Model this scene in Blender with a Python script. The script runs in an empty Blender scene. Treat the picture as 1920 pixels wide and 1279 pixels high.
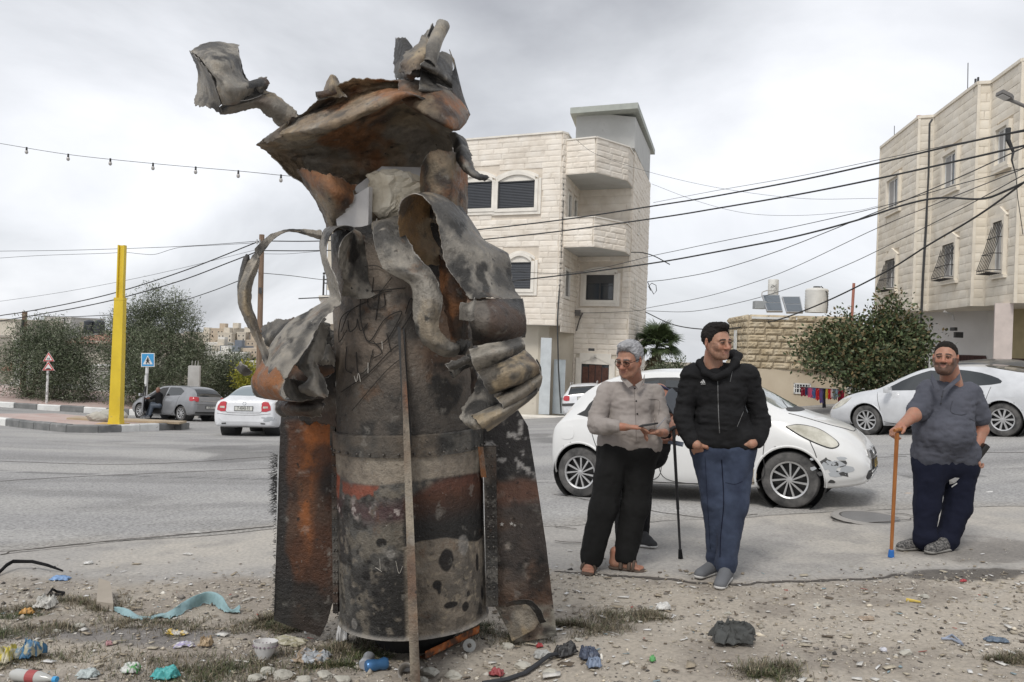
import bpy, bmesh, math, random
import numpy as np
from mathutils import Vector, Matrix
from mathutils.bvhtree import BVHTree
random.seed(7); rng = np.random.default_rng(7)
sc = bpy.context.scene
COL = sc.collection
R = math.radians
# ------------------------------------------------------------------ camera
CAMH, ROLL, F = 1.62, R(2.0), 1500.0
cam = bpy.data.cameras.new('camera'); cam.sensor_width = 36; cam.lens = F/1920*36; cam.clip_end = 3000; cam.clip_start = .05
co = bpy.data.objects.new('camera', cam); COL.objects.link(co)
co.matrix_world = Matrix.Translation((0, 0, CAMH)) @ Matrix.Rotation(R(90), 4, 'X') @ Matrix.Rotation(ROLL, 4, 'Z')
sc.camera = co
sc.view_settings.view_transform = 'Standard'; sc.view_settings.look = 'None'
sc.view_settings.exposure = 0.33; sc.view_settings.gamma = 1; sc.view_settings.use_curve_mapping = False
sc.render.engine = 'CYCLES'
# ------------------------------------------------------------------ world and sun
W = bpy.data.worlds.new('World'); sc.world = W; W.use_nodes = True
nt = W.node_tree; nt.nodes.clear()
def nd(t, typ, **k):
    n = t.nodes.new(typ)
    for a, b in k.items():
        if a.startswith('i_'): n.inputs[a[2:].replace('_', ' ')].default_value = b
        elif a.startswith('n_'): n.inputs[int(a[2:])].default_value = b
        else: setattr(n, a, b)
    return n
SUN_E, SUN_R = R(52), R(205)
sky = nd(nt, 'ShaderNodeTexSky', sky_type='NISHITA', sun_disc=False, sun_elevation=SUN_E, sun_rotation=SUN_R)
tc = nd(nt, 'ShaderNodeTexCoord')
sx = nd(nt, 'ShaderNodeSeparateXYZ'); nt.links.new(tc.outputs['Generated'], sx.inputs[0])
mx = nd(nt, 'ShaderNodeMath', operation='MAXIMUM', n_1=0.0); nt.links.new(sx.outputs[2], mx.inputs[0])
ad = nd(nt, 'ShaderNodeMath', operation='ADD', n_1=.32); nt.links.new(mx.outputs[0], ad.inputs[0])
dx = nd(nt, 'ShaderNodeMath', operation='DIVIDE'); dy = nd(nt, 'ShaderNodeMath', operation='DIVIDE')
nt.links.new(sx.outputs[0], dx.inputs[0]); nt.links.new(ad.outputs[0], dx.inputs[1])
nt.links.new(sx.outputs[1], dy.inputs[0]); nt.links.new(ad.outputs[0], dy.inputs[1])
cx = nd(nt, 'ShaderNodeCombineXYZ', n_2=2.9); nt.links.new(dx.outputs[0], cx.inputs[0]); nt.links.new(dy.outputs[0], cx.inputs[1])
n1 = nd(nt, 'ShaderNodeTexNoise', i_Scale=.62, i_Detail=9.0, i_Roughness=.52, i_Distortion=.7); nt.links.new(cx.outputs[0], n1.inputs['Vector'])
cr = nd(nt, 'ShaderNodeValToRGB'); nt.links.new(n1.outputs[0], cr.inputs[0])
e = cr.color_ramp.elements; e[0].position = .30; e[0].color = (.32, .33, .36, 1); e[1].position = .68; e[1].color = (.92, .93, .96, 1)
m = e.new(.45); m.color = (.54, .555, .585, 1); m = e.new(.55); m.color = (.71, .725, .76, 1)
sc10 = nd(nt, 'ShaderNodeVectorMath', operation='SCALE'); sc10.inputs['Scale'].default_value = 10; nt.links.new(cr.outputs[0], sc10.inputs[0])
mxr = nd(nt, 'ShaderNodeMix', data_type='RGBA'); mxr.inputs[0].default_value = .94
nt.links.new(sky.outputs[0], mxr.inputs[6]); nt.links.new(sc10.outputs[0], mxr.inputs[7])
bg = nd(nt, 'ShaderNodeBackground', i_Strength=.1); nt.links.new(mxr.outputs[2], bg.inputs[0])
wo = nd(nt, 'ShaderNodeOutputWorld'); nt.links.new(bg.outputs[0], wo.inputs[0])
sl = bpy.data.lights.new('sun', 'SUN'); sl.energy = 1.5; sl.angle = R(16); sl.color = (1, .96, .9)
so = bpy.data.objects.new('sun', sl); COL.objects.link(so)
so.rotation_euler = Vector((math.sin(SUN_R)*math.cos(SUN_E), math.cos(SUN_R)*math.cos(SUN_E), math.sin(SUN_E))).to_track_quat('Z', 'Y').to_euler()
so['kind'] = 'structure'

# ------------------------------------------------------------------ places: from where a thing is seen and how far away it stands
cR, sR = math.cos(ROLL), math.sin(ROLL)
def ray(px, py):
    u = (px-960)/F; v = -(py-639.5)/F
    return u*cR-v*sR, u*sR+v*cR
def P(px, py, Y):
    a, b = ray(px, py); return (a*Y, Y, CAMH+b*Y)
def gz(x, y):
    xc = min(max(x, -26), 15); yc = min(max(y, 0), 44)
    return .243+.032*xc-.0536*yc+.00106*xc*yc+.00258*xc*xc-.00018*yc*yc
def G(px, py):
    a, b = ray(px, py); Y = 1.0; st = .02
    while Y < 200 and CAMH+b*Y > gz(a*Y, Y): Y += st; st *= 1.01
    return (a*Y, Y, gz(a*Y, Y))
def GP(px, Y):
    "point of the ground at depth Y in pixel column px"
    x, v = 0, 640
    for _ in range(6):
        a, b = ray(px, v); x = a*Y; z = gz(x, Y); v = 639.5-((z-CAMH)/Y*cR - (x/Y)*sR)*F
    return (x, Y, z)
# ------------------------------------------------------------------ numpy noise
def _h(i, j, k):
    n = (i.astype(np.int64)*73856093) ^ (j.astype(np.int64)*19349663) ^ (k.astype(np.int64)*83492791)
    n = (n ^ (n >> 13))*1274126177 & 0x7fffffff
    n = (n ^ (n >> 11))*668265263 & 0x7fffffff
    return ((n >> 7) & 0xffff)/65535.
def vn(p):
    p = np.asarray(p, float); i = np.floor(p).astype(int); f = p-i; f = f*f*(3-2*f)
    x, y, z = i.T; a, b, c = f.T; r = 0
    for dx_ in (0, 1):
        for dy_ in (0, 1):
            for dz_ in (0, 1):
                r = r+_h(x+dx_, y+dy_, z+dz_)*(a if dx_ else 1-a)*(b if dy_ else 1-b)*(c if dz_ else 1-c)
    return r
def fbm(p, s=1, o=4, seed=0):
    p = np.asarray(p, float)*s+seed*17.3; r = 0; w = .5; t = 0
    for _ in range(o): r = r+w*vn(p); t += w; w *= .5; p = p*2.03+11.7
    return r/t
def sstep(a, b, x): t = np.clip((x-a)/(b-a), 0, 1); return t*t*(3-2*t)
def lerp(a, b, t): return a+(b-a)*t
def mixc(a, b, t): return a*(1-t[:, None])+np.asarray(b)*t[:, None]
# ------------------------------------------------------------------ materials
MATS = {}
def pm(name, stops, scale=3., detail=6., rough=.8, bump=0., bscale=None, metal=0., spec=.5, coord='pos', attr=False, tint=0., speck=None, coat=0., stretch=None, trans=0, rvar=0.):
    if name in MATS: return MATS[name]
    m = bpy.data.materials.new(name); m.use_nodes = True; t = m.node_tree; t.nodes.clear()
    out = nd(t, 'ShaderNodeOutputMaterial'); b = nd(t, 'ShaderNodeBsdfPrincipled'); t.links.new(b.outputs[0], out.inputs[0])
    b.inputs['Roughness'].default_value = rough; b.inputs['Metallic'].default_value = metal
    b.inputs['Specular IOR Level'].default_value = spec; b.inputs['Coat Weight'].default_value = coat
    b.inputs['Transmission Weight'].default_value = trans
    if coord == 'pos': c = nd(t, 'ShaderNodeNewGeometry').outputs['Position']
    else: c = nd(t, 'ShaderNodeTexCoord').outputs['Object']
    if stretch:
        mp = nd(t, 'ShaderNodeMapping'); mp.inputs['Scale'].default_value = stretch; t.links.new(c, mp.inputs[0]); c = mp.outputs[0]
    if isinstance(stops[0], (int, float)): stops = [(0, stops)]
    n = nd(t, 'ShaderNodeTexNoise', i_Scale=scale, i_Detail=detail, i_Roughness=.6); t.links.new(c, n.inputs['Vector'])
    r = nd(t, 'ShaderNodeValToRGB'); t.links.new(n.outputs[0], r.inputs[0])
    el = r.color_ramp.elements
    while len(el) > 1: el.remove(el[-1])
    for i, (p, q) in enumerate(stops):
        x = el[0] if i == 0 else el.new(p); x.position = p; x.color = (*q, 1)
    cur = r.outputs[0]
    if attr:
        a = nd(t, 'ShaderNodeAttribute', attribute_name='Col')
        q = nd(t, 'ShaderNodeMix', data_type='RGBA', blend_type='MULTIPLY'); q.inputs[0].default_value = 1
        t.links.new(a.outputs[0], q.inputs[6]); t.links.new(cur, q.inputs[7]); cur = q.outputs[2]
    if tint:
        oi = nd(t, 'ShaderNodeObjectInfo'); mr = nd(t, 'ShaderNodeMapRange', i_To_Min=1-tint, i_To_Max=1+tint)
        t.links.new(oi.outputs['Random'], mr.inputs[0])
        q = nd(t, 'ShaderNodeVectorMath', operation='SCALE'); t.links.new(cur, q.inputs[0]); t.links.new(mr.outputs[0], q.inputs['Scale']); cur = q.outputs[0]
    if speck:
        for (sca, thr, colr, amt) in speck:
            s2 = nd(t, 'ShaderNodeTexNoise', i_Scale=sca, i_Detail=8.0, i_Roughness=.62); t.links.new(c, s2.inputs['Vector'])
            g = nd(t, 'ShaderNodeMapRange', i_From_Min=thr, i_From_Max=thr+.06, i_To_Max=amt); t.links.new(s2.outputs[0], g.inputs[0])
            q = nd(t, 'ShaderNodeMix', data_type='RGBA'); t.links.new(g.outputs[0], q.inputs[0]); t.links.new(cur, q.inputs[6]); q.inputs[7].default_value = (*colr, 1); cur = q.outputs[2]
    t.links.new(cur, b.inputs['Base Color'])
    if rvar:
        mr = nd(t, 'ShaderNodeMapRange', i_From_Min=.3, i_From_Max=.7, i_To_Min=max(0, rough-rvar), i_To_Max=min(1, rough+rvar)); t.links.new(n.outputs[0], mr.inputs[0]); t.links.new(mr.outputs[0], b.inputs['Roughness'])
    if bump:
        n2 = nd(t, 'ShaderNodeTexNoise', i_Scale=bscale or scale*4, i_Detail=6.0, i_Roughness=.65); t.links.new(c, n2.inputs['Vector'])
        bp = nd(t, 'ShaderNodeBump', i_Strength=bump, i_Distance=.01); t.links.new(n2.outputs[0], bp.inputs['Height']); t.links.new(bp.outputs[0], b.inputs['Normal'])
    MATS[name] = m; return m
def flat(name, c, **k):
    k.setdefault('rough', .6); c = tuple(c)
    return pm(name, [(.3, tuple(x*.88 for x in c)), (.7, tuple(min(1, x*1.1) for x in c))], **k)
ONE = [(.25, (.78, .78, .78)), (.75, (1.18, 1.18, 1.18))]
# ------------------------------------------------------------------ objects
def tag(o, label=None, cat=None, group=None, kind=None):
    if label: o['label'] = label
    if cat: o['category'] = cat
    if group: o['group'] = group
    if kind: o['kind'] = kind
    return o
def root(name, label, cat, loc=(0, 0, 0), rz=0., group=None):
    o = bpy.data.objects.new(name, None); COL.objects.link(o); o.location = loc; o.rotation_euler = (0, 0, rz)
    o.empty_display_size = .1
    return tag(o, label, cat, group)
def mesh(name, V, Fc, mat=None, smooth=False, cols=None):
    me = bpy.data.meshes.new(name)
    V = np.asarray(V, float)
    if isinstance(Fc, np.ndarray):
        n, k = Fc.shape
        me.vertices.add(len(V)); me.vertices.foreach_set('co', V.ravel())
        me.loops.add(n*k); me.loops.foreach_set('vertex_index', Fc.ravel().astype(np.int32))
        me.polygons.add(n); me.polygons.foreach_set('loop_start', np.arange(0, n*k, k, dtype=np.int32))
        me.polygons.foreach_set('loop_total', np.full(n, k, dtype=np.int32))
        me.update(calc_edges=True)
    else:
        me.from_pydata([tuple(v) for v in V], [], Fc); me.update()
    if smooth: me.polygons.foreach_set('use_smooth', [True]*len(me.polygons))
    if cols is not None:
        a = me.color_attributes.new('Col', 'FLOAT_COLOR', 'POINT')
        c = np.ones((len(V), 4), np.float32); c[:, :3] = np.clip(cols, 0, 1.5); a.data.foreach_set('color', c.ravel())
    for q in (mat if isinstance(mat, (list, tuple)) else [mat]):
        if q: me.materials.append(q)
    return me
def link(name, me, parent=None, world=True):
    o = bpy.data.objects.new(name, me); COL.objects.link(o)
    if parent is not None:
        o.parent = parent
        if world and parent.parent is None: o.matrix_parent_inverse = Matrix.Translation(-Vector(parent.location))
    return o
def mo(name, V, Fc, mat=None, parent=None, smooth=False, cols=None, world=True):
    return link(name, mesh(name, V, Fc, mat, smooth, cols), parent, world)
class MB:
    def __init__(s): s.v = []; s.f = []
    def add(s, V, Fc):
        b = len(s.v); s.v += [tuple(map(float, q)) for q in V]; s.f += [tuple(b+i for i in q) for q in Fc]; return s
    def box(s, c, d, rz=0., M=None, top=1., bev=0.):
        x, y, z = (q/2 for q in d); V = []
        if bev:
            B = MB().box((0, 0, 0), d); bm = bmesh.new(); vs = [bm.verts.new(q) for q in B.v]
            for q in B.f: bm.faces.new([vs[i] for i in q])
            bmesh.ops.bevel(bm, geom=bm.edges[:], offset=bev, segments=2, affect='EDGES', profile=.7)
            bm.verts.ensure_lookup_table(); V = [v.co.copy() for v in bm.verts]; Fc = [[v.index for v in q.verts] for q in bm.faces]; bm.free()
        else:
            for k in (-1, 1):
                t = top if k > 0 else 1
                for (a, b) in ((-1, -1), (1, -1), (1, 1), (-1, 1)): V.append(Vector((a*x*t, b*y*t, k*z)))
            Fc = [(3, 2, 1, 0), (4, 5, 6, 7), (0, 1, 5, 4), (1, 2, 6, 5), (2, 3, 7, 6), (3, 0, 4, 7)]
        T = Matrix.Translation(c) @ (M if M is not None else Matrix.Rotation(rz, 4, 'Z'))
        return s.add([T @ v for v in V], Fc)
    def tube(s, pts, r, n=8, caps=True, close=False):
        pts = [Vector(p) for p in pts]; N = len(pts); rr = r if isinstance(r, (list, tuple)) else [r]*N
        up = None; V = []
        for i, p in enumerate(pts):
            d = (pts[min(i+1, N-1)]-pts[max(i-1, 0)])
            if close: d = pts[(i+1) % N]-pts[i-1]
            d = d.normalized() if d.length > 1e-9 else Vector((0, 0, 1))
            if up is None: up = d.orthogonal().normalized()
            up = (up-d*up.dot(d)); up = up.normalized() if up.length > 1e-6 else d.orthogonal().normalized()
            w = d.cross(up)
            for k in range(n):
                a = 2*math.pi*k/n; V.append(p+(up*math.cos(a)+w*math.sin(a))*rr[i])
        Fc = []
        for i in range(N if close else N-1):
            j = (i+1) % N
            for k in range(n): k2 = (k+1) % n; Fc.append((i*n+k, i*n+k2, j*n+k2, j*n+k))
        if caps and not close: Fc += [tuple(range(n))[::-1], tuple((N-1)*n+k for k in range(n))]
        return s.add(V, Fc)
    def cyl(s, a, b, r, r2=None, n=16): return s.tube([a, b], [r, r if r2 is None else r2], n)
    def lathe(s, prof, c=(0, 0, 0), n=24, M=None, a0=0., a1=2*math.pi):
        full = abs(a1-a0-2*math.pi) < 1e-6; m_ = n if full else n+1; V = []
        T = Matrix.Translation(c) @ (M if M is not None else Matrix.Identity(4))
        for (r, z) in prof:
            for k in range(m_):
                a = a0+(a1-a0)*k/n; V.append(T @ Vector((r*math.cos(a), r*math.sin(a), z)))
        Fc = []
        for i in range(len(prof)-1):
            for k in range(n): k2 = (k+1) % m_; Fc.append((i*m_+k, i*m_+k2, (i+1)*m_+k2, (i+1)*m_+k))
        return s.add(V, Fc)
    def ball(s, c, r, n=12, m_=8, M=None):
        r = r if isinstance(r, (tuple, list)) else (r, r, r); V = []; T = M if M is not None else Matrix.Identity(4)
        for i in range(m_+1):
            t = math.pi*i/m_
            for k in range(n):
                a = 2*math.pi*k/n; V.append(Vector(c)+T @ Vector((r[0]*math.sin(t)*math.cos(a), r[1]*math.sin(t)*math.sin(a), -r[2]*math.cos(t))))
        Fc = [(i*n+k, i*n+(k+1) % n, (i+1)*n+(k+1) % n, (i+1)*n+k) for i in range(m_) for k in range(n)]
        return s.add(V, Fc)
    def prism(s, poly, d):
        "closed 3-D outline pushed along vector d"
        n = len(poly); P0 = [Vector(p) for p in poly]; d = Vector(d)
        return s.add(P0+[p+d for p in P0], [tuple(range(n))[::-1], tuple(range(n, 2*n))]+[(i, (i+1) % n, n+(i+1) % n, n+i) for i in range(n)])
    def build(s, name, mat, parent=None, smooth=False, world=True, ang=None):
        me = mesh(name, s.v, s.f, mat, smooth)
        if smooth: sharpen(me, ang or 40)
        return link(name, me, parent, world)
def sharpen(me, ang):
    try: me.set_sharp_from_angle(angle=R(ang))
    except Exception: pass
def cat1(V, n, closed=False):
    "Catmull-Rom through rows V (m,...) -> n samples"
    V = np.asarray(V, float); m = len(V)
    if m == 2: t = np.linspace(0, 1, n).reshape((-1,)+(1,)*(V.ndim-1)); return V[0]*(1-t)+V[1]*t
    t = np.linspace(0, m-1, n); i = np.minimum(t.astype(int), m-2); f = (t-i).reshape((-1,)+(1,)*(V.ndim-1))
    g = lambda k: V[np.clip(k, 0, m-1)]
    a, b, c, d = g(i-1), g(i), g(i+1), g(i+2)
    a = np.where((i == 0).reshape(f.shape), 2*b-c, a); d = np.where((i == m-2).reshape(f.shape), 2*c-b, d)
    return .5*((2*b)+(-a+c)*f+(2*a-5*b+4*c-d)*f*f+(-a+3*b-3*c+d)*f**3)
def gridf(nu, nv):
    a = np.arange((nu-1)*(nv-1)); i, j = a//(nv-1), a % (nv-1); k = i*nv+j
    return np.stack([k, k+1, k+nv+1, k+nv], 1)
def vnorm(V, nu, nv):
    g = V.reshape(nu, nv, 3); a = np.gradient(g, axis=0); b = np.gradient(g, axis=1); n = np.cross(a, b); n /= np.linalg.norm(n, axis=2, keepdims=True)+1e-12
    return n.reshape(-1, 3)
def text(name, s, size, M, mat, parent, extr=.0008, world=True, font=None):
    c = bpy.data.curves.new(name, 'FONT'); c.body = s; c.size = size; c.extrude = extr; c.align_x = 'CENTER'; c.align_y = 'CENTER'
    o = bpy.data.objects.new(name, c); me = bpy.data.meshes.new_from_object(o); bpy.data.objects.remove(o)
    me.transform(M); me.materials.append(mat); return link(name, me, parent, world)
# ------------------------------------------------------------------ smooth volumes (one continuous skin out of tapered limbs)
class SDF:
    def __init__(s): s.o = []
    def cone(s, a, b, ra, rb=None, k=.02, flat=None, sub=False):
        s.o.append(('c', np.array(a, float), np.array(b, float), ra, ra if rb is None else rb, k, flat, sub)); return s
    def ell(s, c, r, k=.02, M=None, sub=False):
        r = np.array(r if hasattr(r, '__len__') else (r, r, r), float); s.o.append(('e', np.array(c, float), r, M, None, k, None, sub)); return s
    def chain(s, pts, rs, k=.02, flat=None):
        for i in range(len(pts)-1): s.cone(pts[i], pts[i+1], rs[i], rs[i+1], k, flat)
        return s
    def xf(s, M):
        A = np.array(M)[:3, :3]; t = np.array(M)[:3, 3]; o = []
        for q in s.o:
            q = list(q)
            if q[0] == 'c':
                q[1] = A@q[1]+t; q[2] = A@q[2]+t
                if q[6]: q[6] = (A@np.array(q[6][0]), q[6][1])
            else: q[1] = A@q[1]+t; q[3] = A if q[3] is None else A@q[3]
            o.append(tuple(q))
        s.o = o; return s
    def merge(s, other): s.o += other.o; return s
    def mesh(s, h):
        lo = np.full(3, 1e9); hi = -lo
        for q in s.o:
            if q[7]: continue
            m_ = max(q[3], q[4]) if q[0] == 'c' else q[2].max()
            pts = [q[1], q[2]] if q[0] == 'c' else [q[1]]
            for p in pts: lo = np.minimum(lo, p-m_); hi = np.maximum(hi, p+m_)
        lo -= 3*h; hi += 3*h; n = np.ceil((hi-lo)/h).astype(int)+1
        D = np.full(n, .25, np.float32); ax = [lo[i]+h*np.arange(n[i]) for i in range(3)]
        for q in s.o:
            k = q[5]; m_ = (max(q[3], q[4]) if q[0] == 'c' else q[2].max())+k+2.5*h
            pts = np.array([q[1], q[2]] if q[0] == 'c' else [q[1]])
            a = np.maximum(((pts.min(0)-m_-lo)/h).astype(int), 0); b = np.minimum(((pts.max(0)+m_-lo)/h).astype(int)+2, n)
            if (b <= a).any(): continue
            sl_ = tuple(slice(a[i], b[i]) for i in range(3))
            X, Y, Z = np.meshgrid(*[ax[i][a[i]:b[i]] for i in range(3)], indexing='ij'); p = np.stack([X, Y, Z], -1)
            if q[0] == 'c':
                A, B = q[1], q[2]
                if q[6]:
                    nn = np.array(q[6][0], float); nn /= np.linalg.norm(nn); fac = 1/q[6][1]-1
                    p = p+((p-A)@nn)[..., None]*nn*fac; B = B+((B-A)@nn)*nn*fac
                ab = B-A; t = np.clip(((p-A)@ab)/max(ab@ab, 1e-9), 0, 1); d = np.linalg.norm(p-A-t[..., None]*ab, axis=-1)-(q[3]+(q[4]-q[3])*t)
            else:
                p = p-q[1]
                if q[3] is not None: p = p@np.asarray(q[3])
                r = q[2]; k0 = np.linalg.norm(p/r, axis=-1); k1 = np.linalg.norm(p/(r*r), axis=-1); d = k0*(k0-1)/np.maximum(k1, 1e-6)
            c = D[sl_]
            if q[7]: hh = np.maximum(k-np.abs(-d-c), 0)/max(k, 1e-6); D[sl_] = np.maximum(c, -d)+hh*hh*k/4
            else: hh = np.maximum(k-np.abs(d-c), 0)/max(k, 1e-6); D[sl_] = np.minimum(c, d)-hh*hh*k/4
        return nets(D, lo, h)
def nets(D, lo, h):
    n = np.array(D.shape); I = D < 0; cnt = 0
    for a in (0, 1):
        for b in (0, 1):
            for c in (0, 1): cnt = cnt+I[a:n[0]-1+a, b:n[1]-1+b, c:n[2]-1+c].astype(np.int8)
    act = (cnt > 0) & (cnt < 8); idx = np.argwhere(act); vid = np.full(act.shape, -1, np.int64); vid[act] = np.arange(len(idx))
    sm = np.zeros((len(idx), 3)); w = np.zeros(len(idx))
    cor = [np.array(c) for c in ((0, 0, 0), (1, 0, 0), (0, 1, 0), (1, 1, 0), (0, 0, 1), (1, 0, 1), (0, 1, 1), (1, 1, 1))]
    val = [D[tuple((idx+c).T)] for c in cor]
    for a in range(8):
        for b in range(a+1, 8):
            if np.abs(cor[a]-cor[b]).sum() != 1: continue
            cr_ = (val[a] < 0) != (val[b] < 0); t = val[a]/(val[a]-val[b]+1e-12)
            p = cor[a]+(cor[b]-cor[a])*t[:, None]; sm[cr_] += p[cr_]; w[cr_] += 1
    V = (idx+sm/w[:, None])*h+lo; Fc = []
    for ax in range(3):
        s0 = [slice(1, -1)]*3; s0[ax] = slice(0, -1); s1 = list(s0); s1[ax] = slice(1, None)
        A, B = I[tuple(s0)], I[tuple(s1)]; e_ = np.argwhere(A != B)
        if not len(e_): continue
        fl = A[tuple(e_.T)]; off = np.ones(3, int); off[ax] = 0; e_ = e_+off
        u, v = (ax+1) % 3, (ax+2) % 3; U = np.zeros(3, int); U[u] = 1; Vv = np.zeros(3, int); Vv[v] = 1
        q = np.stack([vid[tuple((e_-U-Vv).T)], vid[tuple((e_-Vv).T)], vid[tuple(e_.T)], vid[tuple((e_-U).T)]], 1)
        q[~fl] = q[~fl][:, ::-1]; Fc.append(q)
    Fc = np.concatenate(Fc); Fc = Fc[(Fc >= 0).all(1)]
    return V, Fc
def smnorm(V, Fc):
    n = np.cross(V[Fc[:, 2]]-V[Fc[:, 0]], V[Fc[:, 3]]-V[Fc[:, 1]]); N = np.zeros_like(V)
    for k in range(4): np.add.at(N, Fc[:, k], n)
    return N/(np.linalg.norm(N, axis=1, keepdims=True)+1e-12)
def joinm(parts):
    Vs, Fs, Cs = [], [], []; b = 0
    for (V, Fc, C) in parts: Vs.append(V); Fs.append(Fc+b); Cs.append(C); b += len(V)
    return np.concatenate(Vs), np.concatenate(Fs), np.concatenate(Cs)
# ================================================================== THE SETTING
def spl(lst, xs):
    a = np.array([G(*q)[:2] for q in lst]); o = np.argsort(a[:, 0]); return np.interp(xs, a[o, 0], a[o, 1])
ROADE = [(-500, 1062), (0, 1037), (260, 1013), (520, 990), (800, 985), (1040, 985), (1300, 975), (1500, 967), (1920, 955), (2400, 945)]
SLABE = [(-500, 1100), (0, 1085), (300, 1092), (520, 1085), (1040, 1075), (1200, 1082), (1370, 1092), (1550, 1086), (1700, 1080), (1920, 1074), (2400, 1060)]
def farz(x, y):
    x = np.asarray(x, float); y = np.asarray(y, float)
    xc = np.clip(x, -26, 15); yc = np.clip(y, 0, 44)
    z = .243+.032*xc-.0536*yc+.00106*xc*yc+.00258*xc*xc-.00018*yc*yc
    z = z-.095*np.clip(y-60, 0, 140)+14.2*sstep(215, 345, y)*sstep(40, -50, x)+3.0*(fbm(np.stack([x.ravel(), y.ravel(), 0*x.ravel()], 1), .012, 3).reshape(x.shape)-.5)*sstep(180, 260, y)
    return z
def axis(a, b, step, lo, hi, gr=1.13):
    c = list(np.arange(a, b, step)); s = step; q = a; L = []
    while q > lo: s *= gr; q -= s; L.append(q)
    s = step; q = b; H = [b]
    while q < hi: s *= gr; q += s; H.append(q)
    return np.array(L[::-1]+c+H)
gx = axis(-3.6, 4.6, .028, -420, 420); gy = axis(2.3, 6.4, .028, .4, 800, 1.1)
X, Y = np.meshgrid(gx, gy, indexing='ij'); nx, ny = X.shape
Z = farz(X, Y); p2 = np.stack([X.ravel(), Y.ravel(), 0*X.ravel()], 1)
se = spl(SLABE, X.ravel()); re_ = spl(ROADE, X.ravel())
yy = Y.ravel(); xx = X.ravel()
wob = (fbm(p2, 2.2, 4)-.5)*.5
dirt = 1-sstep(-.12, .18, yy-se+wob)                       # 1 in the loose soil, 0 on the worn slab
near = 1-sstep(7, 12, yy)
h = .05*(fbm(p2, 1.3, 3)-.5)+.030*(fbm(p2, 7, 4, 2)-.45)*sstep(.35, .6, fbm(p2, 1.1, 2, 9))+.014*(fbm(p2, 22, 3, 3)-.5)
h = h*dirt*near+.006*(fbm(p2, 5, 3, 5)-.5)*near
# old slab stands a finger proud of the washed-out soil
h = h-.016*dirt*near
zz = Z.ravel()+h
HG = (gx, gy, zz.reshape(nx, ny))
def hz(x, y):
    "height of the ground as built"
    i = np.clip(np.searchsorted(gx, x)-1, 0, nx-2); j = np.clip(np.searchsorted(gy, y)-1, 0, ny-2)
    fx = (x-gx[i])/(gx[i+1]-gx[i]); fy = (y-gy[j])/(gy[j+1]-gy[j]); z = HG[2]
    return float((z[i, j]*(1-fx)+z[i+1, j]*fx)*(1-fy)+(z[i, j+1]*(1-fx)+z[i+1, j+1]*fx)*fy)
def GH(px, py, dz=0.):
    x, y, z = G(px, py); return (x, y, hz(x, y)+dz)
soil = np.array((.425, .38, .32)); c = np.tile(soil, (len(zz), 1))
c = mixc(c, (.31, .275, .235), sstep(.48, .66, fbm(p2, 1.7, 4, 4)))
c = mixc(c, (.44, .40, .345), .7*sstep(.55, .72, fbm(p2, 4.5, 4, 6)))
slab = mixc(np.tile((.385, .368, .345), (len(zz), 1)), (.46, .43, .385), sstep(.4, .65, fbm(p2, .9, 4, 8)))
slab = mixc(slab, (.27, .26, .25), .5*sstep(.5, .7, fbm(p2, 3.1, 4, 12)))
c = mixc(slab, (0, 0, 0), np.zeros(len(zz)))*(1-dirt[:, None])+c*dirt[:, None]
def blob(cx, cy, rx, ry, seed=0, soft=.5):
    d = np.hypot((xx-cx)/rx, (yy-cy)/ry)+(fbm(p2, 3.2, 4, seed)-.5)*1.6; return 1-sstep(1-soft, 1, d)
x0, y0, _ = G(260, 1195); c = mixc(c, (.20, .19, .185), .85*blob(x0, y0, .75, .2, 3))       # grey ash of a litter fire
x0, y0, _ = G(1815, 1078); c = mixc(c, (.115, .105, .095), .9*blob(x0, y0, .55, .17, 5, .2))      # dark oily damp patch
x0, y0, _ = G(1850, 1030); c = mixc(c, (.17, .155, .14), .6*blob(x0, y0, .8, .55, 9))
x0, y0, _ = G(120, 1100); c = mixc(c, (.27, .245, .215), .45*blob(x0, y0, 1.3, .35, 19))
c = mixc(c, (.28, .26, .22), .8*sstep(12, 60, yy)*0+.6*sstep(40, 80, yy))
hill = sstep(180, 240, yy); c = mixc(c, (.30, .26, .21), hill); c = mixc(c, (.16, .15, .105), hill*sstep(.5, .62, fbm(p2, .06, 4, 21)))
M_ground = pm('soil', [(.25, (.72, .72, .72)), (.5, (1, 1, 1)), (.78, (1.3, 1.28, 1.25))], scale=38, detail=9, rough=.97, bump=.75, bscale=110, spec=.15, attr=True,
              speck=[(150, .64, (.60, .57, .53), .8), (95, .68, (.13, .12, .11), .7), (300, .66, (.66, .64, .6), .6)])
g = mo('ground', np.stack([xx, yy, zz], 1), gridf(nx, ny), M_ground, smooth=True, cols=c); tag(g, kind='structure')
# ------------------------------------------------------------------ road
rx = axis(-6, 9, .09, -90, 60, 1.12); t = np.concatenate([np.linspace(0, .05, 14)[:-1], np.linspace(.05, 1, 170)**1.6*.95+.05-.05**1.6*.95*0])
t = (t-t.min())/(t.max()-t.min()); ne = spl(ROADE, rx)+(fbm(np.stack([rx, 0*rx, 0*rx], 1), 1.1, 5)-.5)*.55
RX, T = np.meshgrid(rx, t, indexing='ij'); RY = ne[:, None]+T*(62-ne[:, None])
q = np.stack([RX.ravel(), RY.ravel(), 0*RX.ravel()], 1); dn = RY.ravel()-np.repeat(ne, len(t))
RZ = farz(RX, RY).ravel()+.004+.007*sstep(0, .12, dn)+.006*(fbm(q, 3, 3, 5)-.5)*(1-sstep(8, 14, q[:, 1]))
rc = np.tile((.34, .334, .328), (len(q), 1))
rc = mixc(rc, (.40, .39, .375), sstep(.42, .62, fbm(q*(1, 2.2, 1), .5, 4, 31)))
rc = mixc(rc, (.26, .255, .25), .7*sstep(.52, .68, fbm(q*(.5, 2.6, 1), .8, 4, 33)))
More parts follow.
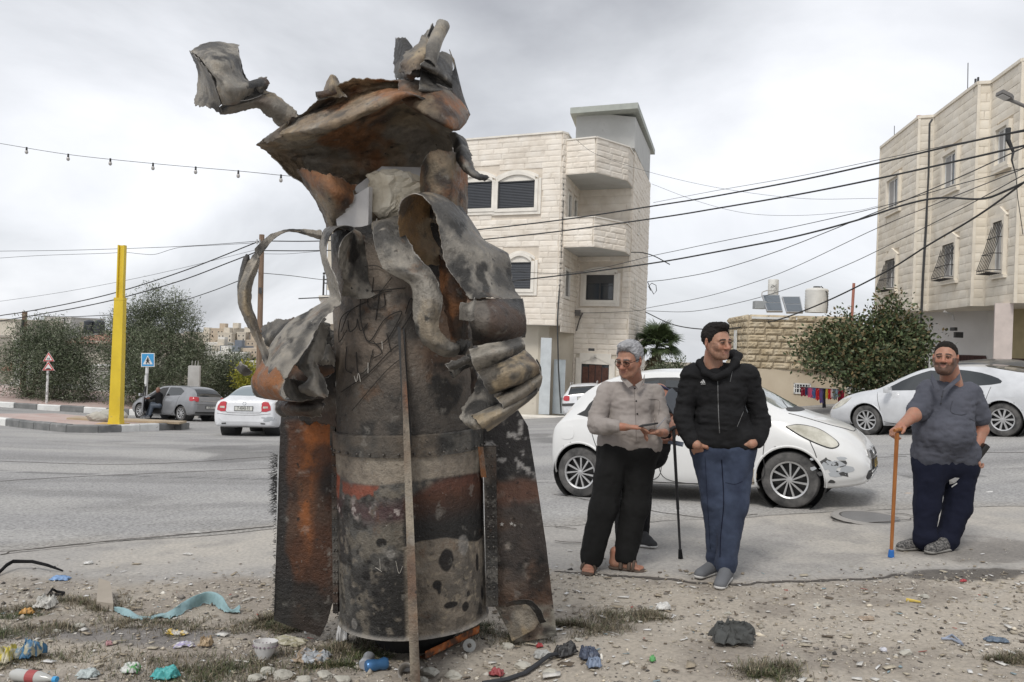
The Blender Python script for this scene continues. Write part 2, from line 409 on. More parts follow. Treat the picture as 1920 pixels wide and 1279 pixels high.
rc = mixc(rc, (.36, .34, .31), (1-sstep(0, .55, dn+(fbm(q, 2, 3, 35)-.5)*.7))*.75)
# worn wheel tracks along the street and an old patched trench
rc = mixc(rc, (.235, .23, .227), .55*np.exp(-((q[:, 1]-13.2+.15*q[:, 0]+.6*(fbm(q, .3, 2, 2)-.5))/.5)**2))
rc = mixc(rc, (.15, .148, .146), .8*(np.abs(q[:, 1]-11.3+.10*q[:, 0]+.25*(fbm(q, 1.2, 3, 3)-.5)) < .05))
rc = mixc(rc, (.14, .138, .136), .6*sstep(.62, .66, fbm(q*(1, .6, 1), .35, 3, 41))*(q[:, 1] > 9))
rc = mixc(rc, (.30, .295, .29), .5*sstep(20, 34, q[:, 1]))
M_road = pm('asphalt', [(.32, (.60, .60, .60)), (.5, (1, 1, 1)), (.70, (1.4, 1.4, 1.4))], scale=34, detail=10, rough=.93, bump=.8, bscale=160, spec=.25, attr=True, speck=[(230, .66, (.46, .44, .42), .65), (120, .70, (.08, .08, .08), .6)])
rd = mo('road', np.stack([q[:, 0], q[:, 1], RZ], 1), gridf(*RX.shape), M_road, smooth=True, cols=rc); tag(rd, kind='structure')
# cracks: narrow dark strips laid on the worn slab
M_crack = flat('crack_dark', (.085, .075, .066), rough=1, bump=.3)
def crack(pts, w, seed=0, lift=.004):
    A = cat1(np.array([G(*p)[:2] for p in pts]), 26*len(pts)); d = np.gradient(A, axis=0); d /= np.linalg.norm(d, axis=1, keepdims=True)+1e-9; n = np.stack([-d[:, 1], d[:, 0]], 1)
    r3 = np.c_[A, 0*A[:, :1]]; A = A+n*((fbm(r3, 9, 4, seed)-.5)*.09)[:, None]; w = w*(.35+1.3*fbm(r3, 14, 3, seed+3)); V = []
    for s_ in (-1, 0, 1):
        B = A+n*(w*.5*s_)[:, None]; V.append([(x, y, (hz(x, y) if y < 6.4 else float(farz(x, y))+.011)+lift-(.0035 if s_ == 0 else 0)) for x, y in B])
    V = np.array(V).transpose(1, 0, 2).reshape(-1, 3)
    return V, gridf(len(A), 3)
CR = [([(1040, 1075), (1130, 1077), (1200, 1082), (1370, 1092), (1450, 1091), (1550, 1086), (1640, 1084), (1700, 1082)], .034), ([(1040, 1019), (1090, 1021)], .02), ([(1040, 991), (1080, 996)], .02),
      ([(1560, 972), (1620, 966), (1690, 968), (1712, 974), (1690, 981), (1620, 983), (1565, 979), (1560, 972)], .02), ([(0, 1040), (120, 1030), (260, 1014), (400, 1001), (515, 990)], .022),
      ([(0, 868), (260, 872), (520, 858)], .03), ([(1040, 930), (1300, 972), (1420, 968)], .012), ([(1670, 855), (1790, 851), (1920, 850)], .03), ([(1480, 872), (1600, 862), (1700, 858)], .02), ([(0, 905), (200, 893), (520, 880)], .02)]
b = [crack(p, w, i) for i, (p, w) in enumerate(CR)]
V, Fc, _ = joinm([(v, f, np.zeros((len(v), 3))) for v, f in b])
tag(mo('pavement_crack', V, Fc, M_crack), kind='stuff')
# manhole in the street
mx_, my_, mz_ = G(1632, 974)
mh = root('manhole', 'round worn iron manhole cover set in the road in front of the wooden stick', 'manhole cover', (mx_, my_, mz_+.008))
MB().lathe([(0, .012), (.27, .012), (.275, .006), (.275, 0)], (mx_, my_, mz_+.008), 28).build('cover', flat('cast_iron', (.20, .195, .19), rough=.7, metal=.2, bump=.5, bscale=60), mh)
MB().lathe([(.29, 0), (.29, .014), (.35, .014), (.37, 0)], (mx_, my_, mz_+.006), 28).build('rim', flat('manhole_concrete', (.30, .285, .265), rough=.95, bump=.5), mh)
# ------------------------------------------------------------------ kerbs, pavement, traffic island
M_kw = pm('kerb_white', [(.3, (.62, .62, .6)), (.62, (.80, .80, .78))], scale=3, rough=.85, bump=.3, speck=[(6, .62, (.40, .39, .37), .8)])
M_kb = pm('kerb_grey', [(.3, (.13, .135, .135)), (.65, (.24, .24, .235))], scale=3, rough=.85, bump=.3, speck=[(6, .63, (.42, .41, .39), .7)])
M_kc = pm('kerb_bare', [(.3, (.36, .345, .32)), (.65, (.5, .48, .45))], scale=3, rough=.9, bump=.3)
M_pav = pm('red_pavers', [(.3, (.40, .28, .25)), (.7, (.52, .42, .38))], scale=1.2, rough=.95, bump=.2, speck=[(3, .55, (.46, .43, .40), .8)])
def place_y(x, yguess):
    return float(farz(x, yguess))
def kerb(label_pts, H, Wd, pat, gap, back=None):
    A = np.array(label_pts, float); L = np.r_[0, np.cumsum(np.linalg.norm(np.diff(A[:, :2], axis=0), axis=1))]; n = int(L[-1]/gap)
    rt = bpy.data.objects.new('kerb', None); COL.objects.link(rt); rt.location = tuple(A[0]); rt['kind'] = 'structure'
    for i in range(n):
        a, b_ = i*gap+.012, (i+1)*gap-.012
        pa = [np.interp(a, L, A[:, k]) for k in range(3)]; pb = [np.interp(b_, L, A[:, k]) for k in range(3)]
        d = Vector(pb)-Vector(pa); nn = Vector((-d.y, d.x, 0)).normalized()*Wd
        if nn.y < 0: nn = -nn
        k_ = pat(i); mt = M_kw if k_ == 1 else (M_kb if k_ == 0 else M_kc); up = Vector((0, 0, H+random.uniform(-.012, .012))); lo_ = Vector((0, 0, -.25))
        pa, pb = Vector(pa), Vector(pb); s_ = Vector((0, 0, -.03)); 
        M_ = MB(); M_.add([pa+lo_, pb+lo_, pb+nn+lo_, pa+nn+lo_, pa+up+s_, pb+up+s_, pa+up+nn*.15, pb+up+nn*.15, pb+nn+up, pa+nn+up],
                          [(3, 2, 1, 0), (0, 1, 5, 4), (4, 5, 7, 6), (6, 7, 8, 9), (2, 3, 9, 8), (0, 4, 6, 9, 3), (1, 2, 8, 7, 5)])
        M_.build('kerb_stone', mt, rt)
    return A
fk = [(-40., 34.4), (-30., 35.4), (-22., 36.3), (-14.5, 37.6), (-9, 39.5), (-4, 42)]
fk = [(x, y, place_y(x, y)+.01) for x, y in fk]
kerb(fk, .24, .22, lambda i: 1 if i % 2 else 0, .98)
M_ = MB(); a = np.array(fk); 
for i in range(len(a)-1):
    M_.add([a[i]+(0, .2, .215), a[i+1]+(0, .2, .215), a[i+1]+(0, 8, .25), a[i]+(0, 8, .25)], [(0, 1, 2, 3)])
tag(M_.build('pavement', M_pav), kind='structure')
isl = [(-90, 790), (0, 799), (55, 805), (90, 809), (122, 812), (165, 813.5), (206, 812.5), (270, 810), (320, 807.5), (352, 804.5)]
ip = [G(*q) for q in isl]; ip = [(x, y, z+.012) for x, y, z in ip]
pat = [0, 1, 1, 0, 0, 0, 0, 0, 0, 0, 0, 2, 0, 1, 1, 0, 0, 2]
nI = sum(1 for _ in range(1))
Ls = sum(math.dist(ip[i][:2], ip[i+1][:2]) for i in range(len(ip)-1))
kerb(ip, .21, .2, lambda i: (1 if (i/(Ls/.8)) < .26 and i % 3 else 0) if (i/(Ls/.8)) < .6 else [2, 0, 1, 1, 0, 0, 2][i % 7], .8)
top = [Vector(q)+Vector((0, .19, .195)) for q in ip]; bk = [Vector((q[0]-.3+.5*(i == 0), q[1]+(5.2 if i < 6 else 5.2-1.25*(i-5)), 0)) for i, q in enumerate(ip)]
for v_ in bk: v_.z = float(farz(v_.x, v_.y))+.2
M_ = MB()
for i in range(len(top)-1): M_.add([top[i], top[i+1], bk[i+1], bk[i]], [(0, 1, 2, 3)]); M_.add([bk[i], bk[i+1], bk[i+1]-Vector((0, 0, .4)), bk[i]-Vector((0, 0, .4))], [(0, 1, 2, 3)])
tag(M_.build('traffic_island', M_pav), kind='structure')
def boulder(c, r, seed, h=.03, rough_=.12, flatten=(1, 1, 1), cuts=5):
    "broken stone: ball cut by random planes, then weathered"
    B = MB().ball((0, 0, 0), (1, 1, 1), 26, 18); V = np.array(B.v); rg = np.random.default_rng(seed)
    for _ in range(cuts):
        n = rg.normal(size=3); n /= np.linalg.norm(n); d = V@n; m_ = d > rg.uniform(.55, .8); lim = rg.uniform(.55, .75); V[m_] -= np.outer((d[m_]-lim)*.92, n)
    V = V*(1+rough_*(fbm(V+seed, 2.3, 4)[:, None]-.5)*2); V = V*np.array(r)*np.array(flatten)+np.array(c)
    return V, B.f
M_rub = pm('rubble', [(.3, (.34, .33, .29)), (.7, (.5, .48, .42))], scale=4, rough=.95, bump=.6)
for i, (px, py, s_, lb) in enumerate([(163, 793, .42, 'broken concrete lump nearest the left end of the rubble beside the yellow post'), (176, 792, .34, 'middle broken concrete lump of the rubble beside the yellow post'), (192, 790, .5, 'largest broken concrete lump just left of the yellow post')]):
    x, y, z = G(px, py+12); V, Fc = boulder((x, y+.6, z+.30), (s_, s_*.7, s_*.5), 40+i)
    tag(mo('concrete_lump', V, Fc, M_rub, smooth=False), lb, 'rubble', 'rubble on the traffic island')
# ================================================================== THE BURNT ROCKET CASING
M_burn = pm('burnt_steel', [(.25, (.62, .62, .62)), (.5, (1, 1, 1)), (.8, (1.4, 1.38, 1.36))], scale=26, detail=10, rough=.52, bump=1.0, bscale=62, metal=.22, spec=.4, attr=True, rvar=.22,
            speck=[(7, .58, (.035, .032, .03), .5), (10, .60, (.24, .225, .20), .42), (5.5, .62, (.15, .075, .035), .40), (42, .68, (.46, .44, .41), .6), (130, .67, (.52, .49, .45), .5), (22, .64, (.018, .018, .018), .85)])
SOOT, DG, GR, ASH, TAN, RUST, ORG, BRN = (.022, .021, .020), (.055, .053, .05), (.15, .138, .12), (.295, .27, .23), (.32, .255, .17), (.165, .078, .036), (.25, .10, .035), (.085, .055, .04)
def burnt(V, seed, base, layers):
    c = np.tile(np.array(base, float), (len(V), 1))
    for i, (col, thr, sca, amt) in enumerate(layers): c = mixc(c, col, amt*sstep(thr, thr+.12, fbm(V, sca, 5, seed+i*3)))
    return c
PAL = {
 'ash': (GR, [(ASH, .42, 3, .8), (TAN, .60, 4, .5), (DG, .50, 6, .85), (SOOT, .60, 9, .9), (ASH, .62, 14, .7)]),
 'dark': (DG, [(BRN, .45, 3, .8), (GR, .50, 4, .7), (SOOT, .46, 6, .85), (RUST, .66, 4, .6), (ASH, .70, 11, .6)]),
 'rust': ((.13, .09, .06), [(ORG, .47, 3, .75), (GR, .47, 5, .75), (SOOT, .52, 5, .8), (TAN, .60, 4, .5), (RUST, .6, 9, .6)]),
 'orange': (ORG, [(RUST, .42, 4, .7), (TAN, .52, 4, .7), (DG, .58, 5, .85), (GR, .55, 9, .6)]),
 'tan': (TAN, [(ASH, .48, 4, .8), (GR, .5, 6, .8), (DG, .55, 8, .85), (BRN, .6, 5, .5)]),
 'hood': ((.25, .19, .13), [(ASH, .47, 4, .7), (ORG, .55, 2.6, .75), (DG, .57, 5, .75), (TAN, .55, 3.5, .65), (SOOT, .64, 7, .7)]),
 'amber': ((.27, .17, .085), [(TAN, .45, 3, .7), (RUST, .52, 4, .7), (DG, .58, 6, .7), (GR, .6, 8, .6)]),
 'in': (BRN, [(DG, .42, 4, .8), (RUST, .56, 4, .55), (SOOT, .5, 5, .9)]),
}
MON = root('rocket_casing', 'tall burnt rocket casing standing on its fins, torn metal curling from its top', 'wreckage', (-.50, 4.3, hz(-.5, 4.3)))
def sheet(name, rows, pal='ash', back='in', nu=60, nv=26, th=.004, disp=.018, rag=.012, seed=0, dents=1., parent=None, raw=False):
    nu, nv = int(nu*1.7), int(nv*1.7); disp *= .55; dents *= .6
    if 'fold' in name or 'rolled' in name: disp *= .4; dents *= .35; rag *= .4
    A = np.array([[q if raw else P(*q) for q in r] for r in rows]); A = cat1(A, nu); A = cat1(A.transpose(1, 0, 2), nv).transpose(1, 0, 2); V = A.reshape(-1, 3)
    n = vnorm(V, nu, nv); uu, vv = np.meshgrid(np.linspace(0, 1, nu), np.linspace(0, 1, nv), indexing='ij'); uu = uu.ravel(); vv = vv.ravel()
    ed = np.minimum(np.minimum(uu, 1-uu)*nu, np.minimum(vv, 1-vv)*nv)
    # torn edge
    out = np.zeros_like(V); g3 = V.reshape(nu, nv, 3)
    tu = np.gradient(g3, axis=0).reshape(-1, 3); tv = np.gradient(g3, axis=1).reshape(-1, 3)
    for t_ in (tu, tv): t_ /= np.linalg.norm(t_, axis=1, keepdims=True)+1e-9
    jj = (fbm(V, 42, 5, seed+9)-.5)*2*rag*2.4
    wv = np.where(vv < .5, -1, 1)*np.exp(-np.minimum(vv, 1-vv)*nv/1.5); wu = np.where(uu < .5, -1, 1)*np.exp(-np.minimum(uu, 1-uu)*nu/1.5)
    V = V+tv*(jj*wv)[:, None]+tu*(jj*wu)[:, None]
    f = fbm(V, 5, 6, seed)-.5; cre = np.abs(fbm(V*(1, 1, .6), 7, 3, seed+4)-.5)
    V = V+n*(disp*1.6*f*dents+.05*dents*(.09-np.minimum(cre, .09))+.012*dents*(fbm(V, 17, 4, seed+7)-.5))[:, None]
    n = vnorm(V, nu, nv); lo_, hi_ = V-n*th/2, V+n*th/2
    cA = burnt(V, seed, *PAL[pal]); cB = burnt(V, seed+50, *PAL[back]); fr = sstep(.8, 0, ed)
    bare = np.where(fr > .5, 1, 0)*sstep(.4, .6, fbm(V, 9, 3, seed))*.8  # bare torn metal, with an edge highlight put into its colour
    cA = mixc(cA, (.42, .40, .37), bare); cB = mixc(cB, (.42, .40, .37), bare)
    N = nu*nv; Fg = gridf(nu, nv); F2 = Fg[:, ::-1]+N
    bd = [i*nv for i in range(nu)], [i*nv+nv-1 for i in range(nu)], list(range(nv)), [(nu-1)*nv+j for j in range(nv)]
    E = []
    for b_ in bd:
        for i in range(len(b_)-1): E.append((b_[i], b_[i+1], b_[i+1]+N, b_[i]+N))
    # which side faces the camera gets the first palette
    cen = V.mean(0); face = ((np.array((0, 0, CAMH))-cen)@n.mean(0)) > 0
    VV = np.concatenate([lo_, hi_]); CC = np.concatenate([cB, cA] if face else [cA, cB])
    return mo(name, VV, np.concatenate([Fg, F2, np.array(E)]), M_burn, parent or MON, True, CC)
def roll(name, p0, p1, r0, r1, a0, a1, **k):
    "piece of plate rolled about the axis p0-p1"
    p0, p1 = Vector(P(*p0)), Vector(P(*p1)); d = (p1-p0).normalized(); u = d.cross(Vector((0, 1, 0))).normalized(); w = d.cross(u)
    A = []
    nu, nv = 14, 30
    for i in range(nu):
        t_ = i/(nu-1); row = []
        for j in range(nv):
            s_ = j/(nv-1); a = R(a0+(a1-a0)*s_); r = (r0+(r1-r0)*s_)*(1+.12*math.sin(5*s_+i*.4)); row.append(p0.lerp(p1, t_)+(u*math.cos(a)+w*math.sin(a))*r)
        A.append(row)
    return sheet(name, A, nu=40, nv=50, disp=k.pop('disp', .006), rag=k.pop('rag', .008), raw=True, **k)
# --- barrel
A0, A1 = Vector(P(776, 1150, 4.32)), Vector(P(757, 420, 4.32)); AX = (A1-A0); AXL = AX.length; AX = AX.normalized()
ex = Vector((1, 0, 0)); ex = (ex-AX*ex.dot(AX)).normalized(); ey = AX.cross(ex)      # ey points away from the camera
def bar(th, s, r): return A0+AX*s+(ex*math.cos(th)+ey*math.sin(th))*r
def barv(th, s, r): return np.array(A0)+np.outer(s, AX)+(np.outer(np.cos(th), ex)+np.outer(np.sin(th), ey))*np.asarray(r)[:, None]
def s_of(py): return (P(760, 1150, 4.32)[2]-P(760, py, 4.32)[2])*-1
S_BAND = s_of(838)
nU, nV = 230, 420
s = np.linspace(0, s_of(838)+.03, nU); th = np.linspace(0, 2*np.pi, nV); Sg, Tg = np.meshgrid(s, th, indexing='ij'); Sg = Sg.ravel(); Tg = Tg.ravel()
Rb = .392; q = barv(Tg, Sg, Rb+0*Sg); q[np.isclose(Tg, 2*np.pi)] = q[np.isclose(Tg, 0)]
r = Rb+.006*(fbm(q, 4, 4, 1)-.5)-.012*sstep(.0, .16, s_of(838)-Sg)*sstep(.10, .02, s_of(838)-Sg-.10)*fbm(q, 3, 2, 7)
r = r+.012*np.exp(-(Sg/.012)**2)           # rolled rim
V = barv(Tg, Sg, r)
u = (Tg-1.5*np.pi)                        # 0 faces the camera, left negative
sf = Sg/s_of(838); c = burnt(V, 2, (.045, .043, .041), [((.12, .115, .105), .46, 4, .8), ((.17, .15, .12), .54, 11, .7), (SOOT, .50, 3, .9), ((.24, .21, .17), .60, 24, .6), (SOOT, .58, 19, .8)])
rightside = sstep(.0, .06, u); 
# right half: blistered taupe paint low, soot cloud over it with a sharp lower edge
taupe = burnt(V, 30, (.20, .17, .135), [((.10, .09, .078), .47, 5, .8), ((.30, .255, .20), .55, 13, .55), ((.32, .27, .2), .60, 40, .7), (SOOT, .60, 6, .9)])
c = c*(1-(rightside*sstep(.62, .5, sf))[:, None])+taupe*(rightside*sstep(.62, .5, sf))[:, None]
edge = .50+.035*np.sin(u*4)+.05*(fbm(V, 4, 4, 77)-.5); topc = .87-.10*sstep(.55, .0, u)+.05*(fbm(V, 4, 4, 78)-.5)
cl = rightside*sstep(edge, edge+.008, sf)*sstep(topc+.03, topc-.03, sf)
cloudc = mixc(mixc(np.tile(SOOT, (len(V), 1)), (.075, .035, .022), sstep(.60, .80, sf)), (.11, .045, .03), sstep(.74, .86, sf)*sstep(.42, .55, fbm(V, 5, 3, 5))); c = c*(1-cl[:, None])+cloudc*cl[:, None]
# left half: red paint patches under a pale burnt collar
lf = 1-rightside
red = lf*sstep(.86, .83, sf)*sstep(.72, .78, sf)*sstep(.50, .56, fbm(V, 6, 4, 12)+.12*(u > -.95)*(u < -.35)); c = mixc(c, (.25, .075, .045), red*.9)
red2 = lf*sstep(-1.05, -1.1, u)*sstep(.72, .75, sf); c = mixc(c, (.38, .10, .05), red2*.9)
pur = lf*sstep(.80, .70, sf)*sstep(.60, .68, sf)*sstep(.42, .5, fbm(V, 7, 4, 15)); c = mixc(c, (.075, .04, .042), pur*.8); c = mixc(c, (.42, .37, .35), pur*sstep(.60, .66, fbm(V, 24, 4, 16))*.9)
col = sstep(.855, .875, sf+.03*(fbm(V, 3, 3, 18)-.5)-.012*np.sin(u*3)); c2 = burnt(V, 19, (.24, .205, .165), [((.33, .29, .235), .5, 6, .6), ((.12, .10, .085), .62, 5, .8)]); c = c*(1-col[:, None])+c2*col[:, None]
# burn holes and blots seen on the plate
def blot(cu, cs, ru, rs, col, a=.95, seed=0, arr=None):
    d = np.hypot((u-cu)/ru, (sf-cs)/rs)+(fbm(V, 14, 3, seed)-.5)*.7; return mixc(arr, col, a*(1-sstep(.82, 1.02, d)))
def up(px, py):   # pixel -> (u, sf)
    x = P(px, py, 3.95)[0]-(A0+AX*s_of(py)).x; return math.asin(max(-.99, min(.99, x/Rb))), s_of(py+ (0 if py < 700 else -8))/s_of(838)
for i, (px, py, a, b_) in enumerate([(717, 992, .075, .045), (686, 1052, .065, .045), (692, 1026, .03, .02), (706, 1050, .025, .02), (820, 1068, .07, .05), (838, 1030, .10, .11), (824, 1075, .035, .06), (846, 1108, .11, .035), (872, 1118, .055, .045), (877, 1098, .035, .03), (902, 1110, .05, .07), (672, 1093, .02, .02), (893, 1050, .04, .09), (705, 1080, .06, .03)]):
    cu, cs = up(px, py); c = blot(cu, cs, a*1.1, b_*.62, (.012, .011, .011), .96, 100+i, c)
for i, (px, py, a, b_) in enumerate([(868, 1010, .09, .075), (660, 1140, .05, .04), (735, 1010, .05, .03)]):
    cu, cs = up(px, py); c = blot(cu, cs, a*1.2, b_*.8, (.30, .285, .265), .55, 140+i, c)
c = mixc(c, (.33, .31, .28), sstep(.022, .0, Sg)*.7)
Fc = gridf(nU, nV); o = mo('lower_barrel', V, Fc, M_burn, MON, True, c)
# inner wall of the open lower end, nozzle under it
b_ = MB(); M3 = Matrix(((ex.x, ey.x, AX.x), (ex.y, ey.y, AX.y), (ex.z, ey.z, AX.z))).to_4x4()
b_.lathe([(Rb-.004, 0), (Rb-.02, 0), (Rb-.02, .5), (.1, .5)], A0, 60, M3).build('barrel_lining', flat('soot_black', SOOT, rough=.95, bump=.3), MON, True)
MB().lathe([(.30, .10), (.27, -.02), (.20, -.16), (.13, -.24), (.12, -.24), (.24, 0), (.27, .10)], A0+Vector((.0, .02, 0)), 40, M3).build('nozzle', flat('soot_black', SOOT), MON, True)
# --- band with rivets
s0, s1 = s_of(838), s_of(800)
nU2 = 26; s = np.linspace(s0-.0, s1, nU2); Sg2, Tg2 = np.meshgrid(s, th, indexing='ij'); q = barv(Tg2.ravel(), Sg2.ravel(), np.full(Sg2.size, Rb)); r = Rb+.012+.008*(fbm(q, 4, 3, 3)-.5)
r = r-.011*(Sg2.ravel() > s1-.004); V2 = barv(Tg2.ravel(), Sg2.ravel(), r); 
o = mo('barrel_band', V2, gridf(nU2, nV), M_burn, MON, True, burnt(V2, 61, (.06, .058, .054), [(GR, .5, 5, .7), (SOOT, .55, 8, .8), (BRN, .6, 4, .6), ((.16, .13, .10), .42, 2.2, .8)]))
mr_ = flat('rivet_steel', (.11, .10, .09), rough=.5, metal=.5); me0 = MB().ball((0, 0, 0), (.007, .007, .007), 8, 5); me0 = mesh('rivet', me0.v, me0.f, mr_, True)
for i in range(34):
    a = 2*math.pi*(i+.5)/34
    if math.sin(a) > .2: continue
    o = link('rivet', me0, MON); o.location = bar(a, s0+.016, Rb+.018)
# --- upper barrel: plate with soot, scrawls, torn upper end
sT = s_of(430); nU3, nV3 = 190, 300
s = np.linspace(s_of(806), sT, nU3); th3 = np.linspace(np.pi*.93, np.pi*2.07, nV3); Sg, Tg = np.meshgrid(s, th3, indexing='ij'); Sg = Sg.ravel(); Tg = Tg.ravel()
q = barv(Tg, Sg, np.full(len(Sg), Rb-.008)); f_ = (Sg-s.min())/(s.max()-s.min()); u = Tg-1.5*np.pi
r = Rb-.008+.016*(fbm(q, 3.2, 4, 21)-.5)-.035*np.exp(-((u-.62)/.20)**2)*sstep(.25, .55, f_)*sstep(1, .7, f_)-.03*np.exp(-((u+.1)/.5)**2)*sstep(.72, 1, f_)
V = barv(Tg, Sg, r); V[:, 2] -= .06*sstep(.9, 1, f_)*fbm(V, 6, 3, 5)
c = burnt(V, 71, (.15, .122, .098), [((.21, .17, .135), .48, 3, .7), (DG, .57, 4, .8), (SOOT, .58, 6, .9), ((.26, .245, .22), .66, 12, .55)])
c = mixc(c, (.05, .048, .045), sstep(.52, .15, f_+.5*(fbm(V, 2.5, 3, 9)-.5))*.65); c = mixc(c, SOOT, sstep(.80, .95, f_+.3*(fbm(V, 3, 3, 19)-.5))*.9)
br = sstep(.15, .5, u)*sstep(.40, .55, fbm(V, 2.3, 3, 14)); c = mixc(c, (.17, .10, .062), br*.7*sstep(.25, .4, f_)); c = mixc(c, (.20, .165, .13), .8*np.exp(-((u+.08)/.18)**2)*sstep(.6, .75, f_)*sstep(.99, .85, f_))
c = mixc(c, SOOT, sstep(.54, .60, fbm(V, 5.5, 4, 33))*sstep(.1, .4, u)*.85)
mo('upper_barrel', V, gridf(nU3, nV3), M_burn, MON, True, c)
# back half of the upper end, seen from inside only
th4 = np.linspace(np.pi*.02, np.pi*.98, 60); s = np.linspace(s_of(806), s_of(520), 40); Sg, Tg = np.meshgrid(s, th4, indexing='ij'); V = barv(Tg.ravel(), Sg.ravel(), np.full(Sg.size, Rb-.01)); mo('rear_wall', V, gridf(40, 60), M_burn, MON, True, burnt(V, 3, *PAL['in']))
# hand-drawn black scrawl, thin raised strokes that follow the plate
def onbar(px, py, lift=.004):
    v0 = Vector(P(px, py, 1)); o_ = Vector((0, 0, CAMH)); d = (v0-o_).normalized(); w = o_-A0; dd = d-AX*d.dot(AX); ww = w-AX*w.dot(AX)
    a, b2, c_ = dd.dot(dd), 2*dd.dot(ww), ww.dot(ww)-(Rb-.004+lift)**2; D = max(b2*b2-4*a*c_, 0); return o_+d*((-b2-math.sqrt(D))/(2*a))
def strokes(L, w, mat, name, lift=.006):
    B = MB()
    for st in L:
        pts = [onbar(x, y, lift) for x, y in cat1(np.array(st, float), max(6, 5*len(st)))]
        B.tube(pts, w, 5)
    return tag(B.build(name, mat, MON, True), kind='stuff')
SK = [[(640, 622), (652, 590), (668, 575), (690, 565)], [(668, 575), (640, 596), (636, 640), (650, 620)], [(676, 548), (676, 600), (692, 640), (720, 600), (745, 585), (752, 590), (722, 640), (690, 640), (680, 615)], [(652, 600), (656, 622), (668, 612), (670, 598), (676, 620), (690, 606)], [(712, 545), (704, 600)], [(676, 548), (760, 540)], [(690, 560), (720, 548), (735, 545)], [(690, 552), (692, 575), (720, 575), (720, 550)], [(760, 588), (770, 560), (776, 575), (765, 600), (752, 618)], [(650, 650), (648, 690), (660, 700)], [(668, 660), (672, 700), (690, 690), (700, 655)], [(700, 640), (716, 660), (700, 672)], [(725, 625), (733, 660)], [(640, 735), (690, 700), (735, 655), (760, 640)]]
strokes(SK, .0026, flat('marker_black', (.022, .019, .017), rough=.8), 'scrawl')
strokes([[(640, 520), (668, 522), (676, 545)], [(652, 505), (700, 498), (720, 505)], [(700, 520), (700, 560), (735, 520)], [(660, 770), (720, 700), (760, 665)]], .002, MATS['marker_black'], 'scrawl')
strokes([[(836, 545), (842, 560), (848, 545), (853, 562), (860, 545), (866, 560), (874, 540)], [(862, 560), (858, 580)], [(664, 705), (668, 716), (672, 700), (676, 716)], [(690, 680), (690, 700)], [(716, 640), (717, 655)]], .0016, flat('chalk_scratch', (.55, .52, .47), rough=.9), 'scratch', .01)
strokes([[(712, 1048), (713, 1068)], [(704, 1064), (716, 1072)], [(742, 1052), (748, 1075), (755, 1062)]], .0011, MATS['chalk_scratch'], 'scratch', .012)
# --- fins
M_fin = M_burn
def plate(name, poly, dpt, th, pal, seed, parent=MON, cf=None, n=74, sub=None):
    "flat plate from an outline of picture columns at depth dpt; real thickness th"
    bm = bmesh.new(); pts = [Vector(P(x, y, dpt(x, y) if callable(dpt) else dpt)) for x, y in poly]; f0 = bm.faces.new([bm.verts.new(p) for p in pts]); bm.normal_update(); nrm = f0.normal.copy()
    if nrm.y > 0: nrm = -nrm
    mn_ = [min(p[i] for p in pts) for i in range(3)]; mx2 = [max(p[i] for p in pts) for i in range(3)]
    ax_ = (0 if mx2[0]-mn_[0] > mx2[1]-mn_[1] else 1)
    for a_, cnt in ((ax_, n//2), (2, n*2)):
        for i in range(1, cnt):
            co_ = [0, 0, 0]; co_[a_] = mn_[a_]+(mx2[a_]-mn_[a_])*i/cnt; no_ = [0, 0, 0]; no_[a_] = 1
            bmesh.ops.bisect_plane(bm, geom=bm.verts[:]+bm.edges[:]+bm.faces[:], plane_co=co_, plane_no=no_)
    bmesh.ops.triangulate(bm, faces=[f for f in bm.faces if len(f.verts) > 4])
    fr = bm.faces[:]; ret = bmesh.ops.extrude_face_region(bm, geom=fr); vs = [v for v in ret['geom'] if isinstance(v, bmesh.types.BMVert)]
    for v in vs: v.co -= nrm*th
    bmesh.ops.recalc_face_normals(bm, faces=bm.faces[:])
    bm.verts.index_update(); V = np.array([v.co[:] for v in bm.verts]); f3 = fbm(V, 4, 4, seed)-.5; V = V+np.outer(f3*.014, nrm)
    Fc = [[v.index for v in f.verts] for f in bm.faces]; bm.free()
    c = burnt(V, seed, *PAL[pal])
    if cf is not None: c = cf(V, c)
    me = mesh(name, V, Fc, M_fin, True, c); sharpen(me, 45); return link(name, me, parent)
def pxof(V):
    a = V[:, 0]/V[:, 1]; b2 = (V[:, 2]-CAMH)/V[:, 1]; uu = a*cR+b2*sR; vv = -a*sR+b2*cR; return 960+uu*F, 639.5-vv*F
def cleft(V, c):
    x, y = pxof(V); nz = fbm(V, 5, 4, 5)-.5; c = burnt(V, 91, (.075, .036, .022), [(SOOT, .50, 3, .85), (BRN, .55, 6, .7), ((.14, .06, .032), .5, 3, .6), ((.3, .28, .25), .69, 16, .8)])
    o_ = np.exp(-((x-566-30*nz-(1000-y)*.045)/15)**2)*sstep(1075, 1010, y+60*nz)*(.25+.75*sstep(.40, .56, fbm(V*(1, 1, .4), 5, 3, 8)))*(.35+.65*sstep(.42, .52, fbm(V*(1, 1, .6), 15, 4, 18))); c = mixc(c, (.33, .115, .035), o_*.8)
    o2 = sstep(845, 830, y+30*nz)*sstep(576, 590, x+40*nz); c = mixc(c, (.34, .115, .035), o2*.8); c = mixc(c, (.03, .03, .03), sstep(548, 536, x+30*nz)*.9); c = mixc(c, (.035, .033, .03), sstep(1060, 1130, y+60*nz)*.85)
    c = mixc(c, (.05, .05, .05), sstep(800, 785, y+20*nz)*sstep(585, 570, x)*.9); return c
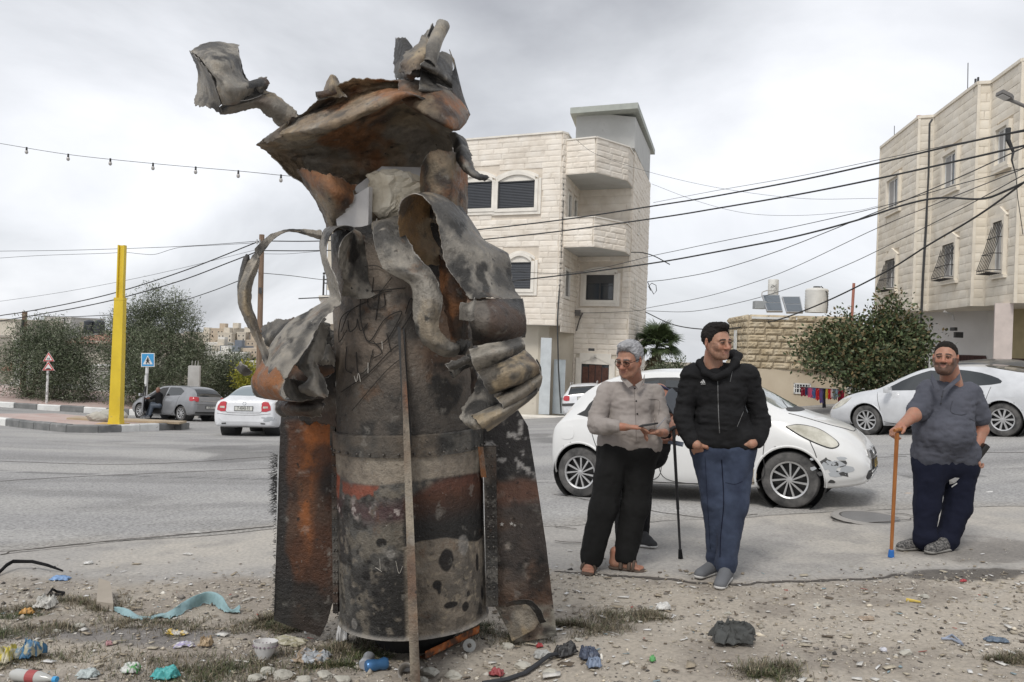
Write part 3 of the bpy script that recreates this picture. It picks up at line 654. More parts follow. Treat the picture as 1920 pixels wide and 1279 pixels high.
def cright(V, c):
    x, y = pxof(V); nz = fbm(V, 5, 4, 5)-.5; c = burnt(V, 93, (.125, .082, .06), [((.06, .055, .052), .47, 4, .8), ((.18, .125, .09), .56, 3.5, .6), ((.33, .29, .25), .645, 12, .75), (SOOT, .6, 8, .8)])
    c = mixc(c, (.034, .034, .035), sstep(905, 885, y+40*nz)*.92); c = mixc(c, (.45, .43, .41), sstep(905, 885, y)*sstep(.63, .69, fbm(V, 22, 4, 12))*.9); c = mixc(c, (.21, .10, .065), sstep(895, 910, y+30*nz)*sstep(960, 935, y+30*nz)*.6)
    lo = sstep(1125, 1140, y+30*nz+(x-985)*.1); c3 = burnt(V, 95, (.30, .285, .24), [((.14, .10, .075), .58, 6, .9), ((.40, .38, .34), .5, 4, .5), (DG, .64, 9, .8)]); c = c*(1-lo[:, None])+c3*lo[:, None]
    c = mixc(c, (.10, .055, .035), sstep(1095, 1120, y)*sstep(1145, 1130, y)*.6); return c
LF = plate('fin', [(527, 779), (618, 775), (623, 800), (624, 1125), (612, 1168), (600, 1194), (513, 1163), (519, 1000), (523, 860)], 4.30, .03, 'dark', 81, cf=cleft)
RF = plate('fin', [(903, 800), (930, 778), (972, 770), (990, 800), (1003, 880), (1024, 1020), (1044, 1192), (966, 1206), (925, 1132), (913, 1000)], 4.30, .03, 'dark', 83, cf=cright)
# small end plate bent over the foot of the right fin
plate('patch_plate', [(936, 1140), (990, 1133), (1012, 1165), (1002, 1180), (960, 1203)], 4.262, .006, 'tan', 84, RF)
sheet('bent_strip', [[(948, 1137, 4.25), (948, 1130, 4.24)], [(985, 1133, 4.22), (988, 1124, 4.21)], [(1003, 1148, 4.21), (1012, 1140, 4.2)], [(1012, 1170, 4.24), (1024, 1165, 4.23)]], 'dark', nu=30, nv=8, disp=.004, rag=.004, parent=RF)
# star stickers on the right fin
Bst = MB()
for (px, py, r_) in [(941, 983, .013), (959, 982, .012), (965, 985, .009)]:
    c0 = Vector(P(px, py, 4.287)); pts = [c0+Vector((math.sin(i*math.pi/5)*r_*(1 if i % 2 == 0 else .42), 0, math.cos(i*math.pi/5)*r_*(1 if i % 2 == 0 else .42))) for i in range(10)]
    MB().prism(pts, (0, -.0015, 0)).build('star_sticker', flat('sticker_grey', (.42, .40, .37)), RF)
for (xa, xb, ya, yb, dy, nm) in [(621, 634, 835, 1150, 4.12, 'l'), (906, 930, 838, 1138, 4.12, 'r')]:
    A = plate('fin_bracket', [(xa, ya), (xb, ya), (xb+(4 if nm == 'r' else 0), yb), (xa+(6 if nm == 'r' else 3), yb)], lambda x, y: 4.22, .05, 'dark', 85, n=14)
    for i in range(15):
        y = ya+18+(yb-ya-36)*i/14
        for k in (0, 1):
            x = lerp(xa, xb, .3+.4*k)+(4 if nm == 'r' else 2)*(y-ya)/(yb-ya); o = link('bolt', me0, A); o.location = P(x, y, 4.215); o.scale = (.8, .8, .8)
plate('fin_bracket', [(622, 640), (630, 640), (628, 836), (618, 836)], 4.28, .05, 'dark', 87, n=10)
plate('bracket_edge', [(896, 838), (906, 838), (912, 895), (902, 895)], 4.13, .01, 'orange', 88, n=6)
# front fin, seen along its edge
def cfront(V, c):
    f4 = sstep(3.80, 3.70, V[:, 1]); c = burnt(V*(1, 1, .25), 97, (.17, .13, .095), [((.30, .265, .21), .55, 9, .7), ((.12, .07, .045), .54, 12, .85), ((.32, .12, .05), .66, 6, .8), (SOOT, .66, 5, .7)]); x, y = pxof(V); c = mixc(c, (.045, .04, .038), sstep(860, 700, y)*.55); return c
def fedge(y): return np.interp(y, [610, 840, 1180, 1290], [3.93, 3.78, 3.50, 3.46])
def fx(y): return np.interp(y, [610, 838, 1000, 1279, 1310], [753, 763, 769, 778.5, 780])
ys = list(range(612, 1306, 14)); B = MB(); V = []; N = len(ys)
for y in ys:
    w = np.interp(y, [612, 700, 840, 1279], [1.5, 4, 6.2, 9.3]); Yo = fedge(y); lean = .018*math.sin(y/90.)*0
    xo = P(fx(y), y, Yo); xi = P(fx(y)+1, y, 4.1); ww = w/F*Yo
    V += [(xo[0]-ww, xo[1], xo[2]), (xo[0]+ww, xo[1]+.004, xo[2]), (xi[0]+.016, xi[1], xi[2]*1.0), (xi[0]-.016, xi[1], xi[2])]
Fc = []
for i in range(N-1):
    for k in range(4): k2 = (k+1) % 4; Fc.append((i*4+k, i*4+k2, i*4+4+k2, i*4+4+k))
Fc += [(0, 1, 2, 3), ((N-1)*4+3, (N-1)*4+2, (N-1)*4+1, (N-1)*4)]; V = np.array(V); c = cfront(V, None)
me = mesh('fin', V, Fc, M_fin, False, c); link('fin', me, MON)
V = np.array(V); B = MB().add([P(745, 612, 3.93), P(758, 616, 3.93), P(770, 836, 3.86), P(758, 836, 3.86), P(745, 612, 3.98), P(760, 616, 3.98), P(774, 836, 3.98), P(756, 836, 3.98)], [(0, 1, 2, 3), (1, 5, 6, 2), (4, 0, 3, 7), (4, 5, 1, 0), (3, 2, 6, 7)])
B.build('fin_slot', flat('slot_black', (.03, .03, .03), rough=.6), MON)
# frayed black cord wound over the left edge of the left fin
Bf = MB(); rg = random.Random(3)
for i in range(240):
    y = rg.choice([rg.gauss(905, 26), rg.uniform(860, 1150)]); L_ = (.055 if abs(y-905) < 60 else .022)*rg.uniform(.4, 1); p = Vector(P(522-(y-780)*.02, y, 4.29)); d = Vector((-1, rg.uniform(-.6, .3), rg.uniform(-.9, .7))).normalized()
    Bf.tube([p, p+d*L_*.6, p+d*L_+Vector((0, 0, rg.uniform(-.01, .008)))], [.0018, .0014, .0006], 4)
tag(Bf.build('frayed_fibre', flat('fibre_black', (.03, .03, .03)), LF), kind='stuff')
# --- torn plates
S = sheet
S('torn_plate', [[(556, 222, 4.12), (608, 180, 4.02), (655, 150, 3.97), (735, 147, 3.97), (800, 172, 3.98), (852, 205, 4.05)], [(540, 234, 4.13), (604, 205, 4.12), (652, 182, 4.09), (728, 166, 4.07), (790, 172, 4.05), (848, 212, 4.1)], [(520, 247, 4.02), (585, 240, 3.80), (646, 224, 3.70), (708, 198, 3.68), (775, 178, 3.78), (845, 225, 4.0)],
   [(483, 268, 4.10), (570, 266, 4.12), (640, 246, 4.10), (712, 214, 4.12), (780, 202, 4.15), (848, 235, 4.15)], [(500, 285, 4.2), (580, 298, 4.40), (660, 300, 4.5), (750, 290, 4.55), (815, 275, 4.5), (850, 262, 4.3)],
   [(542, 322, 4.2), (596, 352, 4.32), (668, 350, 4.42), (745, 345, 4.45), (815, 335, 4.45), (852, 320, 4.34)], [(592, 372, 4.22), (625, 400, 4.32), (680, 410, 4.4), (750, 410, 4.42), (815, 400, 4.42), (858, 400, 4.40)], [(620, 432, 4.28), (645, 450, 4.4), (690, 460, 4.5), (750, 460, 4.5), (820, 455, 4.5), (870, 450, 4.40)]],
  'hood', 'ash', 120, 90, dents=2.0, disp=.055, rag=.01, seed=1)
S('torn_plate', [[(530, 205, 4.05), (556, 216, 4.1), (556, 232, 4.1)], [(545, 250, 4.08), (520, 246, 4.0), (500, 256, 4.05)], [(560, 240, 4.1), (522, 262, 3.98), (483, 270, 4.1)]], 'tan', 'dark', 20, 20, disp=.01, seed=11)
S('metal_ribbon', [[(556, 214, 4.1), (545, 226, 4.06), (532, 240, 4.08)], [(536, 192, 4.07), (520, 205, 4.0), (508, 222, 4.04)], [(506, 172, 4.05), (492, 190, 3.96), (482, 204, 4.0)], [(480, 172, 4.04), (462, 192, 3.94), (452, 208, 4.0)], [(452, 180, 4.04), (432, 200, 3.94), (420, 214, 4.0)], [(425, 190, 4.06), (414, 202, 4.0), (412, 212, 4.02)]], 'tan', 'rust', 50, 16, disp=.012, seed=12)
S('crumpled_plate', [[(358, 97, 3.98), (378, 84, 4.02), (406, 79, 4.06), (446, 86, 4.12)], [(374, 108, 3.86), (400, 112, 3.80), (426, 112, 3.86), (448, 108, 4.02)], [(390, 128, 3.80), (406, 138, 3.76), (430, 138, 3.84), (452, 132, 4.0)], [(408, 152, 3.80), (424, 158, 3.74), (442, 154, 3.84), (458, 148, 3.98)], [(409, 178, 3.88), (430, 176, 3.76), (452, 166, 3.84), (474, 158, 3.95)], [(414, 196, 3.92), (436, 196, 3.86), (458, 184, 3.92), (474, 172, 4.0)]], 'ash', 'dark', 50, 40, disp=.022, rag=.006, seed=13, dents=1.3)
S('crumpled_plate', [[(358, 97, 3.98), (366, 104, 3.9), (388, 126, 3.80)], [(371, 130, 4.05), (378, 138, 4.0), (400, 150, 3.82)], [(370, 165, 4.08), (385, 170, 4.0), (410, 176, 3.86)], [(364, 196, 4.06), (388, 202, 4.0), (414, 212, 3.96)]], 'ash', 'dark', 36, 24, disp=.02, seed=14, rag=.01)
S('crumpled_plate', [[(446, 86, 4.12), (440, 88, 4.16), (360, 96, 4.08)], [(455, 132, 4.05), (440, 130, 4.2), (374, 132, 4.12)], [(474, 165, 4.02), (446, 170, 4.2), (372, 180, 4.12)]], 'dark', 'dark', 24, 24, disp=.015, seed=114)
roll('rolled_plate', (440, 172, 3.86), (500, 160, 4.02), .045, .028, -160, 120, pal='dark', back='dark', seed=15)
S('torn_plate', [[(484, 146, 4.02), (500, 146, 4.06)], [(478, 160, 3.95), (504, 158, 4.02)], [(486, 172, 3.98), (503, 168, 4.03)]], 'ash', 'dark', 16, 12, seed=16)
S('torn_plate', [[(614, 152, 4.02), (622, 140, 4.0), (634, 148, 4.05)], [(606, 172, 4.0), (622, 165, 3.92), (640, 170, 4.02)], [(600, 186, 4.0), (618, 182, 3.95), (650, 182, 4.0)]], 'tan', 'dark', 20, 18, seed=17, rag=.008)
roll('rolled_plate', (594, 180, 3.92), (630, 172, 3.95), .022, .014, -140, 160, pal='ash', back='dark', seed=18)
# rim that closes the hood at the right, over the crown
S('torn_plate', [[(742, 74, 4.25), (755, 70, 4.15), (772, 88, 4.12)], [(738, 104, 4.22), (762, 106, 4.0), (782, 104, 4.05)], [(740, 130, 4.12), (766, 134, 3.88), (796, 128, 4.0)], [(745, 150, 4.1), (770, 148, 3.92), (800, 146, 4.0)]], 'dark', 'dark', 36, 26, disp=.02, seed=19, rag=.02)
S('torn_plate', [[(760, 98, 4.0), (778, 90, 3.95), (800, 58, 4.05)], [(752, 118, 3.9), (782, 110, 3.84), (806, 90, 3.95)], [(745, 138, 3.95), (776, 134, 3.82), (800, 118, 3.9)]], 'tan', 'dark', 26, 22, disp=.02, seed=20, rag=.014)
roll('rolled_plate', (828, 46, 4.05), (800, 122, 3.90), .046, .030, -175, 150, pal='ash', back='dark', seed=21, rag=.012)
roll('rolled_plate', (806, 62, 4.1), (786, 112, 3.98), .030, .02, -120, 160, pal='ash', back='dark', seed=121, rag=.012)
S('folded_plate', [[(828, 96, 4.1), (846, 106, 4.14), (848, 130, 4.2)], [(788, 120, 3.84), (818, 132, 3.9), (846, 150, 4.05)], [(790, 128, 3.96), (820, 148, 4.02), (850, 168, 4.1)], [(786, 168, 3.84), (815, 170, 3.9), (845, 168, 4.02)], [(800, 172, 4.0), (825, 176, 4.05), (862, 190, 4.15)]], 'ash', 'dark', 60, 26, disp=.012, seed=22, rag=.012)
S('folded_plate', [[(842, 92, 4.2), (852, 130, 4.25), (850, 175, 4.22)], [(852, 120, 4.2), (866, 175, 4.2), (880, 212, 4.2)], [(838, 160, 4.1), (850, 190, 4.05), (876, 222, 4.15)]], 'tan', 'dark', 26, 30, seed=23, disp=.012)
S('torn_plate', [[(745, 150, 3.98), (790, 152, 3.95), (835, 165, 4.0), (868, 195, 4.12)], [(752, 185, 3.9), (790, 196, 3.82), (832, 200, 3.84), (878, 212, 4.05)], [(778, 206, 3.86), (812, 222, 3.78), (845, 228, 3.82), (876, 225, 4.02)], [(812, 224, 3.88), (835, 236, 3.84), (850, 242, 3.86), (864, 240, 3.98)], [(832, 232, 4.05), (842, 240, 4.0), (852, 244, 4.0), (860, 244, 4.04)]], 'rust', 'dark', 50, 36, disp=.02, seed=24, rag=.006)
S('torn_plate', [[(788, 340, 4.12), (792, 308, 4.0), (812, 282, 3.92), (845, 284, 3.94), (866, 300, 4.05), (876, 315, 4.16)], [(786, 372, 4.12), (800, 365, 3.98), (820, 360, 3.92), (845, 362, 3.92), (862, 368, 4.04), (876, 375, 4.16)], [(790, 410, 4.1), (805, 410, 3.98), (822, 410, 3.93), (842, 412, 3.95), (860, 412, 4.05), (876, 412, 4.14)]], 'rust', 'tan', 40, 50, disp=.014, seed=25, rag=.006)
S('metal_ribbon', [[(842, 250, 4.2), (856, 250, 4.12), (872, 262, 4.15)], [(850, 276, 4.1), (864, 272, 4.0), (880, 282, 4.05)], [(852, 292, 4.0), (868, 296, 3.92), (884, 300, 3.98)], [(866, 316, 3.95), (878, 318, 3.89), (890, 316, 3.95)], [(884, 332, 3.92), (894, 332, 3.88), (900, 326, 3.92)], [(908, 338, 3.93), (912, 335, 3.92), (916, 332, 3.93)]], 'ash', 'dark', 50, 12, seed=26, disp=.008)
S('torn_plate', [[(558, 318, 4.08), (588, 320, 3.96), (625, 330, 3.92), (666, 348, 4.05)], [(572, 345, 4.12), (600, 352, 3.94), (630, 362, 3.90), (662, 372, 4.0)], [(592, 378, 4.15), (612, 384, 4.0), (630, 388, 3.97), (648, 392, 4.02)], [(606, 405, 4.18), (616, 408, 4.08), (626, 410, 4.05), (634, 412, 4.08)], [(614, 432, 4.2), (620, 432, 4.15), (624, 432, 4.12), (628, 430, 4.14)]], 'rust', 'ash', 50, 36, disp=.016, seed=27)
# curls over the mouth of the barrel
S('metal_ribbon', [[(640, 556, 3.97), (680, 560, 3.93), (712, 552, 3.95)], [(642, 520, 3.86), (672, 528, 3.92), (702, 520, 3.98)], [(634, 486, 3.76), (662, 490, 3.9), (696, 480, 4.0)], [(642, 450, 3.72), (664, 450, 3.88), (692, 448, 4.04)], [(664, 428, 3.74), (660, 434, 3.9), (672, 428, 4.08)], [(636, 424, 3.76), (622, 424, 3.92), (615, 426, 4.1)], [(616, 444, 3.76), (605, 446, 3.92), (600, 450, 4.1)], [(612, 480, 3.74), (604, 478, 3.9), (602, 480, 4.06)], [(628, 515, 3.74), (616, 518, 3.86), (612, 520, 4.0)], [(638, 552, 3.76), (626, 552, 3.84), (618, 550, 3.95)],
   [(636, 572, 3.78), (622, 566, 3.8), (612, 562, 3.88)], [(606, 598, 3.74), (596, 590, 3.78), (585, 578, 3.88)], [(582, 640, 3.66), (560, 625, 3.74), (540, 605, 3.9)], [(556, 680, 3.60), (530, 664, 3.68), (505, 652, 3.86)], [(532, 712, 3.56), (508, 704, 3.62), (488, 690, 3.80)]], 'ash', 'dark', 150, 20, disp=.012, seed=28, rag=.006)
S('curled_plate', [[(508, 660, 3.85), (520, 690, 3.62), (534, 712, 3.55)], [(484, 690, 3.82), (500, 715, 3.62), (528, 735, 3.54)], [(472, 715, 3.84), (498, 732, 3.66), (532, 748, 3.58)], [(478, 740, 3.92), (512, 746, 3.76), (548, 752, 3.68)], [(505, 748, 4.05), (540, 750, 3.92), (572, 752, 3.82)], [(545, 745, 4.12), (570, 744, 4.02), (600, 740, 3.92)], [(568, 722, 4.12), (590, 722, 4.04), (612, 720, 3.98)]], 'orange', 'ash', 60, 26, disp=.012, seed=29, rag=.005)
S('curled_plate', [[(528, 700, 3.62), (560, 714, 3.9), (600, 712, 4.0)], [(530, 722, 3.6), (562, 734, 3.82), (604, 732, 3.95)], [(536, 745, 3.62), (566, 752, 3.76), (602, 744, 3.9)]], 'ash', 'dark', 24, 24, seed=129, disp=.008)
S('torn_plate', [[(492, 612, 4.25), (520, 600, 4.18), (560, 594, 4.1), (600, 588, 4.08)], [(494, 640, 4.2), (530, 628, 4.08), (570, 618, 4.0), (618, 612, 4.02)], [(512, 662, 4.22), (545, 650, 4.10), (582, 645, 4.02), (624, 640, 4.05)], [(500, 690, 4.25), (540, 690, 4.16), (585, 690, 4.08), (622, 680, 4.1)]], 'ash', 'dark', 44, 40, disp=.02, seed=30, rag=.014)
S('torn_plate', [[(582, 608, 3.95), (600, 604, 3.92), (618, 612, 4.0)], [(566, 650, 3.84), (590, 640, 3.8), (612, 640, 3.9)], [(552, 680, 3.82), (580, 672, 3.76), (606, 668, 3.86)], [(570, 698, 3.78), (582, 690, 3.74), (594, 682, 3.82)], [(578, 712, 3.74), (590, 705, 3.72), (604, 702, 3.8)], [(560, 730, 3.72), (586, 728, 3.7), (612, 724, 3.78)], [(588, 744, 3.74), (602, 745, 3.72), (616, 746, 3.76)]], 'ash', 'dark', 60, 24, disp=.014, seed=31, rag=.01)
S('torn_plate', [[(606, 640, 4.05), (618, 650, 3.98), (624, 664, 4.04)], [(592, 668, 3.95), (612, 672, 3.9), (627, 676, 3.98)], [(596, 684, 3.96), (612, 684, 3.92), (626, 686, 3.98)]], 'ash', 'dark', 20, 20, seed=131)
roll('curled_plate', (545, 716, 4.1), (630, 690, 4.12), .09, .075, -110, 110, pal='dark', back='in', seed=32)
S('torn_plate', [[(520, 748, 4.2), (560, 750, 4.02), (605, 748, 4.08)], [(516, 766, 4.12), (560, 764, 3.94), (606, 762, 4.0)], [(530, 782, 4.15), (565, 780, 4.02), (602, 780, 4.05)]], 'dark', 'dark', 26, 30, disp=.015, seed=33, rag=.01)
S('torn_plate', [[(560, 600, 4.28), (600, 610, 4.25), (630, 620, 4.22)], [(550, 680, 4.28), (590, 690, 4.22), (630, 700, 4.18)], [(560, 790, 4.28), (600, 795, 4.22), (630, 800, 4.2)]], 'dark', 'dark', 30, 24, disp=.015, seed=133)
S('metal_ribbon', [[(606, 452, 4.1), (604, 442, 4.06), (602, 432, 4.08)], [(575, 442, 4.08), (572, 436, 4.04), (570, 430, 4.06)], [(540, 434, 4.02), (540, 434, 4.0), (538, 430, 4.02)], [(512, 444, 3.96), (514, 448, 3.95), (508, 440, 3.95)], [(486, 468, 3.9), (492, 474, 3.9), (480, 466, 3.88)], [(462, 498, 3.86), (476, 500, 3.8), (486, 492, 3.88)], [(448, 535, 3.84), (460, 538, 3.77), (472, 536, 3.84)], [(448, 572, 3.84), (460, 574, 3.77), (470, 572, 3.84)], [(460, 602, 3.85), (470, 600, 3.80), (478, 596, 3.86)], [(477, 634, 3.84), (484, 632, 3.82), (488, 626, 3.86)], [(490, 664, 3.8), (494, 662, 3.79), (500, 655, 3.82)], [(498, 690, 3.76), (504, 688, 3.75), (512, 684, 3.78)]], 'tan', 'ash', 130, 12, disp=.006, seed=34, rag=.004)
S('metal_ribbon', [[(462, 476, 3.9), (466, 478, 3.88), (468, 486, 3.9)], [(452, 500, 3.87), (456, 505, 3.84), (464, 512, 3.86)], [(446, 540, 3.86), (450, 540, 3.82), (460, 540, 3.82)], [(449, 575, 3.86), (454, 575, 3.82), (462, 574, 3.82)], [(466, 616, 3.87), (470, 612, 3.84), (476, 606, 3.84)]], 'ash', 'dark', 60, 8, disp=.006, seed=134, rag=.004)
S('metal_ribbon', [[(694, 462, 4.1), (712, 466, 4.05), (735, 470, 4.05)], [(690, 440, 4.02), (706, 432, 3.98), (730, 425, 4.0)], [(700, 415, 3.96), (720, 412, 3.9), (748, 405, 3.98)], [(700, 435, 3.84), (722, 430, 3.8), (750, 425, 3.86)], [(704, 466, 3.76), (730, 460, 3.73), (765, 448, 3.78)], [(716, 500, 3.73), (745, 492, 3.70), (780, 478, 3.74)], [(738, 515, 3.72), (768, 508, 3.68), (800, 498, 3.72)], [(770, 535, 3.72), (795, 525, 3.67), (816, 520, 3.71)], [(776, 575, 3.72), (802, 568, 3.66), (830, 562, 3.70)], [(778, 610, 3.72), (802, 605, 3.66), (822, 600, 3.70)], [(792, 642, 3.71), (810, 634, 3.66), (826, 622, 3.70)], [(822, 664, 3.73), (836, 655, 3.69), (846, 642, 3.73)], [(848, 668, 3.78), (860, 656, 3.76), (866, 642, 3.80)], [(866, 660, 3.86), (874, 648, 3.84), (880, 636, 3.88)]], 'ash', 'tan', 140, 20, disp=.012, seed=35, rag=.005)
S('metal_ribbon', [[(690, 470, 4.0), (706, 440, 3.96), (706, 414, 3.98)], [(692, 440, 4.1), (700, 425, 4.08), (704, 414, 4.05)]], 'dark', 'dark', 12, 16, seed=135)
S('curled_plate', [[(766, 500, 3.92), (800, 498, 3.95), (835, 498, 4.0)], [(754, 455, 3.80), (790, 465, 3.90), (826, 470, 4.02)], [(745, 415, 3.72), (780, 420, 3.88), (822, 425, 4.05)], [(752, 378, 3.68), (790, 382, 3.86), (835, 385, 4.08)], [(774, 363, 3.67), (810, 362, 3.84), (850, 375, 4.08)], [(800, 376, 3.66), (840, 385, 3.80), (876, 402, 4.06)], [(818, 412, 3.65), (866, 430, 3.76), (908, 450, 4.02)], [(826, 450, 3.64), (885, 470, 3.72), (952, 476, 3.98)], [(836, 495, 3.64), (890, 510, 3.70), (958, 515, 3.94)], [(862, 536, 3.64), (905, 545, 3.68), (966, 545, 3.90)], [(880, 562, 3.63), (920, 560, 3.64), (978, 560, 3.86)]], 'ash', 'amber', 110, 60, disp=.022, seed=36, rag=.008)
S('folded_plate', [[(876, 556, 3.66), (925, 560, 3.66), (980, 560, 3.86)], [(874, 585, 3.58), (928, 588, 3.56), (984, 585, 3.78)], [(882, 618, 3.60), (935, 618, 3.56), (987, 612, 3.78)], [(886, 648, 3.70), (938, 640, 3.68), (984, 632, 3.86)]], 'dark', 'dark', 50, 40, disp=.016, seed=37, rag=.008)
S('folded_plate', [[(864, 568, 3.66), (886, 566, 3.60), (892, 548, 3.66)], [(862, 582, 3.64), (880, 580, 3.56), (896, 578, 3.60)], [(862, 600, 3.64), (880, 602, 3.56), (898, 596, 3.58)]], 'ash', 'ash', 20, 20, seed=137)
S('folded_plate', [[(880, 656, 3.62), (930, 644, 3.58), (978, 632, 3.74)], [(884, 672, 3.56), (936, 658, 3.52), (984, 645, 3.68)], [(892, 694, 3.60), (945, 672, 3.57), (984, 655, 3.72)], [(896, 700, 3.68), (945, 680, 3.66), (980, 668, 3.80)]], 'ash', 'dark', 40, 40, disp=.008, seed=38, rag=.006)
S('folded_plate', [[(895, 698, 3.60), (945, 678, 3.56), (985, 656, 3.70)], [(905, 715, 3.54), (958, 694, 3.48), (1008, 682, 3.62)], [(920, 738, 3.56), (965, 718, 3.52), (1012, 700, 3.66)], [(945, 732, 3.66), (975, 722, 3.62), (1010, 712, 3.74)]], 'tan', 'dark', 40, 40, disp=.018, seed=39, rag=.008)
S('folded_plate', [[(926, 742, 3.68), (970, 716, 3.72), (1010, 690, 3.80)], [(932, 750, 3.53), (974, 724, 3.57), (1015, 700, 3.66)], [(944, 764, 3.50), (982, 740, 3.54), (1016, 714, 3.64)], [(956, 776, 3.64), (985, 755, 3.68), (1010, 732, 3.78)]], 'tan', 'dark', 40, 40, rag=.01, seed=40)
S('folded_plate', [[(884, 776, 3.64), (945, 752, 3.68), (1002, 722, 3.80)], [(890, 786, 3.50), (950, 758, 3.54), (1008, 728, 3.66)], [(902, 800, 3.48), (955, 770, 3.52), (1006, 738, 3.64)], [(916, 808, 3.62), (955, 780, 3.66), (992, 752, 3.78)]], 'tan', 'dark', 40, 40, rag=.01, seed=41)
S('folded_plate', [[(1006, 672, 3.78), (1014, 690, 3.80), (1014, 712, 3.82)], [(1004, 690, 3.95), (1010, 705, 3.95), (1008, 728, 3.95)], [(960, 690, 4.05), (965, 715, 4.05), (970, 745, 4.05)]], 'dark', 'dark', 24, 24, seed=141)
S('curled_plate', [[(902, 700, 3.80), (920, 715, 3.78), (930, 738, 3.74)], [(890, 728, 3.72), (915, 735, 3.68), (938, 755, 3.66)], [(866, 770, 3.66), (895, 765, 3.62), (930, 770, 3.62)], [(868, 790, 3.62), (890, 792, 3.58), (915, 790, 3.60)], [(882, 804, 3.62), (900, 806, 3.58), (918, 798, 3.62)]], 'ash', 'dark', 50, 36, disp=.014, seed=42, rag=.01)
S('torn_plate', [[(868, 640, 4.0), (884, 640, 3.98), (892, 650, 4.05)], [(882, 700, 3.95), (892, 705, 3.93), (900, 710, 4.0)], [(884, 760, 3.95), (895, 765, 3.93), (902, 770, 4.0)]], 'dark', 'dark', 40, 12, seed=43, disp=.01)
roll('curled_strip', (846, 700, 3.74), (882, 672, 3.78), .03, .026, 20, 320, pal='ash', back='dark', seed=44, disp=.003)
S('curled_strip', [[(836, 684, 3.72), (842, 690, 3.7), (850, 694, 3.72)], [(850, 676, 3.68), (858, 683, 3.67), (864, 690, 3.69)], [(876, 664, 3.66), (884, 671, 3.66), (888, 680, 3.68)]], 'ash', 'dark', 20, 10, seed=144, disp=.004)
S('curled_strip', [[(846, 664, 3.82), (856, 640, 3.8), (862, 636, 3.82)], [(862, 668, 3.80), (872, 650, 3.76), (878, 638, 3.80)], [(872, 664, 3.86), (880, 650, 3.84), (884, 640, 3.88)]], 'dark', 'dark', 16, 16, seed=145, disp=.004)
S('torn_plate', [[(822, 480, 4.0), (845, 490, 3.94), (880, 500, 4.0)], [(826, 540, 3.96), (850, 545, 3.9), (882, 548, 3.95)], [(838, 600, 3.98), (856, 600, 3.92), (880, 590, 3.96)], [(846, 640, 4.0), (860, 640, 3.95), (876, 632, 4.0)]], 'rust', 'dark', 50, 26, seed=45, disp=.02, rag=.012)
S('metal_ribbon', [[(440, 690, 3.95), (450, 700, 3.92), (462, 706, 3.95)], [(452, 680, 3.9), (462, 688, 3.86), (474, 696, 3.9)]], 'ash', 'dark', 12, 12, seed=46)
# --- stone pieces set on top
M_lime = pm('limestone', [(.3, (.45, .385, .28)), (.5, (.60, .53, .41)), (.72, (.72, .66, .54))], scale=9, detail=9, rough=.95, bump=1., bscale=30)
M_slab = pm('pale_slab', [(.3, (.52, .50, .48)), (.7, (.62, .60, .58))], scale=9, rough=.85, bump=.15)
V, Fc = boulder(P(735, 372, 4.12), (.175, .13, .15), 5, rough_=.34, cuts=9); V = V+(fbm(V, 22, 4, 2)-.5)[:, None]*.03
tag(mo('boulder', V, Fc, M_lime, None, False), 'rough tan limestone block wedged in the torn top of the casing', 'stone')
def slab(poly, Ya, th, lab):
    B = MB(); q = [P(x, y, Ya+dy) for x, y, dy in poly]; B.prism(q, (.01, th, .004)); tag(B.build('stone_slab', M_slab), lab, 'stone slab', 'pale slabs on the casing')
slab([(628, 388, .06), (692, 350, .0), (690, 440, 0), (680, 452, .02), (632, 425, .05)], 4.0, .045, 'pale cut stone slab standing upright left of the limestone block')
slab([(664, 352, 0), (716, 312, .10), (790, 314, .28), (788, 330, .2), (745, 336, .05), (700, 356, 0), (668, 362, -.01)], 4.1, .06, 'pale flat stone slab lying behind and above the limestone block')
# ================================================================== BUILDINGS
class Wall:
    def __init__(s, a, b, z0, z1):
        s.a = Vector((a[0], a[1], 0)); b = Vector((b[0], b[1], 0)); s.L = (b-s.a).length; s.e = (b-s.a).normalized(); s.n = Vector((s.e.y, -s.e.x, 0)); s.z0, s.z1 = z0, z1
        if s.n.dot(-s.a) < 0 and False: s.n = -s.n
    def p(s, u, z, d=0.): q = s.a+s.e*u+s.n*d; return Vector((q.x, q.y, z))
    def box(s, B, u0, u1, z0, z1, d0, d1):
        return B.add([s.p(u0, z0, d0), s.p(u1, z0, d0), s.p(u1, z1, d0), s.p(u0, z1, d0), s.p(u0, z0, d1), s.p(u1, z0, d1), s.p(u1, z1, d1), s.p(u0, z1, d1)],
                     [(0, 1, 2, 3), (7, 6, 5, 4), (0, 4, 5, 1), (1, 5, 6, 2), (2, 6, 7, 3), (3, 7, 4, 0)])
    def u_at(s, px, py):
        "distance along the wall seen in picture column px (row py)"
        a, _ = ray(px, py); d = s.a.x-a*s.a.y; return -d/(s.e.x-a*s.e.y)
    def z_at(s, px, py): u = s.u_at(px, py); Y = (s.a+s.e*u).y; return P(px, py, Y)[2]
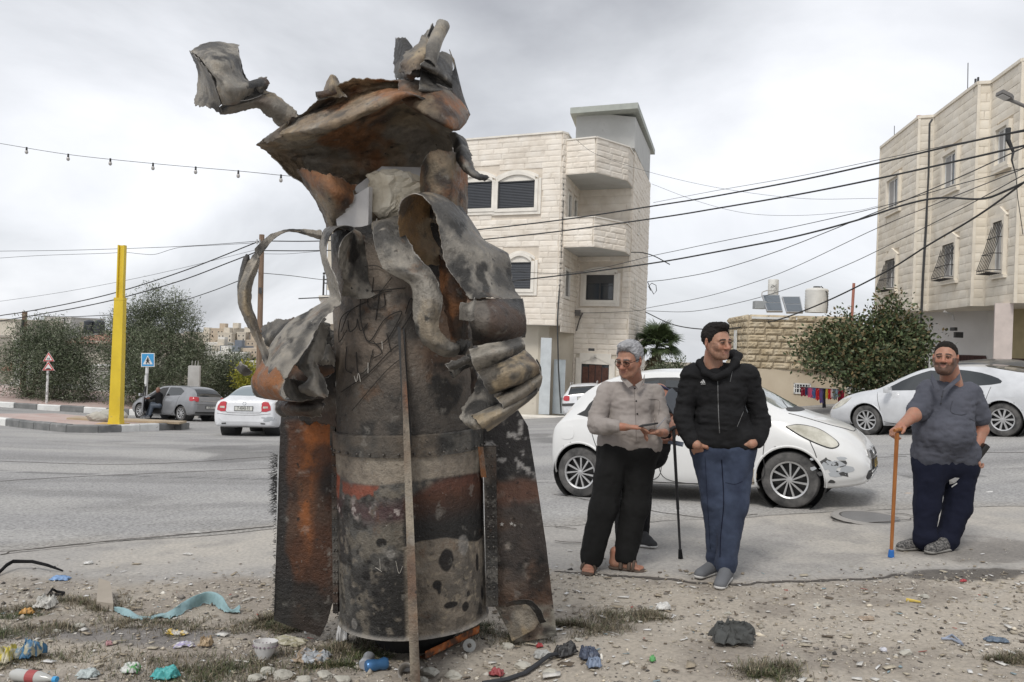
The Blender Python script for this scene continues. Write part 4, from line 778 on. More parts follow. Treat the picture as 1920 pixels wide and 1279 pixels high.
def stone_meshes(name, rough_, mat, n=5, res=(9, 5), rim=.25, seed=0):
    L = []
    for k in range(n):
        a, b = res; V = []
        for i in range(a+1):
            for j in range(b+1):
                x, z = i/a-.5, j/b-.5; e_ = min(min(i, a-i), min(j, b-j)); d = 0 if e_ == 0 else 1
                V.append((x, z, d))
        V = np.array(V); nz = fbm(np.c_[V[:, 0]*4+k*7, V[:, 1]*2, 0*V[:, 0]+seed], 1.3, 4)
        dep = np.where(V[:, 2] > 0, 1-rough_*(.9-nz*1.4), rim); V3 = np.c_[V[:, 0], -dep, V[:, 1]]
        Fc = [(i*(b+1)+j, (i+1)*(b+1)+j, (i+1)*(b+1)+j+1, i*(b+1)+j+1) for i in range(a) for j in range(b)]
        nV = len(V3); ring = [i*(b+1) for i in range(a+1)]+[a*(b+1)+j for j in range(1, b+1)]+[i*(b+1)+b for i in range(a-1, -1, -1)]+[j for j in range(b-1, 0, -1)]
        V3 = np.vstack([V3, V3[ring]*(1, 0, 1)]); Fc += [(ring[(i+1) % len(ring)], ring[i], nV+i, nV+(i+1) % len(ring)) for i in range(len(ring))]
        L.append(mesh(name, V3, Fc, mat, False))
    return L
def clad(rt, w, meshes, ch, sl, holes, depth, name='stone', count=[0], limit=300, z0=None, z1=None, u0=0, u1=None, gap=.007, jit=.25, one=None, topf=None, parent_name=None):
    "courses of real stones on a wall; single objects up to the limit, then one joined mesh"
    z0 = w.z0 if z0 is None else z0; z1 = w.z1 if z1 is None else z1; u1 = w.L if u1 is None else u1; n = max(1, round((z1-z0)/ch)); ch = (z1-z0)/n
    JV, JF, b0 = [], [], 0; rg = random.Random(int(w.L*977)+n)
    M0 = Matrix(((w.e.x, -w.n.x, 0), (w.e.y, -w.n.y, 0), (0, 0, 1))).to_4x4()
    for r in range(n):
        za, zb = z0+r*ch, z0+(r+1)*ch; u = u0-rg.random()*sl*.8*(r % 2)-.0; segs = []
        while u < u1: 
            l = sl*rg.uniform(1-jit, 1+jit); segs.append((max(u, u0), min(u+l, u1))); u += l
        for (a, b) in segs:
            pieces = [(a, b)]
            for (ha, hb, hza, hzb) in holes:
                if zb > hza+.03 and za < hzb-.03:
                    q = []
                    for (c, d) in pieces:
                        if d <= ha or c >= hb: q.append((c, d)); continue
                        if c < ha: q.append((c, ha))
                        if d > hb: q.append((hb, d))
                    pieces = q
            for (c, d) in pieces:
                if d-c < .07: continue
                me = rg.choice(meshes); cen = w.p((c+d)/2, (za+zb)/2, 0); dd = depth*rg.uniform(.8, 1.15); S_ = (d-c-gap, dd, ch-gap)
                if count[0] < limit and not one:
                    o = link(name, me, rt); o.matrix_parent_inverse = Matrix.Translation(-Vector(rt.location)) if rt.parent is None else Matrix.Identity(4)
                    o.matrix_basis = Matrix.Translation(cen) @ M0 @ Matrix.Diagonal((*S_, 1)); count[0] += 1
                else:
                    T = np.array(Matrix.Translation(cen) @ M0 @ Matrix.Diagonal((*S_, 1))); V = np.array([v.co[:] for v in me.vertices]); V = V@T[:3, :3].T+T[:3, 3]; JV.append(V); JF += [[i+b0 for i in f.vertices] for f in me.polygons]; b0 += len(V)
    if JV:
        o = mo(name, np.concatenate(JV), JF, meshes[0].materials[0], rt); tag(o, kind='stuff')
def solid(rt, name, poly, z0, z1, mat, rot=0):
    B = MB(); B.prism([(x, y, z0) for x, y in poly], (0, 0, z1-z0)); return B.build(name, mat, rt)
M_ws = pm('white_stone', [(.28, (.68, .61, .52)), (.5, (.78, .715, .625)), (.72, (.85, .795, .715))], scale=1.7, detail=8, rough=.9, bump=.5, bscale=7, tint=.07, speck=[(5, .68, (.50, .42, .32), .5)])
M_wj = flat('joint_mortar', (.66, .59, .50), rough=.95)
M_wtrim = flat('stone_trim', (.78, .74, .67), rough=.8, bump=.15, scale=2)
M_plas = pm('grey_plaster', [(.3, (.47, .47, .45)), (.7, (.58, .58, .56))], scale=.9, rough=.92, bump=.15, speck=[(2.2, .62, (.38, .37, .35), .5)])
M_plc = pm('cream_plaster', [(.3, (.56, .51, .42)), (.7, (.66, .61, .52))], scale=.9, rough=.92, bump=.15, speck=[(1.7, .62, (.48, .43, .35), .6)])
M_blk = flat('black_slat', (.035, .04, .05), rough=.45); M_blk2 = flat('dark_frame', (.05, .05, .05), rough=.5)
M_gls = pm('dark_glass', [(0, (.035, .042, .05))], rough=.06, spec=.8); M_room = flat('dark_room', (.012, .012, .012))
M_conc = pm('raw_concrete', [(.3, (.42, .405, .38)), (.7, (.56, .545, .52))], scale=2, rough=.93, bump=.3)
def arch_window(rt, w, u0, u1, z0, z1, shutter=True, arch=.35, open_=False):
    n = 14; f = None
    B = MB(); t = .16; w.box(B, u0-t, u0, z0-t, z1+.05, .0, .13); w.box(B, u1, u1+t, z0-t, z1+.05, .0, .13); w.box(B, u0, u1, z0-t, z0, 0, .13)
    w.box(B, u0-t*1.9, u0-t, z0-t*1.9, z1+.1, 0, .07); w.box(B, u1+t, u1+t*1.9, z0-t*1.9, z1+.1, 0, .07); w.box(B, u0-t, u1+t, z0-t*1.9, z0-t, 0, .09)
    f = B.build('window', M_wtrim, rt)
    B = MB(); cu = (u0+u1)/2; hw = (u1-u0)/2
    for (ex_, dd, hh) in ((.0, .12, .0), (t*.95, .08, .09)):
        A_ = []
        for i in range(n+1):
            s_ = -1+2*i/n; A_.append((cu+s_*(hw+ex_), z1+hh+arch*(1-s_*s_)*1.0))
        for i in range(n):
            (ua, za), (ub, zb) = A_[i], A_[i+1]
            B.add([w.p(ua, za, 0), w.p(ub, zb, 0), w.p(ub, zb+t*.95, 0), w.p(ua, za+t*.95, 0), w.p(ua, za, dd), w.p(ub, zb, dd), w.p(ub, zb+t*.95, dd), w.p(ua, za+t*.95, dd)], [(0, 1, 2, 3), (7, 6, 5, 4), (0, 4, 5, 1), (1, 5, 6, 2), (2, 6, 7, 3), (3, 7, 4, 0)])
    w_ = MB(); pts = [w.p(u0, z1, .03)]+[w.p(cu+(-1+2*i/n)*hw, z1+arch*(1-(-1+2*i/n)**2), .03) for i in range(1, n)]+[w.p(u1, z1, .03)]; B.prism(pts, -w.n*.1)
    B.build('arch', M_wtrim, f)
    B = MB(); w.box(B, u0, u1, z0, z1, -.03, .006); B.build('pane', M_gls, f)
    if shutter:
        B = MB(); ns = int((z1-z0)/.075)
        for i in range(ns):
            z = z0+.02+i*(z1-z0-.03)/ns; B.add([w.p(u0, z, .05), w.p(u1, z, .05), w.p(u1, z+.058, .025), w.p(u0, z+.058, .025), w.p(u0, z, .02), w.p(u1, z, .02), w.p(u1, z+.058, .01), w.p(u0, z+.058, .01)], [(0, 1, 2, 3), (7, 6, 5, 4), (0, 4, 5, 1), (1, 5, 6, 2), (2, 6, 7, 3), (3, 7, 4, 0)])
        tag(B.build('slat', M_blk, f), kind='stuff')
    B = MB(); k = .05
    for q in ((u0, u0+k, z0, z1), (u1-k, u1, z0, z1), (u0+k, u1-k, z0, z0+k), (u0+k, u1-k, z1-k, z1)): w.box(B, *q, -.02, .075)
    if open_: w.box(B, (u0+u1)/2-.05, (u0+u1)/2+.03, z0+k, z1-k, 0, .05); w.box(B, u0+k, u1-k, z1-.42, z1-k, 0, .06)
    B.build('frame', M_blk2, f)
    if open_:
        B = MB(); w.box(B, (u0+u1)/2+.03, u1-k, z0+k, z1-.42, -.06, -.04); B.build('pane', pm('pane_grey', [(0, (.17, .18, .19))], rough=.15), f)
        B = MB(); w.box(B, (u0+u1)/2+.03, u1-k, z0+.75, z0+.78, .02, .035); B.build('glazing_bar', M_blk2, f)
    return f
def slit(rt, w, u0, u1, z0, z1, t=.08):
    B = MB(); 
    for q in ((u0-t, u0, z0-t, z1+t), (u1, u1+t, z0-t, z1+t), (u0, u1, z0-t, z0), (u0, u1, z1, z1+t)): w.box(B, *q, 0, .09)
    f = B.build('window', M_wtrim, rt); B = MB(); w.box(B, u0, u1, z0, z1, -.03, .008); B.build('pane', M_gls, f); return f
# ---------------------------------------------------------------- the pale stone building behind the casing
K1, K2, K3, K4, K5 = P(1046, 500, 37.1), P(1054, 500, 37.35), P(1081, 500, 41.0), P(1181, 500, 39.9), P(1213, 500, 48)
e_ = (Vector((K1[0], K1[1]))-Vector((-2.2, 39.0))).normalized(); KL = (K1[0]-e_.x*9.5, K1[1]-e_.y*9.5)
WB = root('apartment_building', 'three-storey pale stone apartment building with two corner balconies, behind the men', 'building', (K1[0], K1[1], float(farz(K1[0], K1[1]))))
zA0 = P(1030, 610, 37.3)[2]; zA1 = P(1048, 249, 37.1)[2]; zG = float(farz(1, 38))-.6
wA = Wall(KL, K1, zA0, zA1); wCh = Wall(K1, K2, zA0, zA1); wB = Wall(K2, K3, zG, zA1); wC = Wall(K3, K4, zG, zA1); wD = Wall(K4, K5, zG, zA1)
def off(q, d): return (q[0], q[1]+d)
back = (KL[0]+3.5, KL[1]+11); inner = [KL[:2], K1[:2], K2[:2], K3[:2], K4[:2], K5[:2], back]
cxy = np.mean([q for q in inner], axis=0)
solid(WB, 'wall', inner, zA0+.12, zA1-.02, M_wj)
# ground floor set back under the overhang, plaster left, stone right
gfl = [(KL[0]+.6, KL[1]+1.2), (K1[0]-.75, K1[1]+1.25), (K2[0]-.45, K2[1]+1.1), K3[:2], K4[:2], K5[:2], back]
solid(WB, 'ground_floor_wall', gfl, zG, zA0+.12, M_plc)
B = MB(); B.prism([(q[0], q[1], zA0) for q in [KL, K1, K2, (K2[0]-.45, K2[1]+1.1), gfl[0]]], (0, 0, .12)); B.build('soffit', M_plas, WB)
SW = stone_meshes('stone', .3, M_ws, 6, seed=3, rim=.66)
cntW = [0]
def hole(w, x0, y0, x1, y1, m=.0): u0, u1 = w.u_at(x0, (y0+y1)/2), w.u_at(x1, (y0+y1)/2); xm = (x0+x1)/2; return (u0-m, u1+m, w.z_at(xm, y1)-m, w.z_at(xm, y0)+m)
hA = [hole(wA, 935, 340, 1004, 391), hole(wA, 862, 342, 924, 392), hole(wA, 953, 492, 997, 542), (1.0, 2.6, zA0+5.2, zA0+6.8)]
mar = .32
hh = lambda h: [(a-mar, b+mar, c-mar, d+.55) for a, b, c, d in h]
uvis = wA.u_at(868, 400)
clad(WB, wA, SW, .262, 1.0, hh(hA), .045, count=cntW, u0=uvis)
cntW2 = [999]; clad(WB, wA, SW, .262, 1.0, hh(hA), .045, count=cntW2, u1=uvis-.02)
for h in hA[:3]: arch_window(WB, wA, *h, arch=.30)
clad(WB, wCh, SW, .262, .5, [], .07, count=cntW)
B = MB(); B.prism([wA.p(0, zA1, .1), wA.p(wA.L, zA1, .1), wCh.p(wCh.L, zA1, .1), (K3[0], K3[1], zA1), (K3[0]-.3, K3[1], zA1), wCh.p(wCh.L, zA1, -.25), wA.p(wA.L, zA1, -.25), wA.p(0, zA1, -.25)], (0, 0, .08)); B.build('coping', M_wtrim, WB)
hB = [hole(wB, 1057.5, 508, 1065.5, 556), hole(wB, 1063.5, 366, 1068, 409), hole(wB, 1074.5, 376, 1079, 409)]
hC = [hole(wC, 1100, 516, 1152, 563), hole(wC, 1090, 683, 1142, 745)]
clad(WB, wB, SW, .262, 1.0, [(a-.15, b+.15, c-.1, d+.1) for a, b, c, d in hB], .07, count=cntW2, z0=zA0-.3)
for h in hB: slit(WB, wB, *h, t=.13)
h = hC[0]; clad(WB, wC, SW, .262, .95, [(h[0]-.4, h[1]+.4, h[2]-.4, h[3]+.65), (hC[1][0]-.35, hC[1][1]+.35, hC[1][2]-3, hC[1][3]+.5)], .07, count=cntW, z0=zG, z1=P(1100, 478, 40)[2])
clad(WB, wC, SW, .40, 1.3, [], .05, count=cntW, z0=P(1100, 478, 40)[2], z1=P(1100, 350, 40)[2])
arch_window(WB, wC, *h, shutter=False, arch=.18, open_=True)
d = hC[1]; f = slit(WB, wC, d[0], d[1], zG, d[3], t=.3)
B = MB(); um = (d[0]+d[1])/2; pts = [wC.p(d[0]-.1, d[3], .12), wC.p(um, d[3]+.35, .12), wC.p(d[1]+.1, d[3], .12), wC.p(d[1]+.1, d[3]+.55, .12), wC.p(d[0]-.1, d[3]+.55, .12)]; B.prism(pts, -wC.n*.1); B.build('arch', M_wtrim, f)
M_door = pm('carved_wood', [(.3, (.045, .018, .012)), (.7, (.11, .045, .03))], scale=8, rough=.5)
B = MB(); 
for i in range(4): a = d[0]+.03+(d[1]-d[0]-.06)*i/4; wC.box(B, a+.02, a+(d[1]-d[0]-.06)/4-.02, zG, d[3]-.15+.1*(i in (1, 2)), .008, .05)
B.build('door', M_door, WB)
clad(WB, wD, SW, .262, 1.1, [], .07, count=cntW2)
for (x0, y0, x1, y1) in ((1194, 395, 1196.5, 438), (1186.5, 525, 1189, 572)): slit(WB, wD, *hole(wD, x0, y0, x1, y1), t=.12)
# balconies: parapet boxes carried round the corner
def balcony(yt, yb, ys, name, topcap):
    zt, zb = P(1090, yt, 37.4)[2], P(1090, yb, 37.4)[2]; q = [K2[:2], P(1112, 430, 36.6)[:2], P(1172, 440, 38.2)[:2], P(1181, 440, 39.6)[:2]]
    bal = solid(WB, 'balcony', q+[K4[:2], K3[:2]], zb, zb+.14, M_plas)
    for i in range(3):
        w = Wall(q[i], q[i+1], zb, zt); B = MB(); w.box(B, 0, w.L, zb+.14, zt, -.16, -.01); 
        B.build('parapet', M_wj, bal); clad(bal, w, SW, .262, .9, [], .07, count=cntW2, z0=zb)
        B = MB(); w.box(B, -.02, w.L+.02, zt, zt+.06, -.2, .1); B.build('coping', M_wtrim, bal)
    return bal
balcony(412, 466, 0, 'b', 1); balcony(266, 330, 0, 't', 1)
# stair head with its sloping slab roof
sh = [P(1080, 240, 38.6)[:2], P(1191, 240, 39.3)[:2], P(1219, 300, 47)[:2], P(1120, 300, 47)[:2]]; zs = P(1120, 214, 39)[2]
B = MB(); B.add([(*q, zA1-.05) for q in sh]+[(*sh[0], zs), (*sh[1], zs), (*sh[2], P(1219, 283, 47)[2]), (*sh[3], P(1219, 283, 47)[2])], [(0, 1, 2, 3), (7, 6, 5, 4), (0, 4, 5, 1), (1, 5, 6, 2), (2, 6, 7, 3), (3, 7, 4, 0)])
B.build('stair_head', M_plas, WB)
rf = [P(1069, 213, 37.9), P(1196, 203, 38.4), P(1228, 290, 48), P(1100, 290, 48)]; B = MB(); B.prism(rf, (0, 0, .28)); B.build('roof', flat('painted_roof_edge', (.42, .44, .40), rough=.7), WB)
B = MB(); w = Wall(K1, (K1[0]+.05, K1[1]), 0, 1); B.tube([P(1058, 262, 37.2), P(1055, 400, 37.2), P(1050, 520, 37.2), P(1045, 600, 37.0), P(1047, 690, 37.4), P(1052, 775, 37.6)], .035, 6); B.build('downpipe', M_blk2, WB)
B = MB(); B.tube([wC.p(.45, P(1084, 587, 41)[2], .1), wC.p(.3, P(1076, 600, 41)[2], .15), wC.p(.15, P(1070, 620, 41)[2], .12)], .035, 6); B.box(P(1083, 587, 40.7), (.3, .15, .3)); B.build('cable_box', flat('cable_grey', (.13, .12, .11)), WB)
B = MB(); B.box(P(1109, 655.5, 40.1), (.30, .15, .13), bev=.02); B.build('wall_lamp', M_blk2, WB)
B = MB(); 
for (a, b) in (((1018, 640), (1034, 770)),): B.box(P(1022, 705, 37.7), (.5, .25, 3.6)); 
B.build('gate_post', flat('gate_paint', (.58, .62, .64), rough=.6), WB)
B = MB(); B.box(P(1048, 725, 38.4), (.55, .3, 2.6)); B.box(P(1055, 722, 38.1), (.2, .2, 1.2)); B.build('meter_cupboard', flat('cupboard_blue', (.42, .46, .48), rough=.6), WB)
B = MB(); B.box(P(1002, 787, 36.5), (3.2, 1.0, .35)); B.build('step', M_wtrim, WB)
# far left end of the building with a railing terrace
TW = root('terrace_house', 'pale stone house end with a black iron railing on its terrace, left of the casing', 'building', P(640, 700, 43))
zt = P(606, 580, 42.6)[2]; B = MB(); B.prism([(*P(600, 590, 42)[:2], P(600, 607, 42)[2]), (*P(680, 590, 41)[:2], P(600, 607, 42)[2]), (*P(680, 590, 46)[:2], P(600, 607, 42)[2]), (*P(604, 590, 46)[:2], P(600, 607, 42)[2])], (0, 0, P(600, 558, 42)[2]-P(600, 607, 42)[2])); B.build('terrace', M_wtrim, TW)
B = MB(); B.prism([(*P(597.5, 556, 41.8)[:2], P(600, 559, 41.8)[2]), (*P(680, 556, 40.8)[:2], P(600, 559, 41.8)[2]), (*P(680, 556, 46)[:2], P(600, 559, 41.8)[2]), (*P(600, 556, 46)[:2], P(600, 559, 41.8)[2])], (0, 0, .14)); B.build('cornice', M_wtrim, TW)
B = MB(); B.box((P(650, 700, 43.5)[0], 44.5, P(650, 700, 43)[2]), (2.2, 4.0, 6.2)); B.build('wall', M_plc, TW)
B = MB(); B.box((P(655, 500, 44.5)[0], 46.0, P(655, 480, 44.5)[2]+.3), (2.6, 2.4, 4.4)); B.build('upper_wall', M_plc, TW)
rl = MB(); zr = P(606, 557, 42)[2]; xr = P(606.5, 540, 42.1)[0]; rl.cyl((xr, 42.1, zr), (xr, 42.1, zr+1.15), .05, n=8); rl.ball((xr, 42.1, zr+1.24), .07)
for i in range(1, 12): rl.cyl((xr+i*.17, 42.1, zr), (xr+i*.17, 42.1, zr+.98), .016, n=5)
for z in (.95, .72, .1): rl.cyl((xr, 42.1, zr+z), (xr+2.0, 42.1, zr+z), .02, n=5)
rl.build('railing', M_blk2, TW)
for i in range(6):
    rl = MB(); c_ = Vector((xr+.12+i*.34, 42.08, zr+.84)); rl.tube([c_+Vector((math.cos(a)*.09, 0, math.sin(a)*.09)) for a in np.linspace(0, 6.2, 12)], .012, 4); rl.build('railing_ring', M_blk2, TW)
# ---------------------------------------------------------------- stepped building on the right
xs = [(1647.5, 34.0), (1717, 29.5), (1746, 29.3), (1826, 25.6), (1851, 25.5), (1907, 23.5), (1932, 23.4), (2010, 20.6)]
kp = [P(x, 430, Y) for x, Y in xs]; zt = P(1750, 222, 29.4)[2]; zb = P(1820, 574, 25.6)[2]; zg = float(farz(14, 26))-.8
RB = root('apartment_building', 'cream stone apartment building with stepped bays and iron window grilles at the right edge', 'building', (kp[3][0], kp[3][1], zg))
M_rs = pm('cream_stone', [(.28, (.66, .59, .48)), (.5, (.74, .68, .58)), (.72, (.80, .75, .66))], scale=1.3, detail=8, rough=.85, bump=.25, bscale=9, tint=.055)
M_rt = flat('cream_trim', (.75, .69, .59), rough=.8, scale=2); M_rj = flat('cream_mortar', (.58, .51, .41), rough=.95)
bx2 = [kp[-1][0]+9, 24.]; rear = [(kp[-1][0]+10, kp[-1][1]+2), (kp[0][0]+12, kp[0][1]+5), (kp[0][0]+1.5, kp[0][1]+3)]
solid(RB, 'wall', [q[:2] for q in kp]+rear, zb+.1, zt-.02, M_rj)
solid(RB, 'soffit', [q[:2] for q in kp]+rear, zb, zb+.1, M_rt)
SR = stone_meshes('stone', .12, M_rs, 6, res=(5, 3), seed=9, rim=.72); cntR = [0]; cntR2 = [999]
walls = [Wall(kp[i], kp[i+1], zb, zt) for i in range(len(kp)-1)]
wins = {0: [(1668, 335, 1689, 390, 0), (1651, 487, 1683, 541, 1)], 2: [(1774, 288, 1798, 350, 0), (1757, 458, 1795, 520, 1)], 4: [(1874, 240, 1895, 306, 0), (1856, 416, 1886, 508, 1)]}
M_white = flat('white_upvc', (.72, .72, .70), rough=.4); M_curt = flat('curtain_cloth', (.36, .35, .34), rough=.9, stretch=(6, 6, .4))
M_grl = flat('grille_iron', (.035, .032, .03), rough=.6)
for i in (2, 4, 0, 1, 3, 5, 6):
    w = walls[i]; hs = []
    for (x0, y0, x1, y1, g) in wins.get(i, []):
        if g: x0 = x0+(x1-x0)*.42
        h = hole(w, x0, y0, x1, y1); hs.append((h, g))
    clad(RB, w, SR, .285, .82, [(a-.16, b+.16, c-.2, d+.2) for (a, b, c, d), g in hs], .035, count=cntR, limit=300, gap=.01)
    for (a, b, c, d), g in hs:
        B = MB(); t = .14
        for q in ((a-t, a, c-t, d+t), (b, b+t, c-t, d+t), (a, b, c-t, c), (a, b, d, d+t)): w.box(B, *q, 0, .14)
        if g: B.prism([w.p(a-t*1.3, d+t, .09), w.p((a+b)/2, d+t+.32, .09), w.p(b+t*1.3, d+t, .09)], -w.n*.09)
        w.box(B, a-t*1.4, b+t*1.4, c-t*1.7, c-t, 0, .13)
        f = B.build('window', M_rt, RB); B = MB(); w.box(B, a, b, c, d, -.03, .008); B.build('pane', M_gls, f)
        B = MB(); k = .06
        for q in ((a, a+k, c, d), (b-k, b, c, d), (a+k, b-k, c, c+k), (a+k, b-k, d-k, d), ((a+b)/2-k/2, (a+b)/2+k/2, c+k, d-k)): w.box(B, *q, -.01, .035)
        B.build('frame', M_white, f)
        B = MB(); w.box(B, a+k, (a+b)/2-k/2, c+k, d-k, 0, .014); B.build('curtain', M_curt, f)
        if g:
            B = MB(); W_ = b-a; n = max(6, int(W_/.12)); dp = .34 if i < 4 else .45
            for j in range(n+1):
                u_ = a-.06+(W_+.12)*j/n; B.tube([w.p(u_, d+.05, .09), w.p(u_, (c+d)/2, .09+dp*.45), w.p(u_, c-.05+.1, .09+dp*.95), w.p(u_, c-.08, .09+dp), w.p(u_, c-.1, .1)], .012, 4)
            for z_ in (0.04, .35, .66, .97):
                dd = .09+dp*(1-z_)**.9; z2 = c-.06+(d-c+.1)*z_; B.tube([w.p(a-.06, z2, .09), w.p(a-.06, z2, dd), w.p(b+.06, z2, dd), w.p(b+.06, z2, .09)], .013, 4)
            B.build('grille', M_grl, f)
B = MB()
for i, w in enumerate(walls): w.box(B, -.03, w.L+.03, zt, zt+.1, -.3, .07+.002*i)
B.build('coping', M_rt, RB)
for i, w in enumerate(walls):
    B = MB(); w.box(B, -.045, .045, zb, zt, -.02, .055+.002*i); B.build('corner_bead', M_rt, RB)
# ground floor
gf = [P(1648, 640, 34)[:2], P(1722, 640, 31)[:2], P(1733, 640, 30.2)[:2], P(1850, 640, 27.8)[:2], P(1990, 640, 24.5)[:2]]
wg = [Wall(gf[i], gf[i+1], zg, zb) for i in range(4)]
solid(RB, 'ground_floor_wall', gf+rear, zg, zb, pm('ground_floor_plaster', [(.3, (.60, .58, .56)), (.7, (.70, .68, .66))], scale=.7, rough=.9, bump=.12))
B = MB(); w = wg[2]; u0, u1 = w.u_at(1797, 690), w.u_at(1848, 690); zd = w.z_at(1820, 666); w.box(B, u0, u1, zg, zd, 0, .03); dr = B.build('garage_door', pm('brown_slats', [(.35, (.045, .018, .016)), (.65, (.09, .035, .03))], scale=4, stretch=(8, 8, .3), rough=.6), RB)
B = MB()
for j in range(9): uu = u0+(u1-u0)*(j+.5)/9; w.box(B, uu-.10, uu+.10, zg, zd-.05, .03, .05)
B.build('door_board', MATS['brown_slats'], dr)
B = MB(); w = wg[3]; u0, u1 = w.u_at(1896, 690), w.u_at(1990, 690); zd = w.z_at(1905, 672); w.box(B, u0, u1, zg, zd, 0, .04); B.build('garage_door', MATS['brown_slats'], RB)
B = MB(); w.box(B, u0-.3, u1, zd, w.z_at(1905, 580), 0, .05); B.build('yellow_panel', flat('ochre_panel', (.44, .37, .22), rough=.9), RB)
px_ = P(1880, 640, 24.0); B = MB(); B.box((px_[0], px_[1], (zg+zb)/2), (.47, .47, zb-zg+.01), rz=-.5); B.build('pillar', flat('pink_paint', (.62, .54, .50), rough=.8), RB)
B = MB(); q = P(1797, 628, 28.0); B.box(q, (.28, .12, .2), bev=.01); B.box((q[0]-.12, q[1]+.1, q[2]+.2), (.1, .3, .12)); B.build('floodlight', M_blk2, RB)
B = MB(); q = P(1786, 590, 27.6); B.tube([(q[0]-.3, q[1], q[2]+.1), q, (q[0]+.05, q[1], q[2]-.2)], .04, 6); B.build('pipe_stub', M_conc, RB)
B = MB(); B.tube([P(1748, 224, 28.9), P(1743, 232, 28.9), P(1741, 330, 28.9), P(1736, 420, 28.9), P(1730, 520, 28.9), P(1727, 590, 28.9), P(1726, 660, 28.9)], .035, 6); B.build('downpipe', M_blk2, RB)
B = MB(); B.tube([P(1741, 320, 28.85), P(1738, 420, 28.85), P(1732, 520, 28.85), P(1729, 590, 28.85)], .02, 6); B.build('wall_cable', M_blk2, RB)
B = MB(); B.cyl(P(1723, 224, 30), P(1723, 217, 30), .09, n=8); B.build('chimney_pipe', flat('clay_pipe', (.40, .20, .14)), RB)
for (x, ya, yb, Y) in ((1815, 160, 118, 26.6), (1677, 262, 236, 32.5)):
    B = MB(); B.cyl(P(x-(ya-yb)*.02, ya+12, Y), P(x, yb, Y), .014, n=5); B.build('antenna', M_blk2, RB)
for x in (1829, 1834):
    B = MB(); B.cyl(P(x-1, 172, 25.9), P(x, 145 if x > 1830 else 148, 25.9), .035, n=5); B.build('rebar_stub', M_blk2, RB)
# wall in front of it
SB = root('block_wall', 'low grey block wall between the fruit tree and the cream building', 'wall', P(1722, 720, 27))
w = Wall(P(1692, 700, 28)[:2], P(1748, 700, 25)[:2], float(farz(13, 27))-.6, P(1720, 678, 26.5)[2]); B = MB(); w.box(B, 0, w.L, w.z0, w.z1, -.2, 0); B.build('core', M_conc, SB)
SC = stone_meshes('block', .2, flat('block_grey', (.40, .375, .34), rough=.95, bump=.4, tint=.1), 3, res=(3, 2)); clad(SB, w, SC, .22, .42, [], .03, name='block', count=[0])
B = MB(); B.cyl(P(1743, 700, 24.8), P(1744, 672, 24.8), .04, n=8); B.build('post', M_white, SB)
# ---------------------------------------------------------------- old stone house with solar panels
hA_, hB_, hC_ = P(1366, 640, 36), P(1402, 640, 31.5), P(1600, 640, 30.5)
SH = root('stone_house', 'old rough-stone house with a plastered lower storey behind the white hatchback', 'building', (hB_[0], hB_[1], float(farz(hB_[0], hB_[1]))))
zt2 = P(1430, 590, 31.4)[2]; zm = P(1450, 692, 31.4)[2]; zg2 = float(farz(9, 31))-1.2; rr = [(hC_[0], hC_[1]+7), (hA_[0]+1.5, hA_[1]+4)]
M_os = pm('old_stone', [(.25, (.34, .27, .17)), (.5, (.46, .385, .27)), (.75, (.57, .50, .38))], scale=2.6, detail=8, rough=.95, bump=1., bscale=9, tint=.14, speck=[(5, .64, (.22, .19, .15), .7)])
solid(SH, 'wall', [hA_[:2], hB_[:2], hC_[:2]]+rr, zm, zt2-.03, flat('old_mortar', (.36, .30, .22)))
solid(SH, 'lower_wall', [(hA_[0]-.1, hA_[1]), (hB_[0]-.05, hB_[1]-.12), (hC_[0]+2, hC_[1]-.12)]+rr, zg2, zm, pm('ochre_plaster', [(.3, (.50, .42, .31)), (.7, (.60, .52, .40))], scale=.8, rough=.95, bump=.2, speck=[(3, .66, (.36, .30, .22), .7)]))
SO = stone_meshes('stone', .95, M_os, 7, res=(7, 4), seed=21); cS = [0]
for w in (Wall(hB_, hC_, zm, zt2), Wall(hA_, hB_, zm, zt2)): clad(SH, w, SO, .27, .56, [], .11, count=cS, gap=.02, jit=.35)
w = Wall(hB_, (hC_[0]+2, hC_[1]), zm, zt2)
B = MB(); w.box(B, .1, 3.4, w.z_at(1450, 599), w.z_at(1450, 595), .12, .2); B.build('gutter_pipe', M_white, SH)
wl = Wall((hB_[0]-.05, hB_[1]-.12), (hC_[0]+2, hC_[1]-.12), zg2, zm)
for (x0, x1) in ((1488, 1520), (1588, 1622)):
    u0, u1 = wl.u_at(x0, 725), wl.u_at(x1, 725); z0_, z1_ = wl.z_at(x0, 738), wl.z_at(x0, 718); B = MB(); k = .05
    for q in ((u0, u0+k, z0_, z1_), (u1-k, u1, z0_, z1_), (u0, u1, z0_, z0_+k), (u0, u1, z1_-k, z1_)): wl.box(B, *q, 0, .05)
    for j in range(1, 6): uu = u0+(u1-u0)*j/6; wl.box(B, uu-.015, uu+.015, z0_, z1_, .01, .04)
    wl.box(B, u0, u1, (z0_+z1_)/2-.015, (z0_+z1_)/2+.015, .02, .045); f = B.build('window', M_white, SH); B = MB(); wl.box(B, u0, u1, z0_, z1_, -.01, .005); B.build('pane', M_gls, f)
w2 = Wall(hA_, hB_, zm, zt2); B = MB(); w2.box(B, 2.2, 2.45, zm+.2, zt2-.6, .12, .15); w2.box(B, 2.7, 2.8, zm+.2, zt2-.6, .12, .16); B.build('side_window', M_white, SH)
